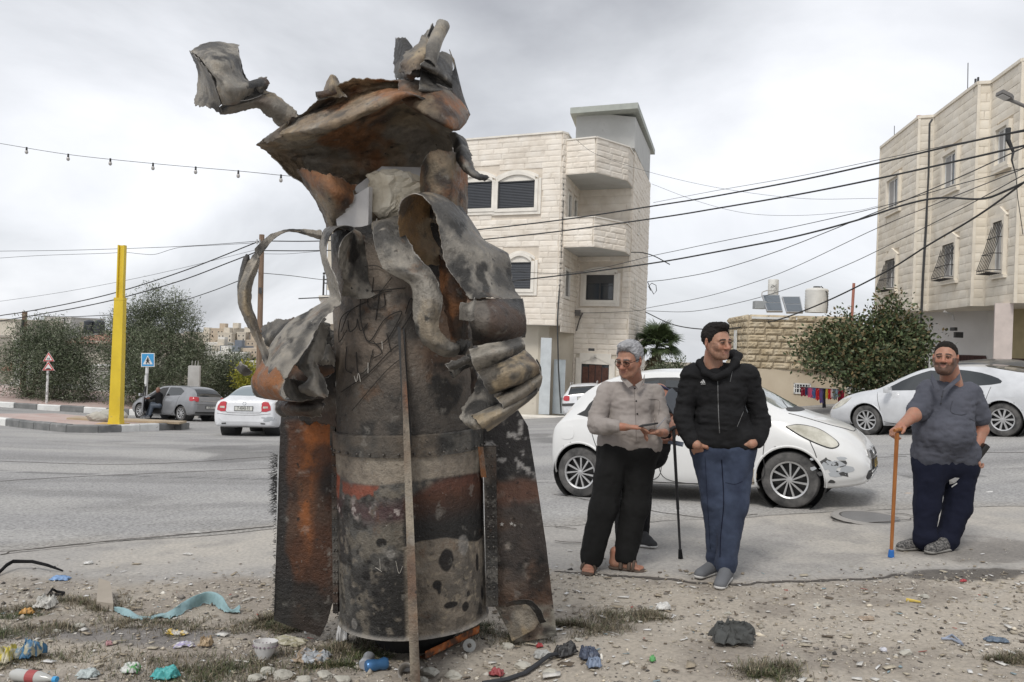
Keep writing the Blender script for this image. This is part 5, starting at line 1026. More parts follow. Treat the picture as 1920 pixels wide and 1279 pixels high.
# things on its roof
def solar(px0, px1, py0, py1, lab):
    a = Vector(P(px0, py1, 31.9)); b = Vector(P(px1-6, py1, 31.9)); c_ = Vector(P(px1-12+(px1-px0)*.0, py0, 33.0)); d_ = Vector(P(px0-9, py0, 33.0))
    t_ = root('solar_panel', lab, 'solar panel', a, 0, 'solar panels on the stone house'); B = MB(); n = (b-a).cross(d_-a).normalized()*.08
    B.prism([a, b, c_, d_], -n if n.z > 0 else n); B.build('frame', flat('panel_alloy', (.45, .46, .47), rough=.4, metal=.5), t_)
    for k in range(2):
        l = lambda s, r: a.lerp(b, s).lerp(d_.lerp(c_, s), r); up_ = Vector(n)*(-.12 if n.z < 0 else .12); B = MB(); B.prism([l(.05, .04+.48*k), l(.95, .04+.48*k), l(.95, .48+.48*k), l(.05, .48+.48*k)], up_); B.build('glass', pm('panel_glass', [(0, (.10, .12, .14))], rough=.15, spec=.7), t_)
solar(1438, 1474, 553, 583, 'left solar panel on the stone house roof'); solar(1475, 1512, 556, 585, 'right solar panel on the stone house roof')
a = P(1450, 538, 33.5); t_ = root('water_heater', 'upright white boiler cylinder behind the solar panels', 'boiler', a); M_tank = flat('tank_white', (.70, .69, .65), rough=.5)
MB().lathe([(0, -.35), (.21, -.35), (.215, -.3), (.215, .28), (.2, .31), (0, .32)], a, 24).build('cylinder', M_tank, t_, True, ang=50)
MB().tube([P(1428, 555, 33.2), P(1429, 548, 33.2), P(1437, 545, 33.2), P(1450, 545, 33.2), P(1455, 538, 33.2), P(1456, 532, 33.2)], .02, 6).build('pipe', M_conc, t_)
text('emblem', 'ZN', .16, Matrix.Translation(P(1450, 537, 33.27)) @ Matrix.Rotation(R(90), 4, 'X'), M_blk2, t_)
a = P(1531, 563, 32.5); t_ = root('water_tank', 'ribbed white plastic water tank on the stone house roof', 'water tank', a)
pr = [(0, -.5), (.44, -.5)]+[(.44+(.02 if k % 2 else -.008), -.47+.9*k/16) for k in range(17)]+[(.40, .46), (.2, .5), (0, .5)]; MB().lathe(pr, a, 30).build('tank', M_tank, t_, True, ang=60)
MB().lathe([(0, .5), (.14, .5), (.14, .56), (0, .56)], a, 16).build('lid', M_blk2, t_); MB().tube([(a[0]+.05, a[1]-.3, a[2]+.55), (a[0]+.25, a[1]-.42, a[2]+.3), (a[0]+.27, a[1]-.5, a[2]-.2), (a[0]+.2, a[1]-.55, a[2]-.5)], .02, 6).build('hose', M_blk2, t_)
tag(MB().box(P(1424, 572, 32.6), (.45, .4, .32), bev=.02).build('roof_box', flat('box_grey', (.34, .36, .37))), 'small grey metal box left of the solar panels', 'box')
tag(MB().cyl(P(1597, 600, 30), P(1601, 531, 30), .055, n=8).build('column_bar', flat('rust_paint', (.42, .17, .12))), 'thin rusty red pole rising behind the fruit tree', 'pole')
# laundry
M_line = flat('line_wire', (.25, .25, .25)); ln = [P(1487, 724, 29.3), P(1530, 727, 29.0), P(1580, 730, 28.8), P(1600, 728, 28.7)]
tag(MB().tube([tuple(q) for q in cat1(np.array(ln), 20)], .012, 5).build('washing_line', M_line), 'sagging washing line of bright clothes below the fruit tree', 'washing line')
cols = [('dark red', (.22, .01, .03), 9, 17), ('navy', (.04, .05, .12), 6, 15), ('pink', (.6, .12, .22), 8, 19), ('blue', (.08, .14, .32), 8, 20), ('red patterned', (.5, .02, .03), 9, 23), ('purple', (.16, .12, .3), 6, 28), ('black', (.03, .03, .04), 6, 40), ('yellow', (.6, .45, .08), 6, 19), ('scarlet', (.55, .02, .03), 6, 20), ('white', (.65, .62, .62), 4, 17), ('grey', (.22, .25, .27), 7, 20), ('pale blue', (.3, .42, .5), 4, 15), ('maroon', (.2, .01, .03), 8, 24), ('crimson', (.4, .02, .06), 5, 20)]
x = 1502
for i, (cn, c_, w_, h_) in enumerate(cols):
    a = np.interp(x+w_/2, [1487, 1530, 1580, 1600], [724, 727, 730, 728]); Yl = np.interp(x, [1487, 1600], [29.3, 28.7]); nU, nV = 8, 8; V = []
    for k in range(nU+1):
        for j in range(nV+1): V.append(P(x+w_*j/nV*(1+.1*math.sin(k)), a+h_*k/nU+1.2*math.sin(j*1.3+i)*(k/nU), Yl+.10*math.sin(j*1.9+i*2)*(.3+k/nU)))
    V = np.array(V); V = np.concatenate([V, V+(0, .03, 0)]); Fg = gridf(nU+1, nV+1); N = (nU+1)*(nV+1); bd = [j for j in range(nV+1)]; E = [(bd[j], bd[j+1], bd[j+1]+N, bd[j]+N) for j in range(nV)]+[(N-1-j, N-2-j, 2*N-2-j, 2*N-1-j) for j in range(nV)]+[(k*(nV+1), (k+1)*(nV+1), (k+1)*(nV+1)+N, k*(nV+1)+N) for k in range(nU)]+[(k*(nV+1)+nV, (k+1)*(nV+1)+nV, (k+1)*(nV+1)+nV+N, k*(nV+1)+nV+N) for k in range(nU)]
    lb = ['garment hanging at the left end of the washing line', 'narrow garment second from the left on the line', 'garment hanging third from the left on the line', 'patterned garment beside the pink one', 'garment in the middle of the line', 'long narrow garment hanging mid line', 'longest hanging garment, lowest on the line', 'garment between black and scarlet ones', 'garment right of the yellow one', 'narrow garment right of the scarlet one', 'garment right of the white one', 'narrow garment right of the grey one', 'wide garment near the right end of the line', 'garment at the right end of the line'][i]
    o = mo('garment', V, np.concatenate([Fg, Fg[:, ::-1]+N, np.array(E)]), flat('cloth_'+cn.replace(' ', '_'), c_, rough=.95, scale=14, speck=[(11, .6, (.6, .5, .45), .8)] if 'pattern' in cn or cn in ('blue', 'dark red') else None), None, True)
    tag(o, cn+' '+lb, 'garment', 'clothes on the washing line'); x += w_*.88
# ---------------------------------------------------------------- houses left
def house(nm, lab, px0, px1, yt, yb, Yd, depth, mat, wins=(), grp=None, roofm=None, cat='house', ang=0., par=.12):
    a, b = P(px0, (yt+yb)/2, Yd), P(px1, (yt+yb)/2, Yd+ang); z1_ = P((px0+px1)/2, yt, Yd)[2]; z0_ = P((px0+px1)/2, yb, Yd)[2]-(1.5 if Yd < 120 else 4)
    t_ = root(nm, lab, cat, (a[0], a[1], z0_), 0, grp); w = Wall(a, b, z0_, z1_)
    B = MB(); w.box(B, 0, w.L, z0_, z1_, -depth, 0); B.build('wall', mat, t_)
    B = MB(); w.box(B, -.06*depth/6, w.L+.06*depth/6, z1_, z1_+par, -depth*1.01, .05); B.build('roof', roofm or mat, t_)
    for (wx0, wy0, wx1, wy1) in wins:
        u0, u1 = w.u_at(wx0, wy0), w.u_at(wx1, wy0); za, zb_ = w.z_at(wx0, wy1), w.z_at(wx0, wy0); B = MB(); w.box(B, u0, u1, za, zb_, -.05, .015); B.build('window', M_gls, t_)
    return t_, w
M_h1 = flat('house_cream', (.58, .53, .45), rough=.95, scale=1.5); M_h2 = flat('house_buff', (.50, .42, .33), rough=.95, scale=1.5); M_h3 = flat('house_white', (.66, .64, .60), rough=.95, scale=1.5); M_h4 = flat('house_slate', (.17, .19, .22), rough=.9)
house('house', 'cream flat-roofed house above the left olive tree, two black tanks beside it', 26, 156, 603, 770, 70, 14, M_h1, [(68, 612, 78, 616)], ang=6)
house('roof_room', 'unfinished concrete rooftop room on the cream house', 84, 133, 596, 606, 74, 6, M_conc, [(96, 598, 99, 606), (108, 598, 111, 606), (120, 598, 123, 606)], cat='roof room')
t_, w = house('house', 'house with a low red tiled roof under the two black tanks', 118, 212, 642, 770, 62, 9, M_h1, [(180, 650, 188, 660), (158, 700, 172, 715)])
B = MB(); M_tile = pm('roof_tile', [(.3, (.30, .14, .10)), (.7, (.44, .24, .18))], scale=2, rough=.9, stretch=(3, 3, 1)); z_ = P(160, 643, 62)[2]; z2 = P(160, 625, 66)[2]
B.add([(w.p(-.4, z_, .5)), w.p(w.L+.4, z_, .5), w.p(w.L-.5, z2, -4.5), w.p(.5, z2, -4.5), w.p(-.4, z_, -9), w.p(w.L+.4, z_, -9)], [(0, 1, 2, 3), (3, 2, 5, 4), (0, 3, 4), (1, 5, 2), (0, 4, 5, 1)]); B.build('tiled_roof', M_tile, t_)
for k, x in enumerate((167.5, 186)):
    a = P(x, 613, 66); pr = [(0, -.55), (.4, -.55)]+[(.42+(.015 if j % 2 else 0), -.5+.95*j/12) for j in range(13)]+[(.2, .55), (0, .57)]
    o = MB().lathe([(r_, z_) for r_, z_ in pr], a, 22).build('water_tank', M_blk, None, True); tag(o, ['left black ribbed water tank above the red tiled roof', 'right black ribbed water tank, nearest the yellow post'][k], 'water tank', 'black tanks on the roof')
    o.scale = (1, 1, 1)
t_, w = house('house', 'cream house at the left edge of the photo with a small awning', -60, 20, 632, 770, 48, 8, M_h1, [(-30, 650, -18, 672)], ang=2)
B = MB(); B.prism([P(2, 694, 47), P(22, 684, 46.4), P(30, 694, 46.4), P(8, 696, 46)], (0, 0, .12)); B.build('awning', M_tile, t_)
house('outbuilding', 'pale plastered wall seen between the olive trunks', 26, 58, 640, 775, 49, 3, M_h3, cat='outbuilding')
house('block_wall', 'bare concrete block wall at the left edge of the photo', -40, 24, 726, 765, 44, .3, flat('blockwork', (.36, .34, .31), bump=.4), cat='wall', ang=.5)
house('garden_house', 'low pale house seen between the two olive trees', 150, 208, 690, 775, 46, 5, M_h3, [(156, 695, 163, 703)], cat='house')
house('garden_wall', 'low brown garden wall behind the yellow post', 128, 262, 750, 775, 42.5, .3, flat('garden_wall_brown', (.30, .255, .20), bump=.4), cat='wall')
# town on the far hillside
rg = random.Random(11); HG_ = 'houses on the far hillside'
rowsH = [(395, 425, 618, 640, 300, M_h2, 'flat-roofed house on the ridge, leftmost of the far town'), (408, 434, 626, 645, 296, M_h1, 'long cream house on the far ridge with dark porch'), (425, 438, 617, 636, 302, M_h1, 'taller cream house standing on the far ridge'), (444, 460, 625, 646, 300, M_h1, 'cream house on the far ridge, second from the sky gap'), (458, 474, 628, 645, 304, M_h3, 'pale house on the far ridge with a green lower wall'), (470, 486, 628, 642, 300, M_h2, 'brown house on the far ridge, nearest the wooden pole'), (492, 520, 622, 645, 300, M_h1, 'cream house on the far ridge, right of the wooden pole'),
 (385, 410, 645, 662, 262, M_h3, 'white house low on the far hill, leftmost'), (397, 412, 650, 662, 255, M_h1, 'small cream house beside the slate-blue one'), (413, 447, 652, 670, 250, M_h4, 'slate-blue building with white window bays on the far hill'), (446, 482, 656, 676, 252, M_h2, 'wide buff building on the far hill beside the slate one'), (382, 440, 664, 684, 238, M_h3, 'long white terrace low on the far hill'), (436, 480, 682, 700, 232, M_h3, 'low white building at the foot of the far hill'), (480, 530, 660, 684, 246, M_h1, 'cream block on the far hill behind the wooden pole'), (462, 484, 640, 652, 280, M_h2, 'small buff house halfway up the far hill'), (200, 240, 628, 640, 300, M_h1, 'cream house on the far ridge beside the yellow post'), (0, 22, 628, 640, 300, M_h3, 'pale house on the far ridge at the left edge'), (345, 392, 625, 645, 310, M_h1, 'cream house on the far ridge behind the big olive')]
for (x0, x1, y0, y1, Yd, m_, lb) in rowsH:
    ws = []; n = max(2, int((x1-x0)/6))
    if m_ is M_h4: ws = []
    else:
        for j in range(n):
            if rg.random() < .75: cx_ = x0+(x1-x0)*(j+.5)/n; ws.append((cx_-1, y0+3, cx_+1, y0+6))
            if y1-y0 > 16 and rg.random() < .7: ws.append((cx_-1, y0+10, cx_+1.2, y0+14))
    t_, w = house('house', lb, x0, x1, y0, y1, Yd, 14, m_, ws, HG_, par=.5)
    if m_ is M_h4:
        for (a, b, c_, d_) in ((420, 653, 429, 659), (416, 661, 429, 666)):
            B = MB(); w.box(B, w.u_at(a, b), w.u_at(c_, b), w.z_at(a, d_), w.z_at(a, b), 0, .6); B.build('bay', M_h3, t_)
    if rg.random() < .8:
        B = MB(); uu = rg.uniform(.2, .7)*w.L; w.box(B, uu, uu+2.2, w.z1+.5, w.z1+2.4, -6, -3); B.build('roof_box', m_, t_)
# grey distant ridge right of the palm
B = MB(); hr = [P(x, y, 420) for x, y in ((1225, 700), (1250, 696), (1290, 692), (1340, 690), (1390, 696))]; V = []
for q in hr: V += [q, (q[0]*1.3, q[1]*1.3, q[2]-4), (q[0]*.75, q[1]*.75, q[2]-38)]
Fc = []
for i in range(4): Fc += [(i*3+2, (i+1)*3+2, (i+1)*3, i*3), (i*3, (i+1)*3, (i+1)*3+1, i*3+1)]
tag(mo('hill', V, Fc, flat('far_hill', (.22, .23, .24), rough=1, scale=.02), None, True), kind='structure')
# ================================================================== VEGETATION
M_bark = pm('bark', [(.3, (.075, .06, .045)), (.7, (.17, .14, .11))], scale=5, rough=.95, bump=.8)
def leafcloud(name, parent, lobes, n, size, cols, mat, twig=9, seed=0, thr=.495, outw=.6, asp=.35, hollow=.45, spread=.16, wob=.5):
    rg_ = np.random.default_rng(seed); w = np.array([r[0]*r[1]*r[2] for _, r in lobes])**.67; w /= w.sum(); nt_ = n//twig
    k = rg_.choice(len(lobes), nt_, p=w); C = np.array([l[0] for l in lobes])[k]; Rr = np.array([l[1] for l in lobes])[k]
    d = rg_.normal(size=(nt_, 3)); d /= np.linalg.norm(d, axis=1, keepdims=True); rr = hollow+(1-hollow)*rg_.random(nt_)**.5
    lump = 1+wob*(fbm(d*1.6+k[:, None]*3.1, 1.2, 3, seed)-.5)*2
    T = C+d*Rr*(rr*lump)[:, None]
    keep = fbm(T, 1.3/max(.3, Rr.mean()*.4), 3, seed+5) > thr; T = T[keep]; d = d[keep]; m_ = len(T)
    out = d*outw+rg_.normal(size=(m_, 3))*.5+(0, 0, .25); out /= np.linalg.norm(out, axis=1, keepdims=True)
    T = np.repeat(T, twig, 0); O = np.repeat(out, twig, 0); m_ = len(T); s_ = rg_.random(m_)
    pos = T+O*(s_*size*4.5)[:, None]+rg_.normal(size=(m_, 3))*size*spread*6
    a = O+rg_.normal(size=(m_, 3))*.8; a /= np.linalg.norm(a, axis=1, keepdims=True); b_ = np.cross(a, rg_.normal(size=(m_, 3))); b_ /= np.linalg.norm(b_, axis=1, keepdims=True)
    L = size*rg_.uniform(.7, 1.3, m_)[:, None]; Wd = L*asp
    n_ = np.cross(a, b_)
    V = np.stack([pos, pos+a*L*.5+b_*Wd*.5+n_*L*.06, pos+a*L, pos+a*L*.5-b_*Wd*.5+n_*L*.06], 1).reshape(-1, 3); Fc = np.arange(len(V)).reshape(-1, 4)
    cc = np.array(cols)[rg_.integers(0, len(cols), m_)]*(.75+.5*rg_.random(m_))[:, None]; tw = np.repeat(rg_.uniform(.8, 1.2, len(T)//twig), twig); cc = cc*tw[:, None]
    o = mo(name, V, Fc, mat, parent, False, np.repeat(cc, 4, 0)); return o
def leafmat(name, rough=.6):
    m = pm(name, [(.3, (.9, .9, .9)), (.7, (1.1, 1.1, 1.1))], rough=rough, attr=True, spec=.4, scale=1); b_ = [n for n in m.node_tree.nodes if n.type == 'BSDF_PRINCIPLED'][0]
    return m
M_leaf = leafmat('leaf'); OL = [(.085, .11, .058), (.125, .15, .085), (.175, .195, .13), (.06, .08, .04), (.22, .235, .17)]
def trunk(parent, base, tips, r, seed=0, name='trunk', bend=.25):
    rg_ = random.Random(seed); B = MB(); base = Vector(base)
    for i, t_ in enumerate(tips):
        t_ = Vector(t_); mid = base.lerp(t_, .45)+Vector((rg_.uniform(-1, 1), rg_.uniform(-1, 1), rg_.uniform(-.3, .6)))*bend*(t_-base).length*.3
        pts = [tuple(q) for q in cat1(np.array([base, base.lerp(mid, .5)+Vector((0, 0, .1)), mid, t_]), 12)]; rr = [r*(1-.85*k/11)*(1.25 if k == 0 else 1) for k in range(12)]; B.tube(pts, rr, 8)
        for q in range(5):
            a = Vector(pts[rg_.randint(5, 10)]); b_ = a+Vector((rg_.uniform(-1, 1), rg_.uniform(-1, 1), rg_.uniform(0, 1)))*(t_-base).length*.22; B.tube([a, a.lerp(b_, .5)+Vector((0, 0, .05)), b_], [r*.3, r*.2, r*.06], 5)
    return B.build(name, M_bark, parent, True)
def tree(lab, cat, base, tips, r, lobes_px, Y, n, size, cols, seed, name='olive_tree', grp=None, **k):
    t_ = root(name, lab, cat, base, 0, grp); s_ = Y/F
    lobes = [(P(x, y, Y+dy), (rx_*s_, max(rx_, ry_)*s_*.9, ry_*s_)) for (x, y, dy, rx_, ry_) in lobes_px]
    trunk(t_, base, tips or [l[0] for l in lobes[:6]], r, seed); leafcloud('crown', t_, lobes, n, size, cols, M_leaf, seed=seed, **k); return t_
Yt = 39.5
tree('round olive tree behind the triangular signs on the left', 'olive tree', GP(52, Yt), [P(40, 690, Yt), P(70, 660, Yt), P(95, 680, Yt-1)], .24,
     [(60, 660, 0, 42, 38), (105, 655, 0, 48, 36), (140, 668, .5, 38, 42), (95, 700, -.5, 60, 40), (45, 690, 0, 30, 36), (140, 710, 0, 38, 32), (90, 628, 0, 26, 20), (120, 738, -.5, 45, 22), (78, 738, -.3, 26, 20)], Yt, 70000, .145, OL, 1, asp=.22, hollow=.4, wob=.8)
tree('largest olive tree, rising behind the yellow post and the silver car', 'olive tree', GP(262, 40.5), [P(240, 660, 40.5), P(290, 640, 40.5), P(330, 660, 40.5), P(280, 700, 40)], .3,
     [(290, 610, 0, 40, 42), (250, 640, 0, 42, 46), (335, 640, .5, 40, 50), (292, 580, 0, 18, 30), (335, 588, 0, 18, 28), (222, 660, 0, 24, 36), (290, 670, -1, 75, 50), (236, 705, -.5, 34, 36), (345, 700, 0, 36, 46), (290, 725, -1, 70, 32), (365, 665, .5, 20, 34), (252, 605, 0, 22, 26)], 40.5, 115000, .145, OL, 2, asp=.22, hollow=.4, wob=.8)
tree('olive tree between the silver car and the white saloon', 'olive tree', GP(410, 46), [P(405, 700, 46), P(420, 690, 46)], .2, [(412, 705, 0, 34, 30), (392, 715, 0, 26, 28), (432, 718, 0, 24, 24), (420, 728, 0, 36, 22), (434, 690, .5, 10, 20)], 46, 32000, .17, OL, 3, asp=.22, hollow=.2)
tree('small yellow-green bush behind the white saloon', 'bush', GP(463, 44), [P(462, 708, 44)], .08, [(462, 706, 0, 14, 14), (470, 716, 0, 14, 12)], 44, 7000, .15, [(.32, .30, .03), (.20, .24, .03), (.38, .36, .05)], 4, name='bush')
tree('slender dark shrub standing up behind the olive beside the white saloon', 'shrub', GP(452, 50), [P(452, 690, 50)], .06, [(450, 698, 0, 12, 12), (442, 690, 0, 9, 16), (455, 712, 0, 14, 12)], 50, 7000, .16, OL, 5, name='shrub')
FT = [(.055, .080, .032), (.09, .12, .05), (.13, .15, .075), (.04, .055, .025), (.16, .12, .055)]
Yf = 26.0
tree('low spreading fruit tree with dark leaves in front of the stone house', 'fruit tree', GP(1690, Yf), [P(1640, 690, Yf), P(1600, 690, Yf), P(1560, 680, Yf), P(1680, 640, Yf), P(1720, 650, Yf)], .13,
     [(1560, 655, 0, 48, 28), (1612, 645, 0, 50, 30), (1660, 632, 0, 45, 40), (1680, 620, 0, 30, 34), (1640, 670, -.5, 75, 40), (1590, 690, -.3, 52, 26), (1530, 668, 0, 34, 20), (1700, 660, 0, 34, 30), (1660, 700, -.3, 48, 28), (1586, 612, 0, 16, 16), (1680, 590, 0, 14, 22), (1725, 638, 0, 26, 12), (1510, 660, 0, 16, 14), (1640, 716, 0, 22, 10)], Yf, 44000, .13, FT, 6, name='fruit_tree', asp=.55, hollow=.3, wob=1.1, thr=.52)
# palm
pb = GP(1222, 43); PM_ = root('palm_tree', 'fan palm with a skirt of dry fronds between the building and the man in black', 'palm tree', pb)
pt = P(1232, 655, 43); B = MB(); B.tube([pb, P(1226, 720, 43), pt], [.34, .28, .26], 12); B.build('trunk', M_bark, PM_, True)
def fan(seed, col, droop):
    rg_ = np.random.default_rng(seed); V, Fc, C = [], [], []
    n = 22
    V += [(0, -.02, 0), (0, .02, 0), (.75, .012, .0), (.75, -.012, .0)]; Fc.append((0, 1, 2, 3)); C += [col]*4
    for i in range(n):
        a = R(-80+160*i/(n-1)); L = .85*(1-.25*abs(i/(n-1)-.5)); d = np.array((math.cos(a), math.sin(a), 0)); s_ = np.array((-d[1], d[0], 0))*.028; o = np.array((.72, 0, 0.)); b0 = len(V)
        m_ = o+d*L*.6+(0, 0, -.04); e2 = o+d*L+(0, 0, -.32*droop*rg_.uniform(.5, 1.3)); V += [tuple(o-s_*.4), tuple(o+s_*.4), tuple(m_+s_), tuple(m_-s_), tuple(e2)]; Fc += [(b0, b0+1, b0+2, b0+3), (b0+3, b0+2, b0+4, b0+4)]; C += [np.array(col)*rg_.uniform(.7, 1.3)]*5
    return V, [tuple(dict.fromkeys(f)) for f in Fc], C
FM = []
for k in range(4):
    V, Fc, C = fan(k, (.07, .10, .04) if k < 3 else (.20, .165, .10), 1.0 if k < 3 else 1.6); FM.append(mesh('frond', V, Fc, M_leaf, False, np.array(C)))
rg = random.Random(5)
for i in range(120):
    dead = i > 70; el_ = rg.uniform(-.3, 1.45) if not dead else rg.uniform(-1.45, -.6); az = rg.uniform(0, 6.28); o = link('frond', FM[3 if dead else rg.randint(0, 2)], PM_)
    Mx = Matrix.Translation(Vector(pt)+Vector((0, 0, rg.uniform(-.1, .2) if not dead else rg.uniform(-1.3, 0)))) @ Matrix.Rotation(az, 4, 'Z') @ Matrix.Rotation(-el_, 4, 'Y') @ Matrix.Rotation(rg.uniform(-.5, .5), 4, 'X'); s_ = rg.uniform(.75, 1.1)*(1.0 if not dead else .7)
    o.matrix_basis = Mx @ Matrix.Scale(s_, 4)
rg = random.Random(8)
for i, (x, Yd) in enumerate(((1245, 40), (1262, 40))):
    tree(['leafy garden shrub right of the palm trunk, nearer the palm', 'leafy garden shrub right of the palm, nearer the man in black'][i], 'shrub', GP(x, Yd), [P(x, 715, Yd)], .05, [(x, 705, 0, 14, 9), (x+4, 715, 0, 16, 10)], Yd, 5000, .16, OL, 30+i, name='shrub')
# scrub on the far hill, each a bush of its own
for i in range(26):
    x = rg.uniform(385, 500); y = rg.uniform(646, 700); Yd = np.interp(y, [640, 700], [285, 228]); q = P(x, y, Yd); t_ = np.random.default_rng(i)
    V, Fc = boulder(q, (rg.uniform(1.2, 3), 2, rg.uniform(.9, 1.8)), 60+i, rough_=.4, cuts=0); tag(mo('bush', V, Fc, flat('far_scrub', (.075, .08, .05), rough=1, scale=1), None, True), 'small dark bush among the houses on the far hillside', 'bush', 'bushes on the far hillside')
# ================================================================== POSTS, SIGNS, CABLES
M_yel = pm('yellow_paint', [(.3, (.62, .44, .025)), (.7, (.78, .57, .04))], scale=1.4, rough=.45, speck=[(9, .64, (.34, .26, .12), .7), (2.2, .6, (.55, .42, .12), .5)])
yb = GP(217, 799); 
def _yb():
    for Yd in np.arange(15, 45, .1):
        q = GP(217, Yd); a = q[0]/q[1]; b2 = (q[2]+.2-CAMH)/q[1]; v = 639.5-(-a*sR+b2*cR)*F
        if v < 797: return Yd
    return 30
Yp = _yb(); x0, y0, z0 = GP(217, Yp); z0 += .19; s_ = Yp/F
YP = root('gantry_post', 'bright yellow steel post standing on the traffic island', 'post', (x0, y0, z0)); zS = P(222, 562, Yp)[2]; zT = P(231, 460, Yp)[2]
B = MB(); w0, w1 = 21*s_/2, 17*s_/2; B.add([(x0-w0, y0-w0*.8, z0), (x0+w0, y0-w0*.8, z0), (x0+w0, y0+w0*.8, z0), (x0-w0, y0+w0*.8, z0), (x0-w1, y0-w1*.8, zS), (x0+w1, y0-w1*.8, zS), (x0+w1, y0+w1*.8, zS), (x0-w1, y0+w1*.8, zS)], [(3, 2, 1, 0), (4, 5, 6, 7), (0, 1, 5, 4), (1, 2, 6, 5), (2, 3, 7, 6), (3, 0, 4, 7)]); B.build('lower_post', M_yel, YP)
B = MB(); w2 = 13*s_/2
B.box((x0-w2*.80, y0, (zS+zT)/2), (w2*.36, w2*1.5, zT-zS)); B.box((x0+w2*.80, y0, (zS+zT)/2), (w2*.36, w2*1.5, zT-zS)); B.box((x0, y0, (zS+zT)/2), (w2*1.3, w2*.5, zT-zS-.01)); B.build('upper_post', M_yel, YP)
B = MB(); B.box((x0, y0, zS+.02), (w1*2.06, w1*1.7, .07)); B.build('collar', M_yel, YP)
B = MB(); B.box((x0, y0, z0+.16), (w0*2.2, w0*1.9, .30), top=.82); B.build('flare', M_yel, YP)
B = MB(); B.box((x0-.15, y0, z0+.015), (w0*4.8, w0*4.2, .05)); B.build('base_plate', flat('ochre_plate', (.52, .34, .12)), YP)
B = MB(); B.box(P(238, 788, Yp+2), (3.6, .5, .06), rz=-.05); tag(B.build('plank', flat('plank_wood', (.42, .33, .22))), 'long wooden plank lying on the pavers right of the yellow post', 'plank')
# triangular warning signs
M_gal = flat('galvanised', (.50, .50, .49), rough=.5, metal=.3); M_sred = flat('sign_red', (.55, .05, .04), rough=.4); M_swh = flat('sign_white', (.74, .74, .73), rough=.4); M_sbl = flat('sign_blue', (.055, .32, .62), rough=.4); M_sbk = flat('sign_black', (.02, .02, .02), rough=.5); M_sgr = flat('sign_green', (.03, .22, .12), rough=.5)
Ys = 37.2; sb = GP(87, Ys); t_ = root('sign_pole', 'spotted white pole carrying the two triangular warning signs', 'sign pole', sb)
B = MB(); B.cyl(sb, P(91, 664, Ys), .055, n=10); B.build('pole', pm('peeling_white', [(.42, (.30, .29, .28)), (.5, (.70, .69, .67))], scale=7, rough=.8), t_)
def tri(name, lab, px, py0, py1, hw, Yd, deco):
    a = P(px, (py0+py1)/2, Yd); t_ = root(name, lab, 'road sign', a, 0, 'triangular warning signs'); k = 0
    def T(sc_, y): 
        cx_, cy_ = px, py1-(py1-py0)/3; q = [(px-hw, py1), (px+hw, py1), (px, py0)]; return [P(cx_+(a_-cx_)*sc_, cy_+(b_-cy_)*sc_, y) for a_, b_ in q]
    MB().prism(T(1.06, Yd), (0, .03, 0)).build('back_plate', M_swh, t_); MB().prism(T(.97, Yd-.012), (0, .01, 0)).build('red_border', M_sred, t_); MB().prism(T(.66, Yd-.02), (0, .006, 0)).build('face', M_swh, t_)
    for (pts, m_) in deco: MB().prism([P(px+x, py1-(py1-py0)/3+y, Yd-.026) for x, y in pts], (0, .004, 0)).build('symbol', m_, t_)
tri('road_sign', 'upper triangular warning sign with a small green and black symbol', 91, 661, 677.5, 10.2, Ys-.08, [([(-2.2, 2.4), (-.6, 2.4), (-.6, -.6), (-1.4, -2), (-2.2, -.6)], M_sgr), ([(.4, 2.4), (2.2, 2.4), (2.2, 0), (1.2, -1.6), (.4, 0)], M_sbk)])
tri('road_sign', 'lower triangular warning sign with a black speed bump', 90.5, 678.5, 694.5, 11, Ys-.08, [([(-5.2, 3.4), (5.2, 3.4), (3.4, 1.8), (1, 1.2), (-1, 1.2), (-3.4, 1.8)], M_sbk)])
# pedestrian crossing sign
Yq = 36.0; sb = GP(272, Yq); t_ = root('sign_pole', 'grey and white pole of the blue crossing sign, beside the silver car', 'sign pole', sb)
B = MB(); B.cyl(sb, P(276, 688, Yq), .07, n=10); B.build('pole', M_gal, t_); B = MB(); B.cyl(P(273.8, 720, Yq), P(274.6, 704, Yq), .074, n=10); B.cyl(P(275.4, 700, Yq), P(276, 688, Yq), .074, n=10); B.build('white_band', M_swh, t_)
t_ = root('road_sign', 'square blue pedestrian crossing sign with a walking figure in a white triangle', 'road sign', P(277, 675, Yq-.1))
sq = lambda k, y: [P(277+12*k*a, 675+12.4*k*b, y) for a, b in ((-1, 1), (1, 1), (1, -1), (-1, -1))]
MB().prism(sq(1.04, Yq-.1), (0, .03, 0)).build('back_plate', M_swh, t_); MB().prism(sq(.92, Yq-.112), (0, .01, 0)).build('blue_field', M_sbl, t_)
MB().prism([P(277+x, 675+y, Yq-.12) for x, y in ((-9, 8.2), (9, 8.2), (0, -8.6))], (0, .006, 0)).build('triangle', M_swh, t_)
fg = MB(); q = lambda x, y: P(277+x, 675+y, Yq-.135)
fg.ball(q(0, -3.6), .028, 8, 6); fg.tube([q(0, -2.4), q(0, 1.4)], .03, 6); fg.tube([q(0, 1), q(-1.6, 4), q(-3, 6.6)], .02, 5); fg.tube([q(0, 1), q(1.6, 4), q(2.8, 6.6)], .02, 5); fg.tube([q(0, -2), q(-2.2, .6), q(-3, 1.4)], .014, 5); fg.tube([q(0, -2), q(2, .4), q(3, .6)], .014, 5); fg.build('walking_figure', M_sbk, t_)
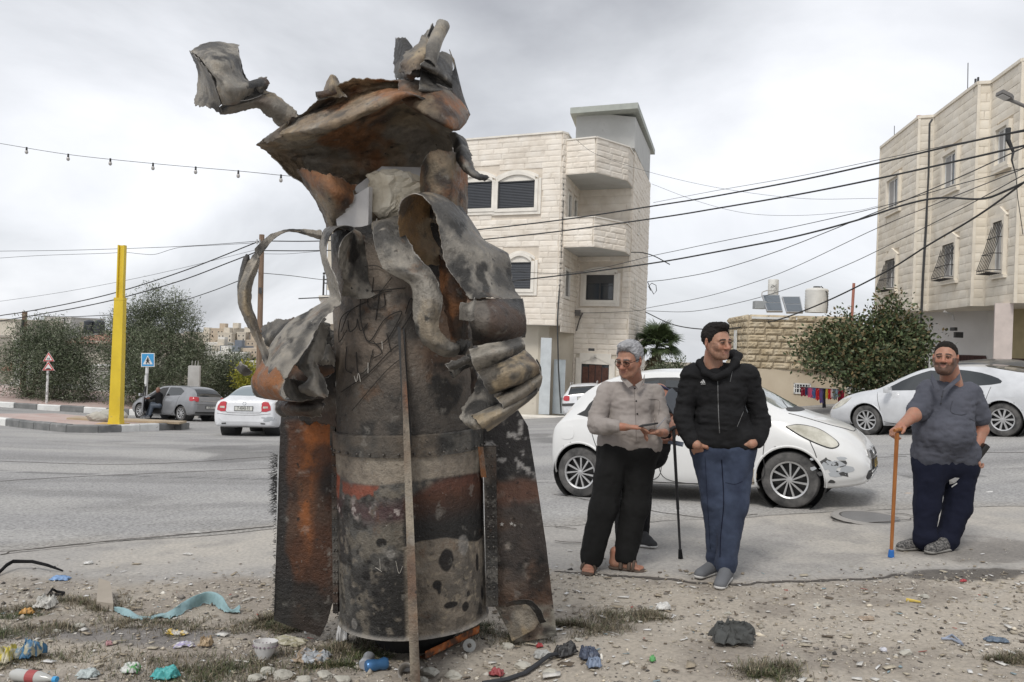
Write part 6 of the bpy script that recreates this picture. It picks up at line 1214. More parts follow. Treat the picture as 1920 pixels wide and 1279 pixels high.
# raw concrete column with starter bars
a = P(364, 700, 37.5); t_ = root('concrete_pillar', 'bare concrete pillar with rusty bars on top behind the silver car', 'pillar', GP(362, 37.5)); x1_, y1_, z1_ = P(365, 686, 37.5)
zb_ = GP(362, 37.5)[2]; B = MB(); B.box((x1_, y1_, (z1_+zb_)/2), (.5, .5, z1_-zb_), rz=.25); B.build('shaft', M_conc, t_)
for dx_ in (-.13, 0.02, .15): B = MB(); B.cyl((x1_+dx_, y1_, z1_), (x1_+dx_+.01, y1_, z1_+.24), .014, n=5); B.build('starter_bar', M_conc, t_)
# poles
def pole(lab, px0, py0, px1, py1, Yd, r, mat):
    a, b = P(px0, py0, Yd), P(px1, py1, Yd); t_ = root('utility_pole', lab, 'utility pole', GP(px0, Yd)); z = GP(px0, Yd)[2]; B = MB(); B.cyl((a[0], a[1], z), b, r*1.15, r, 12); B.build('pole', mat, t_); return t_
M_pw = pm('pole_wood', [(.3, (.16, .105, .07)), (.7, (.27, .19, .135))], scale=6, rough=.9, stretch=(3, 3, .3))
t_ = pole('brown wooden utility pole carrying cables, left of the casing', 486.5, 700, 491, 440, 35, .11, M_pw)
MB().box(P(488, 545, 34.8), (.12, .12, .26)).build('bracket', M_blk2, t_); MB().tube([P(486, 462, 34.85), P(478, 470, 34.85), P(478, 505, 34.85), P(486, 512, 34.85)], .012, 4).build('cable_loop', M_blk2, t_)
for x in (482, 487, 496): MB().cyl(P(x, 458, 34.85), P(x, 449, 34.85), .035, n=6).build('insulator', M_gal, t_)
t_ = pole('old utility pole with an iron strut behind the left olive tree', 44, 700, 46.5, 584, 43, .13, M_pw)
MB().tube([P(44, 600, 42.8), P(40, 622, 42.8), P(50, 640, 42.8), P(40, 655, 42.8)], .07, 6).build('strut', M_blk2, t_)
# street lamp reaching in from the right
lp = GP(2060, 13.5); t_ = root('street_lamp', 'grey street lamp head on a long arm reaching in from the right', 'street lamp', lp)
B = MB(); B.tube([lp, P(2060, 300, 13.5), P(2040, 262, 13.5), P(1990, 232, 13.5), P(1920, 198.5, 13.5), P(1893, 187, 13.5)], [.07, .06, .045, .035, .03, .028], 10); B.build('arm', flat('lamp_grey', (.17, .16, .15), rough=.5), t_)
a, b = Vector(P(1897, 189, 13.5)), Vector(P(1873, 177, 13.5)); d = (b-a).normalized(); up = Vector((0, 0, 1)); wv_ = Vector((0, 1, 0))
B = MB(); B.prism([a-wv_*.05, a+wv_*.05, a.lerp(b, .3)+wv_*.1, b+wv_*.1, b-wv_*.1, a.lerp(b, .3)-wv_*.1], (.01, 0, .055)); B.build('lamp_head', MATS['lamp_grey'], t_)
B = MB(); B.prism([a.lerp(b, .35)-wv_*.08-up*.005, a.lerp(b, .35)+wv_*.08-up*.005, b+wv_*.08-d*.02-up*.005, b-wv_*.08-d*.02-up*.005], (.001, 0, -.012)); B.build('lens', M_conc, t_)
# cables
M_cab = flat('cable_black', (.03, .03, .03), rough=.6)
def cable(lab, pts, r, Y0, Y1, grp='overhead cables', name='cable'):
    xs_ = [p[0] for p in pts]; q = np.array([P(x, y, lerp(Y0, Y1, (x-xs_[0])/(xs_[-1]-xs_[0]))) for x, y in pts]); A = cat1(q, 10*len(pts))
    B = MB(); B.tube([tuple(v) for v in A], r*.82, 6); return tag(B.build(name, M_cab, None), lab, 'cable', grp)
cable('thick upper overhead cable running to the far right across the pale building', [(492, 452), (600, 452), (760, 444), (893, 431), (1055, 412), (1240, 384), (1340, 368), (1500, 338), (1650, 305), (1790, 272), (1960, 236)], .026, 34, 15)
cable('thick overhead cable just below the uppermost one', [(492, 470), (600, 470), (760, 464), (908, 449), (1055, 433), (1240, 407.6), (1340, 391.5), (1500, 364), (1650, 334), (1790, 303), (1960, 264)], .026, 34, 15)
cable('thick cable crossing the lower windows of the pale building and bending up at right', [(560, 560), (760, 550), (996, 523), (1120, 508), (1240, 491), (1340, 473), (1480, 446), (1600, 415), (1700, 383), (1765, 371), (1840, 373), (1890, 356), (1960, 322)], .028, 34, 16)
cable('thick lowest cable sagging behind the head of the man in black', [(1210, 585), (1260, 608), (1313, 617), (1368, 616), (1416, 609), (1471, 596), (1554, 563), (1660, 510), (1740, 460), (1840, 400), (1960, 312)], .03, 38, 16)
cable('cable rising from the loose loop at the building corner to the right', [(1215, 528), (1254, 524), (1340, 508), (1450, 474), (1600, 415), (1770, 345), (1960, 258)], .018, 40, 16)
cable('thin cable above the sagging one, from the building corner to the right', [(1212, 578), (1320, 557), (1416, 529), (1492, 500), (1640, 430), (1780, 372), (1960, 300)], .014, 40, 16)
cable('thin cable second above the lowest one at the right', [(1212, 583), (1296, 584), (1392, 566), (1487, 538), (1581, 500), (1650, 468), (1790, 398), (1960, 306)], .014, 40, 16)
cable('thin cable between the thick ones over the right-hand sky', [(870, 500), (1060, 512), (1240, 476), (1340, 455), (1490, 425), (1650, 388), (1800, 345), (1960, 305)], .012, 35, 16)
cable('very thin wire under the window of the pale building', [(1076, 587), (1140, 586), (1200, 582), (1212, 578)], .014, 39, 40)
cable('hair-thin wire running just above the uppermost thick cable', [(1225, 380), (1340, 358), (1500, 330), (1650, 299), (1800, 268), (1960, 240)], .010, 34, 15)
cable('hair-thin wire drooping from the stair head to the right', [(1080, 262), (1120, 290), (1215, 322), (1345, 352), (1500, 372), (1645, 372)], .008, 36, 30)
cable('hair-thin wire sagging in the middle of the right-hand sky', [(1222, 345), (1310, 378), (1400, 400), (1500, 404), (1600, 396), (1648, 386)], .008, 36, 30)
cable('short loose black cable end hanging out from the building corner', [(1183, 473), (1205, 474), (1228, 481), (1256, 496)], .030, 39.2, 39.4)
cable('thick upper cable climbing from the left edge to the wooden pole', [(-60, 604), (0, 592), (46, 585), (140, 567), (230, 545), (350, 506), (487, 452)], .03, 44, 35)
cable('thick lower cable climbing from the left edge to the wooden pole', [(-60, 612), (0, 602), (60, 592), (150, 576), (230, 558), (340, 526), (430, 492), (492, 468)], .03, 44, 35)
cable('cable leaving the far-left pole and rising across the big olive', [(60, 592), (110, 594), (160, 593), (239, 587), (330, 567), (400, 545), (481, 513)], .022, 44, 35)
cable('cable from the wooden pole to the balcony house', [(490, 512), (545, 517), (600, 524), (650, 528)], .018, 35, 42)
cable('highest thin wire at left, nearly level', [(-60, 472), (0, 471), (120, 469.5), (240, 466), (360, 461), (487, 452)], .014, 44, 35)
cable('wavy thin wire just below the level one at left', [(-60, 489), (0, 484), (80, 479), (200, 475), (232, 473), (262, 476), (290, 477), (320, 468), (345, 463), (400, 460), (487, 455)], .012, 44, 35)
cable('faint thin wire rising over the far-left houses', [(-60, 572), (0, 565), (110, 549), (230, 527), (340, 503), (490, 466)], .010, 44, 35)
cable('thin stray wire below the brown pole top at right', [(492, 476), (540, 476), (600, 471)], .010, 35, 35.2)
a = P(1220, 540, 39.5); B = MB(); B.tube([P(1214, 528, 39.5), P(1218, 538, 39.5), P(1226, 552, 39.5), P(1231, 545, 39.5), P(1230, 535, 39.5), P(1222, 531, 39.5), P(1216, 537, 39.5), P(1220, 545, 39.5)], .02, 6); tag(B.build('cable_coil', M_cab), 'loose coil of black cable hanging at the corner of the pale building', 'cable coil')
B = MB(); B.tube([P(1891, 240, 17), P(1890, 262, 17), P(1900, 285, 17), P(1897, 300, 17), P(1905, 330, 17), P(1908, 370, 17), P(1914, 410, 17), P(1918, 440, 17)], [.05, .05, .03, .02, .008, .008, .008, .008], 6); tag(B.build('cable_joint', M_cab), 'black cable joint with a drooping tail in front of the top right window', 'cable joint')
# string of bulbs
sp = [(-80, 256), (0, 269), (130, 290), (290, 307), (450, 321), (540, 330), (640, 338), (700, 344)]
rt = root('light_string', 'string of small unlit bulbs sagging across the left sky', 'light string', P(0, 269, 13)); q = np.array([P(x, y, 13-.0035*x) for x, y in sp]); A = cat1(q, 90)
MB().tube([tuple(v) for v in A], .004, 5).build('wire', M_cab, rt); M_bulb = pm('bulb_glass', [(0, (.42, .40, .38))], rough=.1, spec=.8)
for x in (50, 128, 207, 287, 367, 447, 527):
    y = np.interp(x, [p[0] for p in sp], [p[1] for p in sp]); a = Vector(P(x, y, 13-.0035*x)); s_ = MB().cyl(a+Vector((0, 0, .01)), a-Vector((0, 0, .045)), .013, .016, 8).build('socket', M_cab, rt); B = MB(); B.ball(a-Vector((0, 0, .070)), (.026, .026, .032), 10, 8); B.build('bulb', M_bulb, s_, True)
# ================================================================== CARS (local frame: x forward, y left, z up)
M_tyre = pm('tyre', [(.35, (.035, .035, .035)), (.65, (.13, .125, .12))], scale=6, rough=.9, bump=.2, coord='obj'); M_rimd = flat('rim_black', (.02, .02, .02), rough=.4); M_alloy = flat('alloy', (.55, .55, .55), rough=.35, metal=.6)
M_cw = pm('car_white', [(.3, (.66, .66, .645)), (.7, (.76, .76, .75))], scale=1.5, rough=.3, coat=.5, coord='obj', speck=[(5, .68, (.5, .48, .44), .25)])
M_cw2 = flat('saloon_white', (.72, .73, .75), rough=.28, coat=.6, coord='obj'); M_cs = flat('car_silver', (.27, .275, .285), rough=.32, metal=.4, coat=.6, coord='obj'); M_cm = flat('pearl_silver', (.62, .63, .645), rough=.3, metal=.1, coat=.6, coord='obj')
M_win = pm('car_window', [(0, (.018, .022, .024))], rough=.04, spec=1.); M_ws_ = pm('windscreen', [(0, (.16, .19, .18))], rough=.05, spec=1.); M_seam = flat('seam_black', (.03, .03, .03)); M_red = pm('lamp_red', [(0, (.45, .02, .03))], rough=.15, coat=.8); M_clr = pm('lamp_clear', [(.3, (.36, .34, .27)), (.7, (.62, .60, .52))], rough=.2, coat=.8, scale=9, coord='obj'); M_pw2 = flat('plate_white', (.62, .62, .58)); M_py = flat('plate_yellow', (.62, .40, .04)); M_chr = flat('chrome', (.6, .6, .6), rough=.2, metal=.9)
def ring(q, n=30):
    zb, zs, zt, wl, wb, wt = q; H = zs-zb; k = min(1, max(0, (zt-zs)/.4)); 
    p = [(0, zb), (wl*.8, zb), (wl*.955, zb+.06), (wl, zb+.36*H), (wl*.992, zb+.72*H), (wb+.012, zs-.03), (wb-.03, zs+.04*k), (wt+.03+(wb-wt-.06)*.0, zt-.015-.10*k), (wt-.04, zt-.008-.03*k), (wt*.5, zt-.004-.004*k), (0, zt)]
    return cat1(np.array(p), n*2)
class Car:
    def __init__(s, name, lab, cat, rear, col, WB_, sd, tab, mat, away=1, R_=.30, Wt=.73, rim=(10, .5, 1), hd=None):
        r0 = Vector(G(*rear)); best = None
        for i in range(2000):
            a = 2*math.pi*i/2000; q = (r0.x+math.cos(a)*WB_, r0.y+math.sin(a)*WB_)
            if q[1] < .5 or (q[1]-r0.y)*away < -1e-9: continue
            c_ = abs(ray(col, rear[1])[0]-q[0]/q[1])
            if best is None or c_ < best[0]: best = (c_, a)
        a = best[1] if hd is None else R(hd); h = Vector((math.cos(a), math.sin(a), 0)); lf = Vector((-h.y, h.x, 0)); s.WB = WB_
        c = Vector((r0.x, r0.y, 0))+h*WB_/2-lf*sd*Wt; gp = lambda x, y: float(farz((c+h*x+lf*y).x, (c+h*x+lf*y).y))+.012
        zf, zr, zl, zR = gp(WB_/2, 0), gp(-WB_/2, 0), gp(0, Wt), gp(0, -Wt); X_ = Vector((h.x, h.y, (zf-zr)/WB_)).normalized(); Y_ = Vector((lf.x, lf.y, (zl-zR)/(2*Wt))); Z_ = X_.cross(Y_).normalized(); Y_ = Z_.cross(X_)
        s.rt = root(name, lab, cat, (c.x, c.y, (zf+zr)/2)); s.rt.matrix_world = Matrix(((X_.x, Y_.x, Z_.x, c.x), (X_.y, Y_.y, Z_.y, c.y), (X_.z, Y_.z, Z_.z, (zf+zr)/2), (0, 0, 0, 1)))
        T = cat1(np.array(tab, float), 150); n2 = 60; A = np.array([[(q[0], *p) for p in ring(q[1:])] for q in T])   # (150,60,3): x,y,z
        L_ = A.copy(); Rr = A[:, ::-1].copy(); Rr[:, :, 1] *= -1; V = np.concatenate([L_, Rr[:, 1:-1]], 1); nu, nv, _ = V.shape; V = V.reshape(-1, 3)
        for wx in (WB_/2, -WB_/2):
            Ra = R_+.055; d = np.hypot(V[:, 0]-wx, V[:, 2]-R_); m_ = (np.abs(V[:, 1]) > Wt-.16) & (np.abs(d-Ra) < .022) & (V[:, 2] > .05); V[m_, 0] = wx+(V[m_, 0]-wx)*Ra/d[m_]; V[m_, 2] = R_+(V[m_, 2]-R_)*Ra/d[m_]
        i, j = np.meshgrid(np.arange(nu-1), np.arange(nv), indexing='ij'); i = i.ravel(); j = j.ravel(); k = (j+1) % nv; Fc = np.stack([i*nv+j, (i+1)*nv+j, (i+1)*nv+k, i*nv+k], 1); full = Fc
        for wx in (WB_/2, -WB_/2):
            cen = V[Fc].mean(1); d = np.hypot(cen[:, 0]-wx, cen[:, 2]-R_); Fc = Fc[~((d < R_+.055) & (np.abs(cen[:, 1]) > .45))]
        s.bvh = BVHTree.FromPolygons([tuple(v) for v in V], [tuple(f) for f in full]+[tuple(range(nv))[::-1], tuple((nu-1)*nv+j for j in range(nv))]); F2 = [tuple(f) for f in Fc]+[tuple(range(nv))[::-1], tuple((nu-1)*nv+j for j in range(nv))]
        me = mesh('body', V, F2, mat, True); sharpen(me, 50); s.body = link('body', me, s.rt, False)
        for wx, sy in ((WB_/2, 1), (WB_/2, -1), (-WB_/2, 1), (-WB_/2, -1)):
            M_ = Matrix.Translation((wx, 0, R_)) @ Matrix.Rotation(R(90), 4, 'X'); y1 = -sy*(Wt+.085); y0_ = -sy*.42
            B = MB(); B.lathe([(R_+.056, y1*.975), (R_+.05, y0_), (.02, y0_)], n=28, M=M_); s.add(B, 'arch_liner', M_seam)
            sd = 'L' if sy > 0 else 'R'; q = [s.cast(sd, wx+(R_+.054)*math.cos(R(t)), R_+(R_+.054)*math.sin(R(t))) for t in range(-22, 203, 5)]; q = [h-n*.006 for h, n in q if h is not None and h.z > .19 and abs(h.y) > .4]
            if len(q) > 4: s.add(MB().tube(q, .015, 6), 'arch_lip', mat, True)
            s.wheel(wx, sy, R_, Wt, rim)
    def add(s, B, nm, mat, sm=False, par=None): return B.build(nm, mat, par or s.rt, sm, False)
    def wheel(s, wx, sy, R_, Wt, rim):
        W_ = .19; T = Matrix.Translation((wx, sy*(Wt-.01), R_)) @ Matrix.Rotation(R(90), 4, 'X'); f = -sy; r = R_*.66; B = MB()
        pr = [(r, -W_/2), (R_*.80, -W_/2-.005), (R_*.94, -W_/2+.01), (R_-.004, -W_/2+.045), (R_, 0), (R_-.004, W_/2-.045), (R_*.94, W_/2-.01), (R_*.80, W_/2+.005), (r, W_/2), (r*.97, W_/2-.03), (r*.95, -W_/2+.04), (r, -W_/2)]
        B.lathe(pr, n=36, M=T); w = s.add(B, 'wheel', M_tyre, True); n, wd, sw = rim
        B = MB(); B.lathe([(0, f*(W_/2-.075)), (r*.98, f*(W_/2-.075))], n=30, M=T); s.add(B, 'hub_disc', M_rimd, False, w)
        B = MB(); B.lathe([(r*.99, f*(W_/2-.02)), (r*.99, f*(W_/2+.004)), (r*.90, f*(W_/2-.004)), (r*.90, f*(W_/2-.02))], n=36, M=T); B.lathe([(0, f*(W_/2-.006)), (r*.14, f*(W_/2-.01)), (r*.2, f*(W_/2-.05))], n=14, M=T)
        for k in range(n):
            a = 2*math.pi*k/n; d = .022*wd*2; o = [(r*.14, -d*.55, .0), (r*.14, d*.55, 0.), (r*.92, d*.8, sw*.35), (r*.92, -d*.8, sw*.35)]; P3 = []
            for (rr, t, ph) in o: q = a+ph+t/rr*.8; P3.append(T @ Vector((rr*math.cos(q), rr*math.sin(q), f*(W_/2-.012))))
            B.prism(P3, (T.to_3x3() @ Vector((0, 0, -f*.02))))
        s.add(B, 'rim', M_alloy, False, w)
    def cast(s, side, a, b):
        o, d = {'L': ((a, 3, b), (0, -1, 0)), 'R': ((a, -3, b), (0, 1, 0)), 'T': ((a, b, 3), (0, 0, -1)), 'F': ((4, a, b), (-1, 0, 0)), 'B': ((-4, a, b), (1, 0, 0))}[side]
        h = s.bvh.ray_cast(Vector(o), Vector(d)); return (h[0], h[1] if h[1].dot(Vector(d)) < 0 else -h[1]) if h[0] else (None, None)
    def patch(s, nm, side, poly, mat, eps=.004, par=None, step=.05, sm=True, smooth_n=3):
        pl = cat1(np.array(list(poly)+[poly[0]], float), len(poly)*smooth_n+1)[:-1] if smooth_n > 1 else np.array(poly, float)
        bm = bmesh.new(); bm.faces.new([bm.verts.new((x, y, 0)) for x, y in pl])
        for ax in (0, 1):
            lo, hi = pl[:, ax].min(), pl[:, ax].max(); n = max(1, int((hi-lo)/step))
            for i in range(1, n): co_ = [0, 0, 0]; co_[ax] = lo+(hi-lo)*i/n; no_ = [0, 0, 0]; no_[ax] = 1; bmesh.ops.bisect_plane(bm, geom=bm.verts[:]+bm.edges[:]+bm.faces[:], plane_co=co_, plane_no=no_)
        bad = []
        dd = {'L': (0, -1, 0), 'R': (0, 1, 0), 'T': (0, 0, -1), 'F': (-1, 0, 0), 'B': (1, 0, 0)}[side]
        for v in bm.verts:
            h, n = s.cast(side, v.co.x, v.co.y)
            if h is None: bad.append(v)
            else: v.co = h+n*eps
        bmesh.ops.delete(bm, geom=bad, context='VERTS'); fr = bm.faces[:]
        ret = bmesh.ops.extrude_face_region(bm, geom=fr)
        for v in ret['geom']:
            if isinstance(v, bmesh.types.BMVert): v.co += Vector(dd)*(eps+.008)
        bmesh.ops.recalc_face_normals(bm, faces=bm.faces[:]); me = bpy.data.meshes.new(nm); bm.to_mesh(me); bm.free(); me.materials.append(mat)
        if sm: me.polygons.foreach_set('use_smooth', [True]*len(me.polygons)); sharpen(me, 30)
        return link(nm, me, par or s.rt, False)
    def seam(s, side, pts, r=.0045, nm='door_seam', mat=None, close=False):
        q = []; 
        for (a, b) in cat1(np.array(pts, float), 8*len(pts)):
            h, n = s.cast(side, a, b)
            if h is not None: q.append(h+n*.001)
        if len(q) > 2: return s.add(MB().tube(q, r, 5), nm, mat or M_seam)
    def plate(s, side, y, z, w, h, mat, txt, sx=1, tilt=0):
        c, n = s.cast(side, y, z); dr = -1 if side == 'B' else 1; B = MB(); B.box((c.x+dr*.02, y, z), (.012, w, h)); o = s.add(B, 'number_plate', mat); B = MB()
        for q in ((0, h/2, w+.02, .012), (0, -h/2, w+.02, .012)): B.box((c.x+dr*.02, y, z+q[1]), (.016, q[2], q[3]))
        for q in (-1, 1): B.box((c.x+dr*.02, y+q*w/2, z), (.016, .012, h))
        s.add(B, 'plate_rim', M_seam, False, o)
        M_ = Matrix.Translation((c.x+dr*.0275, y, z)) @ Matrix.Rotation(R(90*dr), 4, 'Z') @ Matrix.Rotation(R(90), 4, 'X') @ Matrix.Diagonal((w/h/4.9*sx, 1, 1, 1)); text('plate_text', txt, h*1.05, M_, M_seam, o, world=False)
# --- white dented hatchback
mt = [(-1.64, .40, .62, .66, .60, .58, .44), (-1.61, .30, .78, .88, .73, .69, .48), (-1.50, .25, .90, 1.06, .79, .74, .47), (-1.25, .22, .94, 1.31, .82, .76, .48), (-.88, .2, .955, 1.47, .83, .77, .53), (-.4, .19, .95, 1.54, .83, .77, .55), (.1, .19, .94, 1.52, .83, .77, .55), (.45, .19, .94, 1.45, .83, .77, .55), (.8, .19, .94, 1.27, .83, .765, .57), (1.1, .2, .94, 1.08, .825, .75, .60), (1.32, .2, .90, .995, .815, .71, .56), (1.55, .21, .82, .92, .79, .65, .48), (1.76, .23, .73, .83, .73, .60, .42), (1.92, .26, .61, .69, .64, .52, .38), (1.99, .32, .50, .55, .52, .44, .33)]
c1 = Car('hatchback_car', 'white small hatchback with a scraped front bumper, standing behind the men', 'car', (1093, 934), 1488, 2.43, -1, mt, M_cw, away=-1, R_=.305, Wt=.72, rim=(11, .4, 1), hd=-28.2)
for sd in ('R', 'L'):
    c1.patch('window_surround', sd, [(1.0, .965), (.58, 1.25), (.18, 1.40), (-.3, 1.43), (-.75, 1.38), (-1.06, 1.21), (-1.18, 1.05), (-1.1, .965)], M_seam, eps=.0015, smooth_n=2); c1.patch('side_window', sd, [(.93, .99), (.55, 1.22), (.18, 1.37), (-.17, 1.40), (-.19, .99)], M_win, smooth_n=1); c1.patch('side_window', sd, [(-.25, .99), (-.25, 1.40), (-.72, 1.34), (-.98, 1.20), (-1.10, 1.06), (-1.06, .99)], M_win, smooth_n=1)
    c1.seam(sd, [(.98, .95), (.96, .6), (.86, .27), (-.1, .25), (-.2, .6), (-.2, .97)]); c1.seam(sd, [(-.24, .97), (-.22, .3), (-.78, .28), (-.98, .62), (-1.1, .97)]); c1.seam(sd, [(1.38, .84), (1.47, .64), (1.50, .55)], nm='bumper_seam'); c1.seam(sd, [(.75, .235), (0, .22), (-.8, .23)], .007, nm='sill_seam')
    for x in (.02, -.88): c1.add(MB().box((x, (-1 if sd == 'R' else 1)*.815, .80), (.17, .035, .035), bev=.01), 'door_handle', M_cw)
    c1.patch('headlight', sd, [(1.20, .87), (1.32, .885), (1.50, .84), (1.64, .75), (1.70, .68), (1.64, .65), (1.50, .70), (1.34, .78)], M_clr, eps=.009)
    c1.seam(sd, [(1.19, .87), (1.32, .89), (1.50, .845), (1.64, .755), (1.71, .68), (1.64, .645), (1.50, .695), (1.34, .775), (1.19, .87)], .006, 'lamp_rim')
    c1.add(MB().ball((.98, (-1 if sd == 'R' else 1)*.90, 1.02), (.06, .09, .06)), 'wing_mirror', M_cw, True)
c1.patch('windscreen', 'T', [(1.17, .0), (1.13, .40), (1.05, .56), (.50, .44), (.46, 0), (.50, -.44), (1.05, -.56), (1.13, -.40)], M_ws_, smooth_n=3); c1.patch('cowl', 'T', [(1.18, .52), (1.24, .3), (1.26, 0), (1.24, -.3), (1.18, -.52), (1.13, -.3), (1.15, 0), (1.13, .3)], M_seam)
for a in (0, .35): c1.seam('T', [(1.17, -.35+a*1.3), (1.06, -.05+a*1.3), (1.02, .12+a)], .008, 'wiper')
c1.seam('T', [(1.2, -.60), (1.5, -.50), (1.70, -.40), (1.80, -.2), (1.81, 0), (1.80, .2), (1.70, .40), (1.5, .50), (1.2, .60)], .005, 'bonnet_seam')
for sy in (-1, 1):
    c1.patch('grille', 'F', [(sy*.10, .60), (sy*.42, .61), (sy*.46, .55), (sy*.40, .50), (sy*.12, .50)], M_chr, smooth_n=1, eps=.008); c1.patch('grille_mesh', 'F', [(sy*.12, .585), (sy*.30, .59), (sy*.33, .52), (sy*.13, .515)], M_seam, smooth_n=1, eps=.014)
    c1.patch('fog_lamp', 'F', [(sy*.52+.05*math.cos(t), .36+.05*math.sin(t)) for t in np.linspace(0, 5.6, 10)], M_seam, eps=.008)
c1.seam('F', [(.05*math.sin(t), .57+.05*math.cos(t)) for t in np.linspace(0, 6.3, 9)], .008, 'badge_ring', M_chr); c1.patch('lower_grille', 'F', [(-.40, .40), (.40, .40), (.38, .27), (-.38, .27)], M_seam, smooth_n=1, eps=.006)
for z in (.30, .335, .37): c1.patch('grille_slat', 'F', [(-.39, z), (.39, z), (.39, z+.014), (-.39, z+.014)], M_cw, smooth_n=1, eps=.014)
c1.plate('F', -.05, .45, .36, .10, M_py, '32·910·32', .62)
rg = random.Random(4); M_scr = flat('scraped_grey', (.44, .46, .48)); M_scr2 = flat('scraped_dark', (.07, .07, .07))
for i in range(24):
    a, z = rg.gauss(1.60, .10), rg.gauss(.47, .06); r_ = rg.uniform(.008, .05) if i > 5 else .07; c1.patch('scrape', 'R', [(a+r_*rg.uniform(.5, 1.4)*math.cos(t), z+r_*.6*rg.uniform(.5, 1.3)*math.sin(t)) for t in np.linspace(0, 5.4, 7)], M_scr if i % 3 else M_scr2, eps=.003+.0002*(i % 7), smooth_n=1)
c1.patch('dirt_panel', 'R', [(.84, .24), (.88, .36), (.80, .45), (.70, .30), (.74, .24)], flat('rust_dirt', (.38, .33, .27)), eps=.002); c1.patch('filler_flap', 'R', [(-1.46, .84), (-1.30, .85), (-1.29, .72), (-1.44, .71)], M_cw, eps=.006)
# --- white saloon driving off, left
sk = [(-2.22, .42, .66, .72, .66, .62, .55), (-2.16, .30, .90, .98, .80, .74, .60), (-2.02, .27, .97, 1.06, .86, .79, .62), (-1.75, .24, 1.0, 1.14, .88, .80, .60), (-1.3, .22, .99, 1.32, .885, .80, .56), (-.85, .2, .98, 1.43, .885, .80, .55), (-.2, .2, .97, 1.46, .885, .80, .57), (.35, .2, .96, 1.42, .885, .80, .56), (.8, .2, .95, 1.24, .88, .79, .58), (1.2, .2, .93, 1.03, .87, .77, .62), (1.6, .22, .86, .94, .85, .74, .58), (2.0, .25, .74, .82, .78, .66, .5), (2.2, .32, .58, .62, .64, .55, .4)]
c2 = Car('saloon_car', 'white saloon with a grazed rear bumper, seen from behind left of the casing', 'car', (524, 818), 566, 2.58, -1, sk, M_cw2, away=1, R_=.32, Wt=.76, rim=(10, .55, 0))
c2.patch('rear_window', 'T', [(-1.78, 0), (-1.72, .52), (-1.62, .58), (-1.02, .47), (-.95, 0), (-1.02, -.47), (-1.62, -.58), (-1.72, -.52)], pm('rear_glass', [(0, (.20, .24, .26))], rough=.06, spec=.9))
for sy, sd in ((-1, 'R'), (1, 'L')):
    c2.patch('tail_light', 'B', [(sy*.50, .96), (sy*.66, .95), (sy*.74, .74), (sy*.50, .70)], M_red, smooth_n=2, eps=.012); c2.patch('lamp_band', 'B', [(sy*.53, .84), (sy*.66, .84), (sy*.66, .79), (sy*.53, .78)], M_clr, smooth_n=1, eps=.018)
    c2.patch('side_window', sd, [(.85, .99), (.4, 1.28), (-.2, 1.37), (-.8, 1.33), (-1.2, 1.15), (-1.1, 1.0)], M_win, smooth_n=2); c2.seam('B', [(sy*.48, .37), (sy*.60, .36)], .02, 'exhaust_trim')
    c2.add(MB().box((.75, sy*.95, 1.0), (.1, .16, .11), bev=.03), 'wing_mirror', M_cw2)
c2.seam('B', [(-.48, .98), (-.49, .70), (-.3, .66), (.3, .66), (.49, .70), (.48, .98)], .005, 'boot_seam'); c2.seam('B', [(-.74, .64), (-.3, .60), (.3, .60), (.74, .64)], .005, 'bumper_seam'); c2.plate('B', .0, .78, .50, .12, M_pw2, '7-4848-93', .8)
c2.seam('T', [(-1.72, -.1), (-1.70, -.38), (-1.70, -.5)], .014, 'wiper'); c2.seam('B', [(.045*math.sin(t), .92+.045*math.cos(t)) for t in np.linspace(0, 6.3, 9)], .009, 'badge_ring', M_scr)
for i in range(14): a, z = rg.uniform(-.78, -.55), rg.gauss(.48, .05); c2.patch('graze', 'B', [(a+.09*math.cos(t), z+.02*math.sin(t)*rg.uniform(.5, 1.5)) for t in np.linspace(0, 5.4, 7)], M_scr, eps=.003+.0003*i, smooth_n=1)
for y in (-.2, 0, .2): c2.add(MB().ball((-2.19, y, .56), .014, 8, 6), 'parking_sensor', M_scr)
# --- silver hatchback, driver's door open
at = [(-2.06, .40, .66, .72, .66, .64, .55), (-1.98, .30, .92, 1.02, .80, .76, .60), (-1.82, .26, 1.0, 1.22, .85, .79, .58), (-1.5, .22, 1.0, 1.39, .875, .80, .56), (-1.0, .2, .99, 1.45, .875, .80, .56), (-.3, .2, .97, 1.46, .875, .80, .57), (.3, .2, .96, 1.42, .875, .80, .56), (.75, .2, .95, 1.24, .87, .79, .57), (1.15, .2, .93, 1.04, .86, .77, .60), (1.6, .22, .84, .92, .83, .72, .56), (1.9, .25, .72, .78, .76, .64, .5), (2.1, .34, .58, .62, .62, .55, .4)]
c3 = Car('hatchback_car', 'silver grey hatchback with its driver door open and a man sitting inside', 'car', (341, 790.5), 264, 2.61, 1, at, M_cs, away=1, R_=.315, Wt=.74, rim=(9, .7, 0))
for sd in 'LR': c3.patch('side_window', sd, [(-.28, 1.0), (-.26, 1.36), (-.9, 1.36), (-1.22, 1.22), (-1.15, 1.05)], M_win, smooth_n=1); c3.seam(sd, [(-.27, .98), (-.24, .3), (-.8, .28), (-1.02, .6), (-1.12, 1.0)])
c3.patch('door_opening', 'L', [(.92, .96), (.9, .5), (.8, .26), (-.15, .26), (-.2, .98), (-.18, 1.36), (.2, 1.33), (.6, 1.18)], M_seam, smooth_n=1, eps=.003); c3.patch('side_window', 'R', [(.9, .98), (.6, 1.18), (.2, 1.33), (-.2, 1.36), (-.2, .98)], M_win, smooth_n=1)
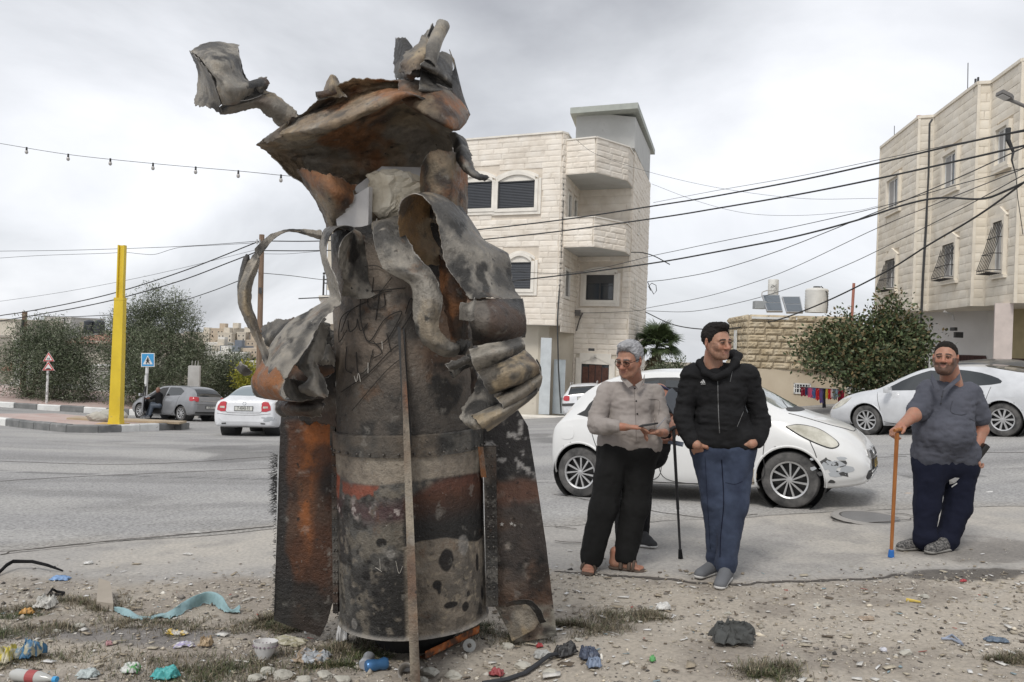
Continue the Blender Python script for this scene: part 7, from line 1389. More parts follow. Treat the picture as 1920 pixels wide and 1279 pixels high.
B = MB(); dM = Matrix.Translation((.93, .86, 0)) @ Matrix.Rotation(R(-40), 4, 'Z'); B.box((0, 0, 0), (.001, .001, .001)); B = MB(); B.add([dM @ Vector(q) for q in [(0, 0, .28), (0, 0, .95), (-1.05, 0, .97), (-1.05, 0, .28), (0, .07, .28), (0, .05, .95), (-1.05, .05, .97), (-1.05, .07, .28)]], [(0, 1, 2, 3), (7, 6, 5, 4), (0, 4, 5, 1), (1, 5, 6, 2), (2, 6, 7, 3), (3, 7, 4, 0)]); dr = c3.add(B, 'door', M_cs)
c3.add(MB().tube([dM @ Vector(q) for q in [(0, .03, .95), (-.35, .0, 1.2), (-.7, -.03, 1.35), (-1.05, -.03, 1.34), (-1.05, .03, .96)]], .025, 6), 'door_frame', M_seam, False, dr); c3.add(MB().box(dM @ Vector((-.12, .17, 1.0)), (.12, .2, .12), bev=.03), 'wing_mirror', M_chr, False, dr)
c3.patch('rear_window', 'B', [(-.62, 1.02), (-.5, 1.32), (.5, 1.32), (.62, 1.02)], M_win, smooth_n=1)
for sy in (-1, 1): c3.patch('tail_light', 'B', [(sy*.55, .98), (sy*.72, 1.0), (sy*.78, .86), (sy*.60, .80)], M_red, smooth_n=2, eps=.012)
c3.patch('tail_light', 'L', [(-1.75, 1.0), (-1.93, .98), (-1.97, .84), (-1.80, .84)], M_red, eps=.01); c3.seam('B', [(-.5, .84), (.5, .84)], .012, 'boot_trim', M_chr); c3.plate('B', 0, .58, .46, .11, M_pw2, '5 238 71', .8); c3.seam('B', [(-.75, .70), (.75, .70)], .005, 'bumper_seam'); c3.patch('lower_valance', 'B', [(-.7, .40), (.7, .40), (.7, .33), (-.7, .33)], M_seam, smooth_n=1)
# --- white hatchback parked at the building
c4 = Car('hatchback_car', 'white hatchback parked at the pale building, seen from behind', 'car', (1064, 790), 1071, 2.5, 1, at, M_cw2, away=1, R_=.30, Wt=.72, rim=(8, .6, 0))
c4.patch('rear_window', 'B', [(-.60, 1.02), (-.50, 1.33), (.50, 1.33), (.60, 1.02)], M_win, smooth_n=1)
for sy in (-1, 1): c4.patch('tail_light', 'B', [(sy*.55, .98), (sy*.74, .98), (sy*.78, .82), (sy*.56, .80)], M_red, smooth_n=2, eps=.014)
c4.patch('bumper_strip', 'B', [(-.84, .70), (.84, .70), (.84, .60), (-.84, .60)], M_scr2, smooth_n=1, eps=.02); c4.plate('B', 0, .88, .48, .11, M_pw2, '7 0878 4', .8)
for sy in (-1, 1): c4.add(MB().tube([(-1.4, sy*.52, 1.44), (-1.3, sy*.52, 1.50), (.1, sy*.52, 1.53), (.2, sy*.52, 1.47)], .016, 6), 'roof_rail', M_chr)
# --- pearl saloon at the right
mz = [(-2.38, .42, .70, .78, .66, .62, .55), (-2.30, .30, .95, 1.04, .80, .74, .60), (-2.05, .26, 1.02, 1.14, .87, .80, .60), (-1.6, .22, 1.01, 1.28, .89, .81, .57), (-1.0, .2, .99, 1.40, .895, .81, .55), (-.3, .2, .96, 1.44, .895, .81, .56), (.2, .2, .95, 1.41, .895, .81, .56), (.7, .2, .935, 1.24, .89, .80, .57), (1.15, .2, .92, 1.03, .885, .78, .62), (1.6, .22, .87, .96, .87, .75, .6), (2.0, .24, .77, .85, .81, .68, .52), (2.25, .28, .64, .70, .70, .6, .45), (2.36, .36, .54, .58, .56, .5, .38)]
c5 = Car('saloon_car', 'pearl silver saloon parked side-on behind the man with the wooden stick', 'car', (1886, 820), 1629, 2.725, 1, mz, M_cm, away=1, R_=.335, Wt=.77, rim=(10, .7, 0))
for sd in 'LR':
    c5.patch('side_window', sd, [(.98, .97), (.62, 1.16), (.2, 1.31), (-.12, 1.34), (-.16, .99)], M_win, smooth_n=2); c5.patch('side_window', sd, [(-.22, .99), (-.2, 1.35), (-.75, 1.31), (-1.15, 1.20), (-1.38, 1.08), (-1.2, 1.02)], M_win, smooth_n=2)
    c5.seam(sd, [(1.1, .93), (1.02, .6), (.95, .3), (-.1, .28), (-.18, .97)]); c5.seam(sd, [(-.2, .97), (-.18, .3), (-.75, .29), (-1.05, .62), (-1.2, .98)]); c5.seam(sd, [(.95, .25), (-.9, .25)], .008, 'sill_seam')
    c5.patch('headlight', sd, [(1.72, .84), (1.95, .79), (2.14, .66), (2.2, .58), (2.0, .62), (1.82, .72)], M_clr, eps=.008); sg = 1 if sd == 'L' else -1
    for x in (0., -1.0): c5.add(MB().box((x, sg*.88, .84), (.19, .03, .035), bev=.01), 'door_handle', M_cm)
    c5.add(MB().box((.78, sg*.97, .99), (.12, .2, .12), bev=.04), 'wing_mirror', M_cm, True); c5.patch('filler_flap', sd, [(-1.62, .90), (-1.46, .91), (-1.45, .78), (-1.61, .77)], M_cm, eps=.004)
c5.patch('windscreen', 'T', [(1.1, 0), (1.0, .55), (.42, .46), (.36, 0), (.42, -.46), (1.0, -.55)], M_ws_); c5.patch('rear_window', 'T', [(-1.95, 0), (-1.85, .52), (-1.05, .45), (-.95, 0), (-1.05, -.45), (-1.85, -.52)], M_win)
# --- dark car behind it
c6 = Car('parked_car', 'dark grey car mostly hidden behind the pearl saloon', 'car', (1830, 790), 1716, 2.6, 1, at, flat('car_dark', (.06, .065, .07), rough=.3, coat=.6), away=1, R_=.32, Wt=.75, rim=(8, .6, 0))
for sd in 'LR': c6.patch('side_window', sd, [(.92, .98), (.6, 1.18), (.2, 1.33), (-.9, 1.36), (-1.2, 1.2), (-1.15, 1.02)], M_win, smooth_n=1)
c6.patch('windscreen', 'T', [(1.1, 0), (1.0, .55), (.42, .46), (.36, 0), (.42, -.46), (1.0, -.55)], M_ws_)
# ================================================================== PEOPLE
M_skin = pm('skin', [(.35, (.93, .93, .93)), (.65, (1.06, 1.05, 1.05))], scale=30, rough=.5, bump=.12, bscale=180, attr=True, spec=.35)
for n_ in M_skin.node_tree.nodes:
    if n_.type == 'BSDF_PRINCIPLED': n_.inputs['Subsurface Weight'].default_value = .06
def rot(yaw, pitch, roll=0): return Matrix.Rotation(R(yaw), 4, 'Z') @ Matrix.Rotation(R(pitch), 4, 'X') @ Matrix.Rotation(R(roll), 4, 'Y')
def head(c, yaw, pitch, sc_, skin, beard=0., brow=(.03, .02, .015), roll=0, fat=0., old=0.):
    S = SDF(); f = 1+fat
    S.ell((0, .018, .035), (.074, .093, .082), .02).ell((0, -.03, -.02), (.062*f, .062, .085), .03).ell((0, -.036, -.075), (.043*f, .046, .034), .03)
    for s in (-1, 1):
        S.cone((s*.060, .005, -.035), (s*.030*f, -.055, -.088), .020, .018, .03).ell((s*.040, -.064, -.024), (.024*f, .022, .024), .02).cone((s*.012, -.087, .020), (s*.046, -.074, .020), .0105, .0095, .014)
        S.ell((s*.030, -.101, .000), (.018, .016, .0125), .012, sub=True).ell((s*.013, -.100, -.034), (.009, .009, .007), .008)
        S.ell((s*.030, -.079, .000), .0150, .005).ell((s*.079, .010, -.004), (.008, .020, .031), .008, Matrix.Rotation(R(s*22), 3, 'Z')).ell((s*.088, .004, .000), (.006, .010, .016), .006, sub=True)
        S.cone((s*.006, -.006*0-.0, 0), (s*.006, 0, 0), .01)
    S.cone((0, -.088, .010), (0, -.112, -.028), .0085, .0125, .012).ell((0, -.112, -.032), (.012, .010, .010), .008)
    S.cone((-.019, -.088, -.055), (.019, -.088, -.055), .0065, .0065, .008).cone((-.016, -.088, -.068), (.016, -.088, -.068), .0075, .0075, .008).ell((0, -.084, -.094), (.019, .016, .016), .02)
    S.cone((-.023, -.096, -.0655), (0, -.103, -.0605), .0026, .003, .004, sub=True).cone((.023, -.096, -.0655), (0, -.103, -.0605), .0026, .003, .004, sub=True)
    if fat > .05: S.ell((0, -.035, -.105), (.045, .045, .025), .03)
    V, Fc = S.mesh(.0031); x, y, z = V.T; c0 = np.tile(np.array(skin, float), (len(V), 1)); nz = fbm(V, 60, 4, 3)
    c0 = mixc(c0, np.array(skin)*(1.12, .80, .74), .55*np.exp(-((np.abs(x)-.036)/.022)**2-((z+.028)/.022)**2)*(y < 0)); c0 = mixc(c0, np.array(skin)*(1.1, .76, .70), .5*np.exp(-(x/.02)**2-((z+.03)/.02)**2)*(y < -.08)); c0 = mixc(c0, np.array(skin)*(1.15, .78, .7), .5*(np.abs(x) > .074))
    c0 = mixc(c0, np.array(skin)*.62, .6*np.exp(-((np.abs(x)-.030)/.017)**2-((z-.004)/.012)**2)*(y < -.06)); c0 = mixc(c0, (.30, .13, .11), .75*np.exp(-(x/.019)**4-((z+.0615)/.0085)**4)*(y < -.085))
    c0 = mixc(c0, brow, .95*sstep(.52, .40, np.abs((z-.024+.35*np.maximum(np.abs(x)-.032, 0))/.011))*(np.abs(x) > .010)*(np.abs(x) < .051)*(y < -.05)*(nz > .32)); c0 = mixc(c0, np.array(skin)*.55, old*.6*np.exp(-((np.abs(x)-.030-.25*(-.02-z))/.0035)**2)*(z < -.025)*(z > -.055)*(y < -.05))
    if beard: b = sstep(-.030, -.045, z+.02*np.exp(-(x/.02)**2)*0-.30*np.maximum(np.abs(x)-.048, 0))*(y < .03)*sstep(.012, .022, np.hypot(x, (z+.0615)*1.2)); b = np.maximum(b, (np.abs(x) < .026)*(z < -.040)*(z > -.054)*(y < -.08)); b = np.maximum(b, (np.abs(x) > .055)*(z < .0)*(y < .0)); c0 = mixc(c0, brow, b*beard*sstep(.15, .42, nz))
    M_ = Matrix.Translation(c) @ rot(yaw, pitch, roll) @ Matrix.Scale(sc_, 4); A = np.array(M_); return V@A[:3, :3].T+A[:3, 3], Fc, c0, M_
def hairm(M_, col, par, h=.010, line=.045, back=-.055, nz_=.006, name='hair', seed=0, cut=.0, quiff=0.):
    S = SDF(); S.ell((0, .020, .037), (.074+h, .093+h, .084+h), .02)
    if quiff: S.ell((0, -.045, .108), (.050, .040, .022*quiff), .03)
    S.ell((0, -.150, -.068+line-.045), (.2, .112, .105), .010, sub=True).ell((0, .0, -.20), (.2, .2, .2+back+.0), .02, sub=True).ell((0, -.112, .005), (.2, .085, .085), .01, sub=True)
    V, Fc = S.mesh(.004); n = smnorm(V, Fc); st = fbm(V*(1, .35, 1), 150, 3, seed); V = V+n*((st-.5)*nz_*2)[:, None]; c0 = np.array(col)[None]*(.45+1.1*fbm(V*(1, .3, .8), 120, 3, seed))[:, None]
    A = np.array(M_); return mo(name, V@A[:3, :3].T+A[:3, 3], Fc, pm('hair', [(0, (1, 1, 1))], rough=.8, attr=True, spec=.12), par, True, c0)
def eyes(M_, par, look=0.):
    for s in (-1, 1):
        c = M_ @ Vector((s*.030, -.0835, .0005)); c = c+(M_.to_3x3() @ Vector((0, .0022, 0))); r = .0122*M_.to_scale().x; MB().ball(c, r, 12, 8).build('eye', flat('eye_white', (.26, .22, .20), rough=.25), par, True)
        d = (M_.to_3x3().normalized() @ Vector((look, -1, -.12))).normalized(); q = d.to_track_quat('Z', 'Y').to_matrix().to_4x4(); MB().lathe([(0, 0), (r*.62, 0), (r*.62, -.001)], c+d*r*1.0, 10, q).build('iris', flat('iris_dark', (.02, .012, .008), rough=.15), par)
        L = [M_ @ Vector((s*(.030+.0165*t), -.0955+.007*t*t, .0035+.0035*(1-t*t))) for t in np.linspace(-1, 1, 9)]; MB().tube(L, .0028*M_.to_scale().x, 5).build('eyelid', flat('lash_line', (.05, .03, .022)), par)
def hand(S, w, d, pn, sd, curl=(.5, .5, .5, .5), sc_=1., thumb=.6, spread=1.):
    "palm and five jointed fingers: w wrist, d direction, pn palm normal, sd thumb side"
    w, d, pn = Vector(w), Vector(d).normalized(), Vector(pn); pn = (pn-d*pn.dot(d)).normalized(); sx_ = d.cross(pn)*sd; s = sc_
    for t in (-.022, -.007, .008, .022): S.cone(w+d*.005*s+sx_*t*.6*s, w+d*.075*s+sx_*t*1.25*s, .016*s, .0125*s, .012)
    for i, (t, L) in enumerate(((.030, .072), (.010, .080), (-.010, .074), (-.029, .058))):
        p = w+d*.080*s+sx_*t*s; a = 0; v = Vector(d); pts = [p-d*.02*s, p]
        for k, f in enumerate((.45, .32, .25)): a += curl[i]*(.9, 1.25, .8)[k]; v = d*math.cos(a)+pn*math.sin(a)+sx_*t*2.2*spread*(k == 0); p = p+v.normalized()*L*f*s; pts.append(p)
        S.chain(pts, [.010*s, .0095*s, .0088*s, .008*s, .0068*s], .004)
    p = w+d*.022*s+sx_*.026*s; q = p+(d*.6+sx_*.9+pn*.35*thumb).normalized()*.040*s; r_ = q+(d*.9+sx_*.25+pn*.6*thumb).normalized()*.030*s; S.chain([w+d*.02*s, p, q, r_, r_+(d+pn*.5*thumb-sx_*.1).normalized()*.022*s], [.015*s, .015*s, .0115*s, .0098*s, .0078*s], .008)
def skinm(S, h, skin):
    V, Fc = S.mesh(h); c = np.tile(np.array(skin, float), (len(V), 1)); c = mixc(c, np.array(skin)*(1.1, .78, .7), .35*sstep(.45, .65, fbm(V, 25, 3))); return V, Fc, c
def cloth(name, S, h, mat, par, folds=(), seed=0, col=None):
    V, Fc = S.mesh(h)
    for (st, sca, amp) in folds:
        n = smnorm(V, Fc); g = np.abs(fbm(V*np.array(st), sca, 3, seed)-.5)*2; V = V+n*((.35-np.minimum(g, .7))*amp)[:, None]; seed += 5
    o = mo(name, V, Fc, mat, par, True); return o, BVHTree.FromPolygons([tuple(v) for v in V], [tuple(int(i) for i in f) for f in Fc])
def hit(b, px, py, lift=.002):
    d = Vector(P(px, py, 1))-Vector((0, 0, CAMH)); h = b.ray_cast(Vector((0, 0, CAMH)), d.normalized())
    return (h[0]+h[1]*lift, h[1]) if h[0] else (None, None)
def line(b, pts, r, nm, mat, par, n=8, lift=.0005):
    q = [hit(b, x, y, lift)[0] for x, y in cat1(np.array(pts, float), n*len(pts))]; q = [p for p in q if p is not None]
    if len(q) > 2: return MB().tube(q, r, 5).build(nm, mat, par)
def badge(b, polys, nm, mat, par):
    B = MB()
    for pl in polys:
        q = [hit(b, x, y, .003)[0] for x, y in pl]
        if all(p is not None for p in q): n = (Vector((0, 0, CAMH))-q[0]).normalized(); B.prism(q, n*.0015)
    return tag(B.build(nm, mat, par), kind='stuff')
def shoe(par, heel, toe, mat, sole, w=.045, hh=.07, name='shoe'):
    a, b = Vector(heel), Vector(toe); d = (b-a).normalized(); S = SDF(); up = Vector((0, 0, 1))
    S.cone(a+up*.045, b+up*.030, w, w*.82, .02, ((0, 0, 1), .8)).cone(a+up*.05, a+d*.03+up*hh*1.35, w*.95, w*.95, .03).cone(a+d*.08+up*.06, b-d*.02+up*.035, w*.85, w*.75, .03); S.ell((a+b)/2+Vector((0, 0, -.195)), (.4, .4, .2), .004, sub=True)
    V, Fc = S.mesh(.007); mo(name, V, Fc, mat, par, True); S = SDF(); S.cone(a+up*.015, b+up*.018, w*1.06, w*.9, .01, ((0, 0, 1), .45)); V, Fc = S.mesh(.007); V[:, 2] = np.maximum(V[:, 2], min(a.z, b.z)-.002); mo('sole', V, Fc, sole, par, True)
def J(Y0): return lambda x, y, d=0.: np.array(P(x, y, Y0+d))
M_bk = flat('black_fabric', (.012, .012, .013), rough=.95, bump=.25, bscale=260, spec=.15); M_jk = pm('jacket_black', [(.3, (.009, .009, .010)), (.7, (.017, .017, .018))], scale=9, rough=.85, bump=.35, bscale=200, spec=.2)
M_tr = flat('trouser_charcoal', (.014, .014, .014), rough=.95, bump=.2, bscale=200, spec=.2); M_jean = pm('denim', [(.3, (.018, .026, .052)), (.7, (.045, .062, .105))], scale=7, rough=.9, bump=.4, bscale=240); M_nv = flat('track_navy', (.009, .011, .024), spec=.2, rough=.9, bump=.2, bscale=180)
M_sh = pm('shirt_taupe', [(.3, (.27, .24, .22)), (.7, (.34, .305, .285))], scale=5, rough=.9, bump=.25, bscale=230); M_po = pm('polo_slate', [(.3, (.058, .062, .080)), (.7, (.088, .092, .115))], scale=5, rough=.92, bump=.3, bscale=260)
M_sg = flat('shoe_grey', (.13, .135, .145), rough=.9, bump=.4, bscale=200); M_sb = flat('shoe_black', (.03, .03, .032), rough=.8, bump=.4); M_so = flat('sole_white', (.55, .54, .52), rough=.8); M_sd = flat('sandal_brown', (.085, .06, .045), rough=.8)
WR = [((1.3, 1, .6), 6, .024), ((1, 1, 2.2), 9, .016), ((1, 1, 1), 19, .008)]; WT = [((1, 1, .45), 8, .024), ((1.5, 1.5, 1.2), 6, .010), ((1, 1, 1), 18, .006)]
# ---- old man with glasses
p = J(5.94); sk1 = (.36, .19, .13); G0 = G(1150, 1070)
A = root('person', 'grey-haired man in glasses, taupe shirt and sandals, looking down to his right', 'person', G0)
hd = head(p(1180, 674, -.04), -38, 16, 1.09, sk1, 0, (.10, .09, .085), old=1.)
S = SDF(); S.cone(p(1186, 690, .04), p(1190, 730, .08), .058, .07, .03).ell(p(1185, 770, .1), (.16, .1, .22), .05); S.cone(p(1150, 799, -.22), p(1172, 801, -.25), .033, .028, .02); hand(S, p(1170, 801, -.25), (1, -.05, .05), (-.05, -.1, -1), -1, (.25, .3, .35, .4), 1.15, thumb=.2)
S.cone(p(1246, 812, -.14), p(1238, 812, -.2), .032, .028, .02); hand(S, p(1240, 812, -.2), (-1, -.1, .1), (0, -.3, -1), 1, (.7, .75, .8, .9), 1.1)
b = skinm(S, .0065, sk1)
sub = [(hd[0], hd[1], hd[2]), b]; V, Fc, C = joinm(sub); mo('body', V, Fc, M_skin, A, True, C); eyes(hd[3], A, -.2); hairm(hd[3], (.30, .30, .31), A, .012, .052, -.05, .007, quiff=1.)
S = SDF(); S.cone(p(1140, 733, .06), p(1226, 737, .08), .062, .060, .05).ell(p(1183, 762, .06), (.182, .13, .165), .05).ell(p(1182, 803, .04), (.19, .155, .135), .05).cone(p(1150, 828, .04), p(1212, 830, .04), .11, .11, .05)
S.chain([p(1138, 736, .05), p(1121, 778, .0), p(1118, 797, -.05)], [.068, .057, .056], .02).chain([p(1118, 797, -.05), p(1136, 800, -.15), p(1152, 799, -.22)], [.056, .050, .042], .02); S.chain([p(1228, 740, .08), p(1241, 785, .03), p(1243, 808, -.10)], [.062, .052, .042], .02)
S.ell(p(1184, 696, -.05), (.066, .085, .078), .01, sub=True).ell(p(1185, 890, .04), (.5, .5, .185), .02, sub=True)
sh, bs = cloth('shirt', S, .0085, M_sh, A, WR, 3)
for x, y in ((1190.5, 729), (1193, 752), (1195, 776), (1196, 800)): q, n = hit(bs, x, y); q is not None and MB().ball(q, .0058, 8, 6).build('button', M_bk, sh)
line(bs, [(1188, 718), (1190, 745), (1192, 790), (1193, 826)], .0018, 'placket', flat('shirt_shadow', (.15, .13, .12)), sh); line(bs, [(1215, 748), (1236, 752), (1235, 778)], .0018, 'pocket_edge', MATS['shirt_shadow'], sh)
def collar(par, mat, pts, h_=.045):
    B = MB()
    for q in pts: B.prism([Vector(p(*t)) for t in q], (0, .012, 0))
    B.build('collar', mat, par)
collar(sh, M_sh, [[(1163, 704, -.06), (1176, 712, -.09), (1187, 722, -.10), (1178, 727, -.11), (1165, 712, -.08)]]); collar(sh, M_sh, [[(1209, 702, -.02), (1206, 712, -.06), (1191, 722, -.10), (1198, 731, -.10), (1208, 718, -.05)]])
S = SDF(); S.cone(p(1152, 842, .05), p(1206, 842, .05), .115, .115, .04).chain([p(1150, 850, .04), p(1131, 950, .0), p(1109, 1046, -.02)], [.118, .092, .078], .05).chain([p(1200, 850, .06), p(1190, 950, .05), p(1171, 1044, .02)], [.118, .098, .082], .05); S.ell(p(1180, 780, .05), (.4, .4, .19), .01, sub=True)
for q in (p(1107, 1098, 0), p(1168, 1094, 0)): S.ell(q, (.2, .2, .17), .01, sub=True)
tr, bt = cloth('trousers', S, .009, M_tr, A, WT, 11); MB().tube([p(1140, 835, -.02), p(1155, 836, -.05), p(1185, 838, -.07), p(1208, 837, -.05)], .012, 6).build('belt', M_sb, A)
for (h_, t_, k) in ((p(1107, 1060, .08), p(1102, 1072, -.13), 0), (p(1152, 1059, .02), p(1200, 1064, -.05), 1)):
    a, b_ = Vector(h_), Vector(t_); z_ = hz(a.x, a.y)+.002; a.z = b_.z = z_; up = Vector((0, 0, 1)); d = (b_-a).normalized(); sd_ = d.cross(up); S = SDF(); S.cone(a+up*.012, b_+up*.012, .047, .05, .01, ((0, 0, 1), .32)); V, Fc = S.mesh(.007); sn = mo('sandal', V, Fc, M_sd, A, True)
    S = SDF(); S.cone(a+up*.045, b_-d*.06+up*.04, .036, .04, .02); S.cone(a+up*.05, a+up*.13, .036, .036, .02)
    for i in range(5): S.cone(b_-d*.055+sd_*(i-2)*.016+up*.034, b_+d*(.018-.006*abs(i-1.3))+sd_*(i-2)*.017+up*.027, .0105, .009 if i else .013, .006)
    V, Fc, C = skinm(S, .005, sk1); mo('foot', V, Fc, M_skin, A, True, C)
    for f_, r_ in ((.30, .016), (.62, .015), (.78, .011)):
        c_ = a.lerp(b_, f_); MB().tube([c_+sd_*.050*math.cos(t)+up*(.02+.060*math.sin(t)) for t in np.linspace(0, math.pi, 9)], r_, 6).build('strap', M_sd, sn)
gm = MB(); M_ = hd[3]
for s in (-1, 1):
    gm.tube([M_ @ Vector((s*(.031+.024*math.cos(t)), -.110+.012*abs(math.cos(t)), -.003+.018*math.sin(t))) for t in np.linspace(0, 2*math.pi, 17)], .0022, 5); gm.tube([M_ @ Vector((s*.056, -.098, .004)), M_ @ Vector((s*.076, -.05, .006)), M_ @ Vector((s*.084, .01, .008))], .0022, 5)
gm.tube([M_ @ Vector((-.008, -.113, 0)), M_ @ Vector((.008, -.113, 0))], .0022, 5); gm.build('glasses', M_bk, A)
ph = MB(); ph.prism([p(1197, 802, -.31), p(1226, 797, -.33), p(1234, 795, -.20), p(1204, 799, -.19)], (0, 0, .012)); o = ph.build('notebook', M_sb); tag(o, 'dark notebook held open in the hands of the grey-haired man', 'notebook')
tag(MB().tube([p(1231, 802, -.28), p(1249, 783, -.30)], [.005, .003], 6).build('pen', flat('pen_grey', (.3, .3, .32), rough=.3)), 'grey pen sticking up from the grey-haired man\'s hand', 'pen')
# ---- man in the black jacket
p = J(5.67); sk2 = (.37, .205, .14); A = root('person', 'dark-haired man in a black zipped jacket and jeans, hands in his pockets', 'person', G(1345, 1085))
hd = head(p(1344, 641, -.02), 27, 5, 1.08, sk2, .35, (.018, .014, .012), roll=-3)
S = SDF(); S.cone(p(1338, 662, .04), p(1336, 700, .06), .062, .075, .03).ell(p(1345, 750, .09), (.17, .1, .25), .05)
S.cone(p(1296, 828, -.06), p(1306, 834, -.10), .034, .033, .02); hand(S, p(1304, 832, -.09), (.45, .75, -.8), (.4, 1, .3), 1, (.2, .2, .2, .2), 1.1, .3); S.cone(p(1418, 826, -.04), p(1409, 832, -.08), .034, .033, .02); hand(S, p(1411, 831, -.08), (-.5, .75, -.75), (-.4, 1, .3), -1, (.2, .2, .2, .2), 1.1, .3)
V, Fc, C = joinm([hd[:3], skinm(S, .0065, sk2)]); mo('body', V, Fc, M_skin, A, True, C); eyes(hd[3], A, .3); hairm(hd[3], (.018, .016, .015), A, .008, .060, -.05, .006, quiff=1.15)
S = SDF(); S.cone(p(1302, 703, .05), p(1392, 703, .05), .068, .068, .05).ell(p(1348, 735, .05), (.195, .135, .165), .05).ell(p(1352, 785, .04), (.19, .14, .155), .05).cone(p(1318, 822, .04), p(1388, 822, .04), .12, .12, .05)
S.chain([p(1298, 708, .05), p(1284, 765, .05), p(1283, 786, .02)], [.074, .060, .056], .02).chain([p(1283, 786, .02), p(1289, 810, -.02), p(1297, 826, -.06)], [.056, .049, .043], .02).chain([p(1400, 706, .05), p(1420, 765, .06), p(1425, 790, .04)], [.076, .062, .056], .02).chain([p(1425, 790, .04), p(1424, 812, .0), p(1419, 824, -.04)], [.056, .049, .043], .02)
S.ell(p(1336, 672, -.03), (.060, .085, .085), .012, sub=True).ell(p(1350, 900, .04), (.6, .6, .245), .02, sub=True)
jk, bj = cloth('jacket', S, .0085, M_jk, A, WR+[((1, 1, 2.2), 5, .022)], 21)
S = SDF(); q = [(1306, 692, .06), (1312, 680, -.01), (1322, 698, -.07), (1340, 708, -.10), (1362, 700, -.07), (1378, 680, .0), (1384, 668, .07), (1376, 664, .12), (1350, 668, .16), (1322, 676, .15), (1306, 690, .09)]; S.chain([p(*t) for t in q], [.020, .022, .022, .019, .024, .028, .028, .030, .032, .030, .024], .02); cloth('hood', S, .007, M_jk, jk, [((1, 1, 1), 14, .008)], 5)
S = SDF(); S.ell(p(1342, 706, -.01), (.075, .07, .06), .01); V, Fc = S.mesh(.008); mo('undershirt', V, Fc, M_bk, A, True)
line(bj, [(1345, 702), (1346, 730), (1347, 770), (1349, 812)], .0032, 'zip', flat('zip_grey', (.13, .13, .13), rough=.4), jk, lift=.001); line(bj, [(1374, 692), (1369, 716)], .0022, 'pocket_zip', MATS['zip_grey'], jk); line(bj, [(1394, 772), (1382, 800)], .0022, 'pocket_zip', MATS['zip_grey'], jk); q, n = hit(bj, 1345.5, 699); MB().ball(q, .007, 8, 6).build('zip_pull', M_alloy, jk)
M_lg = flat('print_white', (.72, .72, .72)); cxl, cyl_ = 1318.5, 716.5
badge(bj, [[(cxl-4.6, cyl_+1.4), (cxl-2.6, cyl_+1.4), (cxl-3.6, cyl_-.8), (cxl-5.0, cyl_+.2)], [(cxl-1.9, cyl_+1.4), (cxl+.6, cyl_+1.4), (cxl-1.6, cyl_-3.2), (cxl-3.2, cyl_-2.0)], [(cxl+1.4, cyl_+1.4), (cxl+4.2, cyl_+1.4), (cxl+.8, cyl_-5.4), (cxl-1.0, cyl_-4.4)]], 'logo', M_lg, jk)
q, n = hit(bj, 1319, 720, .006); M_ = Matrix.Translation(q-Vector((0, .006, 0))) @ Matrix.Rotation(R(-2), 4, 'Y') @ Matrix.Rotation(R(-12), 4, 'Z') @ Matrix.Rotation(R(90), 4, 'X'); text('logo_text', 'adidas', .0125, M_, M_lg, jk)
S = SDF(); S.cone(p(1326, 838, .05), p(1384, 838, .05), .118, .118, .05).chain([p(1328, 850, .05), p(1342, 945, .03), p(1344, 1040, .10)], [.112, .082, .060], .04).chain([p(1384, 850, .04), p(1376, 945, -.03), p(1360, 1056, -.05)], [.112, .086, .064], .04); S.cone(p(1344, 1044, .10), p(1345, 1052, .10), .066, .064, .02).cone(p(1362, 1055, -.05), p(1361, 1062, -.05), .070, .066, .02); S.ell(p(1350, 765, .05), (.5, .5, .20), .01, sub=True)
je, bje = cloth('jeans', S, .009, M_jean, A, WT, 31)
line(bje, [(1353, 862), (1357, 940), (1352, 1000), (1350, 1045)], .004, 'leg_gap_shade', M_nv, je); line(bje, [(1322, 856), (1326, 930), (1332, 1030)], .0018, 'side_seam', M_nv, je); line(bje, [(1360, 905), (1378, 908), (1392, 903)], .0018, 'crease_shade', M_nv, je)  # dark tubes draw in the shade between the legs and in a fold
def gp_(x, y, Y_): q = P(x, y, Y_); return (q[0], q[1], hz(q[0], q[1])+.004)
shoe(A, gp_(1345, 1060, 5.80), gp_(1312, 1066, 5.66), M_sg, M_so); shoe(A, gp_(1362, 1075, 5.62), gp_(1350, 1085, 5.42), M_sg, M_so)
# ---- heavy man with the wooden stick
p = J(6.42); sk3 = (.36, .19, .13); A = root('person', 'heavily built man in a slate polo shirt leaning on a wooden stick', 'person', G(1750, 1035))
hd = head(p(1773, 671, -.02), -36, -2, 1.09, sk3, .75, (.03, .022, .018), fat=.10)
S = SDF(); S.cone(p(1780, 690, .04), p(1784, 722, .07), .068, .085, .03).ell(p(1782, 790, .1), (.17, .12, .25), .05)
S.chain([p(1735, 748, .02), p(1714, 778, -.09), p(1688, 800, -.20)], [.058, .052, .034], .03); hand(S, p(1691, 797, -.19), (-.8, -.35, -.45), (.2, -.2, -1), 1, (.75, .8, .85, .9), 1.15)
S.chain([p(1833, 770, .10), p(1840, 805, .10), p(1829, 850, .02)], [.062, .052, .036], .03); hand(S, p(1829, 850, .02), (-.12, -.1, -1), (.9, -.3, .1), 1, (.9, 1., 1., 1.), 1.1)
V, Fc, C = joinm([hd[:3], skinm(S, .0065, sk3)]); mo('body', V, Fc, M_skin, A, True, C); eyes(hd[3], A, -.3); hairm(hd[3], (.016, .013, .011), A, .004, .064, -.06, .004, seed=3)
S = SDF(); S.cone(p(1745, 733, .06), p(1812, 738, .08), .078, .076, .05).ell(p(1776, 765, .05), (.20, .16, .175), .06).ell(p(1770, 812, .0), (.222, .195, .185), .07).cone(p(1748, 850, .04), p(1798, 850, .05), .145, .145, .06)
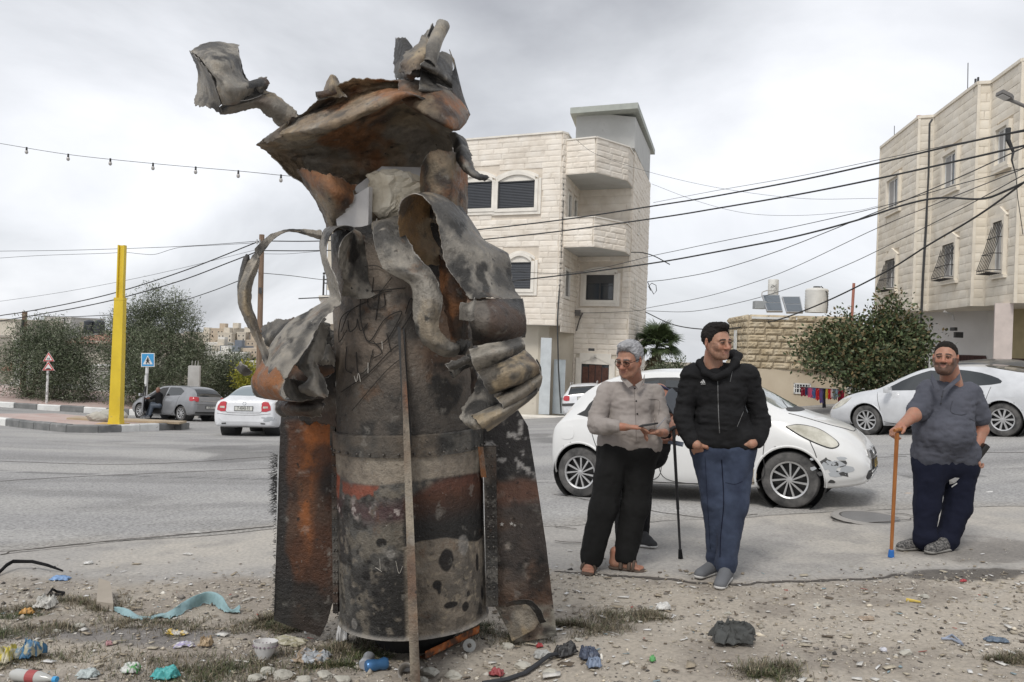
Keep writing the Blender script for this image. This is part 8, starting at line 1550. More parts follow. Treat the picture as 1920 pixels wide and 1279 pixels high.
S.chain([p(1742, 738, .04), p(1722, 771, -.05)], [.084, .072], .04).chain([p(1818, 742, .09), p(1832, 780, .10)], [.088, .086], .04).ell(p(1771, 702, -.07), (.074, .13, .10), .01, sub=True).ell(p(1775, 940, .05), (.7, .7, .315), .01, sub=True)
po, bp_ = cloth('polo_shirt', S, .0095, M_po, A, WR+[((1.6, 1.6, 1), 4, .02)], 41)
line(bp_, [(1770, 726), (1766, 745), (1764, 760)], .003, 'placket', flat('polo_shadow', (.035, .038, .05)), po)
for x, y in ((1766, 744), (1764.5, 757)): q, n = hit(bp_, x, y); q is not None and MB().ball(q, .006, 8, 6).build('button', M_sb, po)
line(bp_, [(1786, 752), (1783, 772), (1800, 778), (1812, 776)], .0035, 'pocket_edge', MATS['polo_shadow'], po); line(bp_, [(1818, 785), (1830, 790), (1846, 788)], .003, 'sleeve_hem', MATS['polo_shadow'], po)
collar(po, M_po, [[(1748, 700, -.10), (1757, 716, -.15), (1764, 732, -.17), (1752, 728, -.15), (1746, 712, -.11)]]); collar(po, M_po, [[(1800, 694, .02), (1801, 712, -.06), (1780, 730, -.14), (1768, 732, -.17), (1776, 724, -.13), (1795, 708, -.04)]])
S = SDF(); S.cone(p(1748, 868, .05), p(1796, 868, .06), .15, .15, .05).chain([p(1744, 878, .03), p(1738, 945, .02), p(1733, 1004, .0)], [.122, .092, .074], .03).chain([p(1800, 880, .06), p(1796, 950, .05), p(1776, 1010, .02)], [.122, .094, .076], .03).cone(p(1735, 1006, 0), p(1733, 1012, 0), .088, .080, .02).cone(p(1773, 1012, .02), p(1768, 1019, .02), .090, .082, .02)
S.ell(p(1775, 800, .05), (.5, .5, .22), .01, sub=True); tk, btk = cloth('track_trousers', S, .0095, M_nv, A, WT, 51)
badge(btk, [[(1779, 900), (1790, 895), (1799, 896), (1790, 906), (1781, 908)], [(1784, 912), (1794, 905), (1795, 907), (1785, 914)]], 'print', M_lg, tk)
M_ft = pm('trainer_worn', [(.42, (.03, .03, .03)), (.62, (.20, .19, .18))], scale=70, rough=.85, coord='pos'); M_sol2 = flat('sole_grey', (.28, .27, .25))
shoe(A, gp_(1733, 1022, 6.50), gp_(1690, 1026, 6.44), M_ft, M_sol2, .048); shoe(A, gp_(1776, 1032, 6.42), gp_(1744, 1036, 6.30), M_ft, M_sol2, .050)
q0, q1 = Vector(p(1682, 812, -.30)), Vector(P(1671.5, 1019, 6.22)); q1.z = hz(q1.x, q1.y)+.005; st_ = root('walking_stick', 'orange-brown wooden walking stick with a blue rubber tip', 'walking stick', q1)
MB().tube([q1.lerp(q0, .04), q0], [.013, .016], 12).build('shaft', pm('varnished_wood', [(.3, (.28, .095, .025)), (.7, (.42, .17, .05))], scale=8, rough=.35, stretch=(6, 6, .5)), st_, True); MB().tube([q1, q1.lerp(q0, .055), q1.lerp(q0, .06)], [.024, .019, .014], 12).build('rubber_tip', flat('tip_blue', (.02, .14, .45), rough=.6), st_); MB().tube([q0+Vector((-.03, -.02, .02)), q0+Vector((.0, 0, .03)), q0+Vector((.06, .04, .02))], [.013, .016, .014], 8).build('handle', MATS['varnished_wood'], st_, True)
o = MB().box(p(1839, 848, -.02), (.045, .06, .15), M=Matrix.Rotation(R(35), 4, 'Y'), bev=.012).build('pouch', pm('black_leather', [(0, (.012, .012, .012))], rough=.3)); tag(o, 'black leather pouch held behind by the man in the polo shirt', 'pouch')
# ---- stooping man between them
p = J(6.75); A = root('person', 'man in black stooping between the two others, head bowed under a grey cap', 'person', G(1205, 1030)); sk4 = (.26, .13, .09)
M4 = Matrix.Translation(p(1262, 766, -.18)) @ rot(20, 62, 0) @ Matrix.Scale(1.1, 4); hd = head(p(1262, 768, -.18), 15, 68, 1.08, sk4, .2)
S = SDF(); S.cone(p(1252, 750, -.08), p(1236, 735, .02), .062, .072, .03); S.chain([p(1292, 770, -.2), p(1285, 795, -.3), p(1266, 786, -.45)], [.045, .040, .03], .03); hand(S, p(1265, 785, -.45), (-.1, -.6, -.8), (0, .5, -1), 1, (.8, .8, .8, .85), 1.15); S.chain([p(1215, 815, -.2), p(1232, 826, -.35)], [.042, .032], .03); hand(S, p(1230, 826, -.35), (1, -.1, -.05), (0, 0, 1), 1, (.5, .5, .5, .5), 1.15)
V, Fc, C = joinm([hd[:3], skinm(S, .0065, sk4)]); mo('body', V, Fc, M_skin, A, True, C); eyes(hd[3], A); hairm(hd[3], (.03, .03, .03), A, .008, .05, -.05, .004)
S = SDF(); S.cone(p(1212, 745, .05), p(1262, 748, .05), .09, .09, .05).ell(p(1228, 790, .08), (.20, .15, .22), .06).cone(p(1195, 840, .1), p(1225, 840, .1), .13, .13, .05).chain([p(1275, 750, .0), p(1290, 775, -.12)], [.075, .055], .03).chain([p(1205, 760, -.02), p(1212, 812, -.18)], [.07, .055], .03); S.ell(p(1250, 745, -.10), (.06, .07, .06), .02, sub=True); cloth('pullover', S, .0095, M_bk, A, WR, 61); MB().tube([p(1228, 724, -.03), p(1240, 724, -.07), (p(1254, 731, -.07))], .010, 6).build('collar', flat('navy_collar', (.02, .022, .06)), A)
S = SDF(); S.cone(p(1195, 850, .1), p(1222, 850, .1), .13, .13, .05).chain([p(1200, 860, .08), p(1200, 945, .05), p(1202, 1012, .05)], [.12, .085, .065], .04).chain([p(1178, 860, .25), p(1172, 945, .3), p(1168, 1008, .3)], [.12, .085, .065], .04); cloth('trousers', S, .0095, M_bk, A, WT, 71)
shoe(A, gp_(1200, 1026, 6.76), gp_(1224, 1030, 6.68), M_sb, M_so); shoe(A, gp_(1168, 1012, 7.1), gp_(1186, 1014, 7.0), M_sb, M_so)
S = SDF(); S.ell(p(1274, 758, -.25), (.105, .10, .10), .02); S.ell(p(1250, 790, -.22), (.085, .3, .06), .01, sub=True); V, Fc = S.mesh(.007); mo('cap', V, Fc, flat('cap_grey', (.085, .095, .11), rough=.9), A, True)
MB().prism([p(1246, 748, -.36), p(1254, 731, -.34), p(1261, 728, -.34), p(1289, 757, -.36), p(1290, 798, -.40), p(1270, 790, -.40)], (0, .012, 0)).build('cap_peak', MATS['cap_grey'], A)
q0, q1 = Vector(p(1263, 806, -.52)), Vector(P(1276, 1050, 6.28)); q1.z = hz(q1.x, q1.y)+.004; st_ = root('walking_cane', 'slim black metal walking cane held by the stooping man', 'walking cane', q1)
MB().tube([q1, q1.lerp(q0, .38), q1.lerp(q0, .385), q0], [.010, .010, .0125, .0125], 10).build('shaft', M_sb, st_, True); MB().tube([q1, q1.lerp(q0, .07)], [.020, .014], 10).build('rubber_tip', M_bk, st_); MB().tube([q0+Vector((-.03, -.01, .0)), q0+Vector((0, 0, .02)), q0+Vector((.05, .03, .02))], .013, 8).build('handle', M_sb, st_)
o = MB().prism([p(1252, 832, -.45), p(1280, 838, -.42), p(1282, 832, -.36), p(1254, 827, -.40)], (0, 0, .012)).build('phone', flat('phone_blue', (.12, .15, .20), rough=.3)); tag(o, 'pale blue-grey phone in the stooping man\'s lower hand', 'phone')
# ---- man seated in the silver car's doorway
L = lambda x, y, z: c3.rt.matrix_world @ Vector((x, y, z)); A = root('person', 'man seated sideways in the open doorway of the silver hatchback', 'person', L(.2, 1.0, .1))
S = SDF(); S.ell(L(.05, .95, 1.22), (.085, .095, .12), .02).cone(L(.05, .95, 1.12), L(.1, .93, 1.0), .05, .06, .02).chain([L(.1, 1.0, .98), L(.45, 1.05, .86), L(.62, 1.1, .84)], [.05, .04, .035], .02); V, Fc, C = skinm(S, .014, (.22, .12, .09)); mo('body', V, Fc, M_skin, A, True, C)
S = SDF(); S.cone(L(.05, .9, 1.0), L(-.05, .9, .62), .15, .16, .05).chain([L(.08, 1.0, 1.0), L(.3, 1.06, .88)], [.07, .06], .03); cloth('pullover', S, .016, M_bk, A); S = SDF(); S.chain([L(-.05, .9, .6), L(.28, 1.0, .62), L(.38, 1.12, .22)], [.13, .095, .07], .04).chain([L(-.1, .95, .58), L(.12, 1.12, .56), L(.12, 1.2, .2)], [.12, .09, .07], .04); cloth('trousers', S, .016, flat('trouser_blue', (.06, .075, .10)), A)
for q in ((.42, 1.14), (.14, 1.22)): a = L(q[0], q[1], .05); shoe(A, a, a+Vector((-.14, -.12, 0)), M_sg, M_so)
# ================================================================== LITTER, STONES, WEEDS
def hzv(x, y):
    i = np.clip(np.searchsorted(gx, x)-1, 0, nx-2); j = np.clip(np.searchsorted(gy, y)-1, 0, ny-2); fx_ = (x-gx[i])/(gx[i+1]-gx[i]); fy = (y-gy[j])/(gy[j+1]-gy[j]); z = HG[2]
    return (z[i, j]*(1-fx_)+z[i+1, j]*fx_)*(1-fy)+(z[i, j+1]*(1-fx_)+z[i+1, j+1]*fx_)*fy
r9 = np.random.default_rng(99)
N9 = 46000; qx = r9.uniform(-3.5, 4.4, N9); qy = 2.35+4.6*r9.random(N9)**1.25; q3 = np.c_[qx, qy, 0*qx]
dm = 1-sstep(-.15, .25, qy-spl(SLABE, qx)+(fbm(q3, 2.2, 4)-.5)*.5); kp_ = r9.random(N9) < (.10+.9*dm)*np.clip(sstep(.34, .66, fbm(q3, 1.6, 4, 7))+.22, 0, 1); qx, qy, dm = qx[kp_], qy[kp_], dm[kp_]; n9 = len(qx)
sz = np.exp(r9.normal(-5.4, .55, n9))*(.6+.4*dm); sz = np.minimum(sz, .024); oc = np.array([(1, 0, 0), (0, 1, 0), (-1, 0, 0), (0, -1, 0), (0, 0, 1), (0, 0, -1)], float); of = np.array([(0, 1, 4), (1, 2, 4), (2, 3, 4), (3, 0, 4), (1, 0, 5), (2, 1, 5), (3, 2, 5), (0, 3, 5)])
V = oc[None]*(1+.45*r9.normal(size=(n9, 6, 1)))*sz[:, None, None]*np.stack([r9.uniform(.7, 1.6, n9), r9.uniform(.7, 1.3, n9), r9.uniform(.35, .8, n9)], 1)[:, None]
an = r9.uniform(0, 6.28, n9); V = np.stack([V[..., 0]*np.cos(an)[:, None]-V[..., 1]*np.sin(an)[:, None], V[..., 0]*np.sin(an)[:, None]+V[..., 1]*np.cos(an)[:, None], V[..., 2]], -1)
V = V+np.stack([qx, qy, hzv(qx, qy)+sz*.25], 1)[:, None]; Fc = (of[None]+(np.arange(n9)*6)[:, None, None]).reshape(-1, 3)
pc = np.array([(.50, .46, .39), (.40, .36, .30), (.62, .59, .53), (.30, .27, .23), (.22, .20, .18), (.56, .50, .40)])[r9.integers(0, 6, n9)]*r9.uniform(.7, 1.25, (n9, 1)); pc[r9.random(n9) < .05] = (.07, .065, .06)
tag(mo('gravel', V.reshape(-1, 3), Fc, pm('gravel_stone', [(.3, (.85, .85, .85)), (.7, (1.15, 1.15, 1.15))], scale=60, rough=.95, attr=True, bump=.3), None, False, np.repeat(pc, 6, 0)), kind='stuff')
# thin shards, scraps and twigs
n9 = 5200; qx = r9.uniform(-3.4, 4.3, n9); qy = 2.4+4.2*r9.random(n9)**1.4; q3 = np.c_[qx, qy, 0*qx]; m_ = r9.random(n9) < (1-sstep(-.1, .5, qy-spl(SLABE, qx)))*.9+.10; qx, qy = qx[m_], qy[m_]; n9 = len(qx)
an = r9.uniform(0, 6.28, n9); L9 = np.exp(r9.normal(-4.45, .5, n9)); W9 = L9*r9.uniform(.12, .7, n9); d9 = np.c_[np.cos(an), np.sin(an)]; e9 = np.c_[-d9[:, 1], d9[:, 0]]; V = []
for a, b in ((-1, -.6), (.8, -1), (1, .7), (-.7, 1)): x = qx+d9[:, 0]*L9*a+e9[:, 0]*W9*b; y = qy+d9[:, 1]*L9*a+e9[:, 1]*W9*b; V.append(np.c_[x, y, hzv(x, y)+.004+L9*.35*r9.random(n9)])
V = np.stack(V, 1); V2 = np.concatenate([V, V+(0, 0, .0025)], 1); Fc = (np.array([(3, 2, 1, 0), (4, 5, 6, 7), (0, 1, 5, 4), (1, 2, 6, 5), (2, 3, 7, 6), (3, 0, 4, 7)])[None]+(np.arange(n9)*8)[:, None, None]).reshape(-1, 4)
pc = np.array([(.60, .58, .54), (.33, .28, .21), (.14, .11, .08), (.45, .40, .31), (.68, .67, .65), (.24, .20, .15), (.25, .33, .36), (.40, .10, .08)])[r9.choice(8, n9, p=[.2, .22, .16, .2, .1, .09, .02, .01])]
tag(mo('scraps', V2.reshape(-1, 3), Fc, MATS['gravel_stone'], None, False, np.repeat(pc, 8, 0)), kind='stuff')
def weeds(cl, nm, n, hgt, cols, seed):
    rg_ = np.random.default_rng(seed); k = rg_.integers(0, len(cl), n); C = np.array([G(c[0], c[1])[:2] for c in cl])[k]; Rr = np.array([(c[2]/F*4.2, c[2]/F*2.6) for c in cl])[k]*.6; xy = C+rg_.normal(size=(n, 2))*Rr; xy = xy+(vn(np.c_[xy*9, 0*xy[:, :1]])[:, None]-.5)*.14
    L = hgt*rg_.uniform(.3, 1.2, n)*np.array([c[3] for c in cl])[k]; a = rg_.uniform(0, 6.28, n); t = rg_.uniform(.3, 1.35, n); d = np.c_[np.cos(a)*np.sin(t), np.sin(a)*np.sin(t), np.cos(t)]; b0 = np.c_[xy, hzv(xy[:, 0], xy[:, 1])-.004]; s_ = np.c_[-np.sin(a), np.cos(a), 0*a]*.0016
    md = b0+d*L[:, None]*.55; tp = b0+(d*(1, 1, .8)+(0, 0, -.12))*L[:, None]; V = np.stack([b0-s_, b0+s_, md+s_*.8, md-s_*.8, tp], 1); f1 = np.arange(n)*5; Fc = [(i, i+1, i+2, i+3) for i in f1]+[(i+3, i+2, i+4) for i in f1]
    pc = np.array(cols)[rg_.integers(0, len(cols), n)]*rg_.uniform(.6, 1.3, (n, 1)); tag(mo(nm, V.reshape(-1, 3), Fc, M_leaf, None, False, np.repeat(pc, 5, 0)), kind='stuff')
DRY = [(.20, .165, .11), (.13, .105, .07), (.26, .22, .15), (.10, .085, .06), (.085, .10, .045)]
weeds([(20, 1150, 60, .8), (60, 1190, 70, .9), (140, 1130, 60, .9), (180, 1145, 50, 1), (240, 1170, 80, .8), (330, 1180, 90, .7), (120, 1230, 110, .6), (300, 1250, 120, .8), (400, 1262, 90, 1), (470, 1180, 60, .7), (540, 1180, 30, 1.2), (525, 1165, 16, 1.3), (600, 1220, 60, .9), (560, 1250, 80, .8), (680, 1210, 60, 1), (880, 1180, 70, .9), (980, 1190, 50, .8), (1060, 1170, 40, 1), (1150, 1160, 60, .9), (1210, 1160, 40, 1), (1120, 1180, 50, .7), (1440, 1268, 50, 1.1), (1890, 1240, 30, .9), (20, 1240, 60, .8)], 'dry_grass', 26000, .075, DRY, 5)
weeds([(528, 1172, 14, 1.3), (545, 1180, 16, 1), (620, 1245, 40, 1), (410, 1262, 50, 1), (350, 1270, 60, .9), (20, 1160, 40, .8), (1440, 1270, 36, 1), (690, 1225, 40, 1), (900, 1175, 40, .9), (10, 1192, 30, 1)], 'green_weeds', 7000, .055, [(.075, .095, .035), (.05, .065, .03), (.11, .12, .05)], 8)
M_pl = lambda nm, c, r_=.45: flat(nm, c, rough=r_, scale=30, bump=.15, bscale=60)
def crumple(nm, lab, cat, px, py, w, h, c, seed, amp=.03, grp=None, mat=None, sq=.0, ang=None, marks=None, n=26):
    "crumpled sheet lying on the ground, folded over itself"
    x0, y0, _ = G(px, py); rg_ = np.random.default_rng(seed); s_ = y0/F; W_, H_ = w*s_*.5, h*s_*1.3; a = rg_.uniform(-.5, .5) if ang is None else ang; u, v = np.meshgrid(np.linspace(-1, 1, n), np.linspace(-1, 1, n), indexing='ij'); u = u.ravel(); v = v.ravel()
    e_ = np.c_[u*2+seed, v*2, 0*u]; rr = 1-(1-sq)*.35*(fbm(e_, 1., 3)*np.hypot(u, v)); X_ = u*W_*rr; Y_ = v*H_*rr; cr_ = np.abs(fbm(np.c_[u, v, 0*u+seed], 2.3, 4)-.5)*2; z = amp*(.25+1.4*(1-cr_)*fbm(e_, 1.3, 3))*(1-.75*np.maximum(np.abs(u), np.abs(v))**4)
    X_ = X_+(fbm(e_+5, 2, 3)-.5)*W_*.5; Y_ = Y_+(fbm(e_+9, 2, 3)-.5)*H_*.5; x = x0+X_*math.cos(a)-Y_*math.sin(a); y = y0+X_*math.sin(a)+Y_*math.cos(a); V = np.c_[x, y, hzv(x, y)+.006+z]; V = np.concatenate([V, V-(0, 0, .004)]); N = n*n; Fg = gridf(n, n); rgn = [i*n for i in range(n)]+[(n-1)*n+j for j in range(1, n)]+[i*n+n-1 for i in range(n-2, -1, -1)]+[j for j in range(n-2, 0, -1)]
    E = np.array([(rgn[i], rgn[(i+1) % len(rgn)], rgn[(i+1) % len(rgn)]+N, rgn[i]+N) for i in range(len(rgn))]); cc = np.tile(np.array(c, float), (2*N, 1))
    cc = cc*.8+cc.mean(1, keepdims=True)*.2*np.array((1., .95, .88)); dk = fbm(np.c_[V[:, 0], V[:, 1], 0*V[:, 0]], 40, 4, seed)[:, None]; cc = cc*(.55+.75*dk)
    if marks: cc = mixc(cc, marks, np.tile(sstep(.50, .56, fbm(e_, 2.2, 3, 4)), 2))
    return tag(mo(nm, V, np.concatenate([Fg, Fg[:, ::-1]+N, E]), mat or pm('litter', [(.3, (.85, .85, .85)), (.7, (1.1, 1.1, 1.1))], scale=25, rough=.5, attr=True), None, True, cc), lab, cat, grp)
for a in [('plastic_bag', 'small blue plastic bag left of the teal netting', 'bag', 113, 1086, 42, 9, (.16, .33, .62), .02), ('paper_scrap', 'white paper scrap on the dust above the blue bag', 'paper', 165, 1058, 20, 6, (.7, .7, .68), .015), ('sack', 'dirty white sack lump at the left among dry weeds', 'sack', 86, 1146, 44, 14, (.55, .54, .50), .07), ('wrapper', 'orange and yellow wrapper beside the white sack', 'wrapper', 50, 1152, 28, 8, (.65, .32, .04), .03), ('carton', 'crushed blue drink carton at lower left', 'carton', 58, 1236, 46, 20, (.03, .18, .36), .09, (.45, .42, .30)), ('sack', 'yellow-edged torn white sack at the bottom left corner', 'sack', 8, 1240, 40, 30, (.60, .55, .38), .07, (.5, .42, .05)),
          ('wrapper', 'yellow and white flattened wrapper left of the casing', 'wrapper', 332, 1188, 54, 8, (.62, .60, .55), .02, (.62, .42, .06)), ('paper_plate', 'white crumpled plate with a violet rim', 'plate', 347, 1216, 42, 9, (.66, .65, .68), .02, (.38, .34, .55)), ('peel', 'tan curled scrap right of the violet-rimmed plate', 'scrap', 386, 1212, 30, 9, (.42, .30, .17), .05), ('plastic_bag', 'dirty pale blue plastic bag with a brown stain in front of the left fin', 'bag', 585, 1236, 76, 24, (.40, .44, .48), .05, (.34, .26, .18)), ('plastic_bag', 'clear white bag standing at the foot of the barrel', 'bag', 642, 1206, 26, 14, (.60, .60, .60), .12),
          ('wrapper', 'red wrapper lying right of the orange strip', 'wrapper', 931, 1260, 30, 11, (.42, .06, .07), .03), ('plastic_bag', 'grey translucent bag beside the black hose', 'bag', 1018, 1228, 40, 10, (.42, .43, .42), .03), ('cloth', 'tangled black rag at the end of the hose', 'rag', 1062, 1226, 50, 12, (.04, .04, .042), .06), ('crisp_packet', 'dark blue printed packet at the bottom centre right', 'packet', 1104, 1232, 42, 20, (.05, .065, .11), .05, (.10, .12, .17)), ('crisp_packet', 'pale blue crumpled end of the printed packet', 'packet', 1114, 1256, 30, 12, (.20, .27, .40), .05),
          ('paper_scrap', 'white torn paper on the dirt below the sandalled feet', 'paper', 1244, 1143, 30, 8, (.72, .72, .70), .04), ('cardboard', 'small tan cardboard square on the dirt at right', 'cardboard', 1625, 1163, 26, 7, (.40, .30, .21), .012), ('book', 'small blue-grey booklet near the right edge', 'booklet', 1868, 1203, 40, 7, (.12, .18, .26), .02), ('bottle_cap', 'red plastic lid by the damp patch at right', 'lid', 1806, 1091, 13, 3, (.50, .03, .05), .015), ('bottle_cap', 'bright green cap right of the printed packet', 'lid', 1223, 1247, 12, 5, (.10, .42, .12), .03), ('plastic_cup', 'turquoise plastic scrap at the bottom left edge', 'plastic scrap', 312, 1272, 56, 12, (.03, .45, .45), .05), ('wrapper', 'green and white wrapper left of the turquoise scrap', 'wrapper', 246, 1266, 38, 10, (.6, .62, .6), .04, (.08, .3, .08)),
          ('paper_scrap', 'flat white sheet lying on the road edge behind the left fin', 'paper', 369, 1002, 28, 2, (.7, .7, .68), .008), ('paper_scrap', 'white sliver on the dusty slab behind the left fin', 'paper', 352, 1041, 22, 3, (.66, .65, .62), .012), ('wrapper', 'pink wrapper in the grey ash', 'wrapper', 204, 1215, 14, 6, (.5, .25, .27), .02), ('plastic_bag', 'pale torn plastic film below the blue carton', 'bag', 165, 1268, 44, 12, (.45, .52, .52), .03), ('paper_scrap', 'white scrap on the road behind the wooden stick', 'paper', 1855, 926, 20, 3, (.7, .7, .68), .015), ('paper_scrap', 'tan scrap on the road right of the wooden stick', 'paper', 1703, 927, 18, 2, (.5, .38, .28), .01), ('wrapper', 'pale blue scrap on the dirt, lower right centre', 'wrapper', 1657, 1222, 14, 4, (.55, .56, .62), .02), ('can_lid', 'red scrap by the foot of the right fin', 'scrap', 1012, 1212, 14, 4, (.45, .03, .04), .02), ('netting', 'khaki foam board with a pale print leaning by the left fin', 'board', 542, 1203, 66, 16, (.36, .33, .20), .02, (.48, .45, .36))]:
    crumple(*a[:8], len(a[1]) % 7+int(a[3]) % 50, amp=a[8], marks=a[9] if len(a) > 9 else None, sq=.8 if a[0] in ('cardboard', 'book', 'netting') else 0)
# dark cloth lying on the dirt
o = crumple('cloth', 'dark grey crumpled cloth lying on the dirt in the right foreground', 'cloth', 1376, 1206, 92, 24, (.075, .078, .078), 12, amp=.11, mat=flat('cloth_dark', (.075, .078, .076), rough=.95, bump=.4, bscale=120), n=60)
# teal film
def gnd(px, py, dz=0): x, y, _ = G(px, py); return (x, y, hz(x, y)+dz)
rows = [[gnd(x, y-2.5, a*.6), gnd(x, y, (a+b)*.6), gnd(x, y+3, .01)] for x, y, a, b in ((215, 1150, .02, .03), (238, 1158, .03, .04), (262, 1163, .01, .02), (300, 1160, .02, .02), (325, 1158, .03, .04), (345, 1148, .05, .05), (365, 1140, .08, .05), (392, 1136, .09, .05), (415, 1142, .07, .04), (432, 1152, .02, .03), (450, 1150, .04, .03))]
tl = sheet('netting', rows, 'ash', 'ash', 90, 16, .003, .02, .012, 77, raw=True); tl.parent = None; tl.matrix_parent_inverse = Matrix.Identity(4); tl.data.materials[0] = flat('teal_film', (.25, .38, .40), rough=.6, scale=40); tag(tl, 'torn teal plastic netting trailing over the weeds at left', 'netting')
# bowl, cup, cans, bottle
def onz(px, py, dz=0.): x, y, _ = G(px, py); return Vector((x, y, hz(x, y)+dz))
c = onz(496, 1232); t_ = root('bowl', 'white patterned china bowl standing in front of the left fin', 'bowl', c); s_ = c.y/F*23; Mt = Matrix.Rotation(R(-8), 4, 'X')
MB().lathe([(0, .012), (s_*.45, .012), (s_*.5, 0), (s_*.55, .012), (s_*.85, .045), (s_, .088), (s_*.96, .088), (s_*.8, .048), (s_*.45, .022), (0, .02)], c, 30, Mt).build('bowl_body', flat('china', (.62, .61, .60), rough=.2), t_, True, ang=60)
for i in range(18): a = 2*math.pi*i/18; q = c+(Mt @ Vector((math.cos(a)*s_*.945, math.sin(a)*s_*.945, .066))); MB().ball(q, (.007, .007, .005), 6, 4).build('floral_mark', flat('mark_violet', (.22, .17, .20)), t_)
c = onz(761, 1268, .03); Mt = Matrix.Rotation(R(62), 4, 'X'); s_ = c.y/F*15; tag(MB().lathe([(0, -.10), (s_*.72, -.10), (s_*.95, -.002), (s_*1.04, 0), (s_*1.04, .006), (s_*.9, 0), (s_*.68, -.094), (0, -.094)], c, 26, Mt).build('plastic_cup', flat('cup_clear', (.50, .49, .47), rough=.3), None, True, ang=50), 'pale plastic cup lying with its mouth to the camera beside the front fin', 'cup')
for i, (px, py, az, cb) in enumerate(((706, 1252, .5, (.06, .17, .36)), (688, 1246, 1.5, (.45, .47, .5)))):
    c = onz(px, py, .028); Mt = Matrix.Rotation(az, 4, 'Z') @ Matrix.Rotation(R(90), 4, 'Y'); t_ = root('drink_can', ['blue crushed drink can in front of the barrel', 'silver end of a crushed can left of the blue one'][i], 'can', c); MB().lathe([(0, -.055), (.024, -.055), (.031, -.045), (.028, -.01), (.024, .01), (.031, .04), (.024, .055), (0, .052)], c, 18, Mt).build('can_body', flat('can_%d' % i, cb, rough=.3, metal=.4), t_, True); MB().lathe([(0, .0535), (.021, .0555), (.024, .055)], c, 18, Mt).build('can_lid', M_alloy, t_)
a, b_ = onz(22, 1275, .03), onz(104, 1284, .025); t_ = root('drink_bottle', 'clear plastic bottle with a red label at the bottom left', 'bottle', a); MB().tube([a, a.lerp(b_, .1), a.lerp(b_, .62), a.lerp(b_, .8), a.lerp(b_, .9), b_], [.018, .028, .028, .018, .010, .010], 18).build('bottle_body', flat('bottle_clear', (.42, .42, .40), rough=.12), t_, True); MB().tube([a.lerp(b_, .38), a.lerp(b_, .58)], .0290, 18).build('label', flat('label_red', (.34, .07, .07)), t_); MB().tube([a.lerp(b_, .95), b_+(b_-a)*.03], .014, 12).build('cap', M_sbl, t_)
# orange angle strip, washer, hose, bar, strap, tool
a, b_ = onz(792, 1236, .01), onz(893, 1196, .05); t_ = root('metal_strip', 'rusty orange punched metal strip lying at the foot of the casing', 'metal strip', a); d = (b_-a).normalized(); n_ = d.cross(Vector((0, 0, 1))).normalized(); B = MB(); B.prism([a-n_*.02, b_-n_*.02, b_+n_*.02, a+n_*.02], (0, 0, .005)); B.prism([a+n_*.02, b_+n_*.02, b_+n_*.02+Vector((0, 0, .04)), a+n_*.02+Vector((0, 0, .04))], -n_*.004); B.build('angle', pm('orange_rust', [(.4, (.10, .05, .03)), (.55, (.48, .14, .035)), (.7, (.35, .26, .17))], scale=14, rough=.8), t_)
for i in range(5): q = a.lerp(b_, .12+.18*i)-n_*.021+Vector((0, 0, .024)); MB().ball(a.lerp(b_, .12+.18*i)+n_*.013+Vector((0, 0, .024)), .006, 8, 5).build('punched_hole', M_seam, t_)
c = onz(880, 1216, .03); tag(MB().lathe([(.012, 0), (.032, 0), (.034, .006), (.012, .006)], c, 20, Matrix.Rotation(R(70), 4, 'X')).build('washer', flat('dirty_white', (.50, .50, .47))), 'pale plastic ring beside the orange strip', 'ring')
tag(MB().tube([onz(905, 1284, .012), onz(950, 1272, .015), onz(985, 1258, .015), onz(1010, 1246, .02), onz(1030, 1236, .03), onz(1052, 1230, .02)], .011, 8).build('hose', flat('hose_black', (.035, .037, .042), rough=.7, bump=.5, bscale=150), None, True), 'ribbed black hose running to the bottom edge right of the casing', 'hose')
tag(MB().tube([onz(-8, 1081, .01), onz(12, 1075, .05), onz(24, 1071, .06), onz(60, 1071, .06), onz(88, 1073, .05), onz(118, 1076, .01)], [.012, .014, .014, .012, .011, .006], 6).build('trim_strip', M_bk), 'long bent black plastic trim strip on the dust at far left', 'trim strip')
tag(MB().tube([onz(90, 1121, .01), onz(98, 1116, .04), onz(106, 1112, .01), onz(120, 1114, .01), onz(117, 1120, .01), onz(90, 1122, .01)], .008, 6).build('brush_head', M_bk), 'small black broken frame on the dust above the white sack', 'frame')
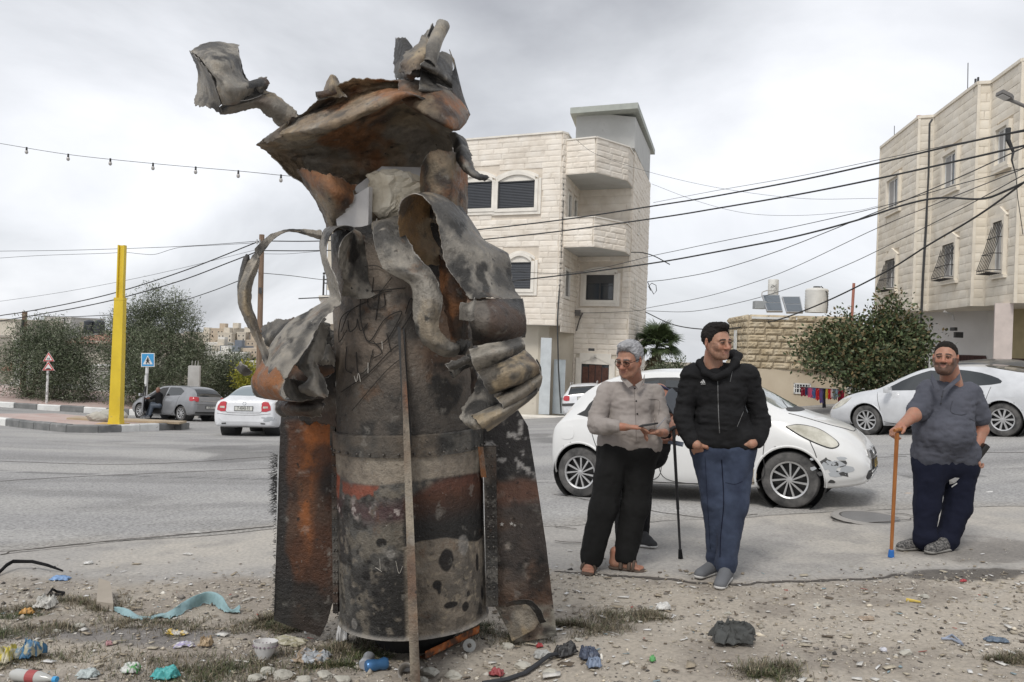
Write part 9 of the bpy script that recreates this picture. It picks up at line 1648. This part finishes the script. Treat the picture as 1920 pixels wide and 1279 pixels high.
tag(MB().tube([onz(1765, 1206, .01), onz(1775, 1201, .012), onz(1785, 1205, .01), onz(1795, 1210, .01), onz(1806, 1214, .012), onz(1800, 1206, .01), onz(1785, 1200, .012), onz(1770, 1201, .01)], .006, 6).build('strap', flat('strap_blue', (.30, .34, .42))), 'looped blue and white strap on the dirt at lower right', 'strap')
tag(MB().tube([onz(1700, 1126, .01), onz(1726, 1133, .01)], [.012, .006], 6).build('plastic_tube', flat('tube_yellow', (.60, .45, .10))), 'small yellow plastic stick on the dirt at right', 'plastic stick')
tag(MB().prism([onz(180, 1148, .0), onz(212, 1150, .0), onz(206, 1122, .05), onz(184, 1118, .06)], (0, 0, .05)).build('wood_block', flat('grey_board', (.33, .29, .24), rough=.95, bump=.4)), 'weathered grey board end among the dry weeds at left', 'board')
for i, (px, py, r_, lb) in enumerate([(500, 1262, .05, 'pale stone leftmost in the row at the bottom edge'), (530, 1270, .06, 'pale angular stone in front of the dirty plastic bag'), (480, 1274, .05, 'pale stone at the bottom edge below the bowl'), (570, 1276, .045, 'pale stone below the dirty plastic bag'), (610, 1268, .055, 'pale stone right of the dirty plastic bag'), (640, 1276, .05, 'flat pale stone at the bottom edge left of the cup'), (810, 1262, .055, 'pinkish flat stone right of the front fin foot'), (850, 1268, .05, 'pale stone between front fin and red wrapper'), (980, 1246, .05, 'pale flat stone left of the grey bag'), (150, 1180, .035, 'small pale stone above the grey ash'), (105, 1190, .03, 'small pale stone at the left edge of the ash'), (510, 1168, .03, 'small stone at the foot of the left fin'), (1030, 1262, .045, 'pale flat stone below the hose end'), (1698, 1228, .04, 'pale stone half buried in the dirt at lower right'), (1735, 1122, .035, 'pale stone behind the yellow stick'), (1532, 1132, .03, 'lone pale stone on the dirt below the man in black'), (1365, 1146, .028, 'small brown stone above the dark cloth'), (950, 1212, .045, 'pale stone under the right fin'), (1085, 1196, .03, 'small stone behind the printed packet'), (790, 1275, .04, 'grey stone at the bottom edge beside the front fin')]):
    c = onz(px, py, r_*.25); V, Fc = boulder(c, (r_*.85, r_*.65, r_*.42), 200+i, rough_=.22, cuts=7); tag(mo('stone', V, Fc, M_rub, None, False), lb, 'stone', 'loose stones among the litter')
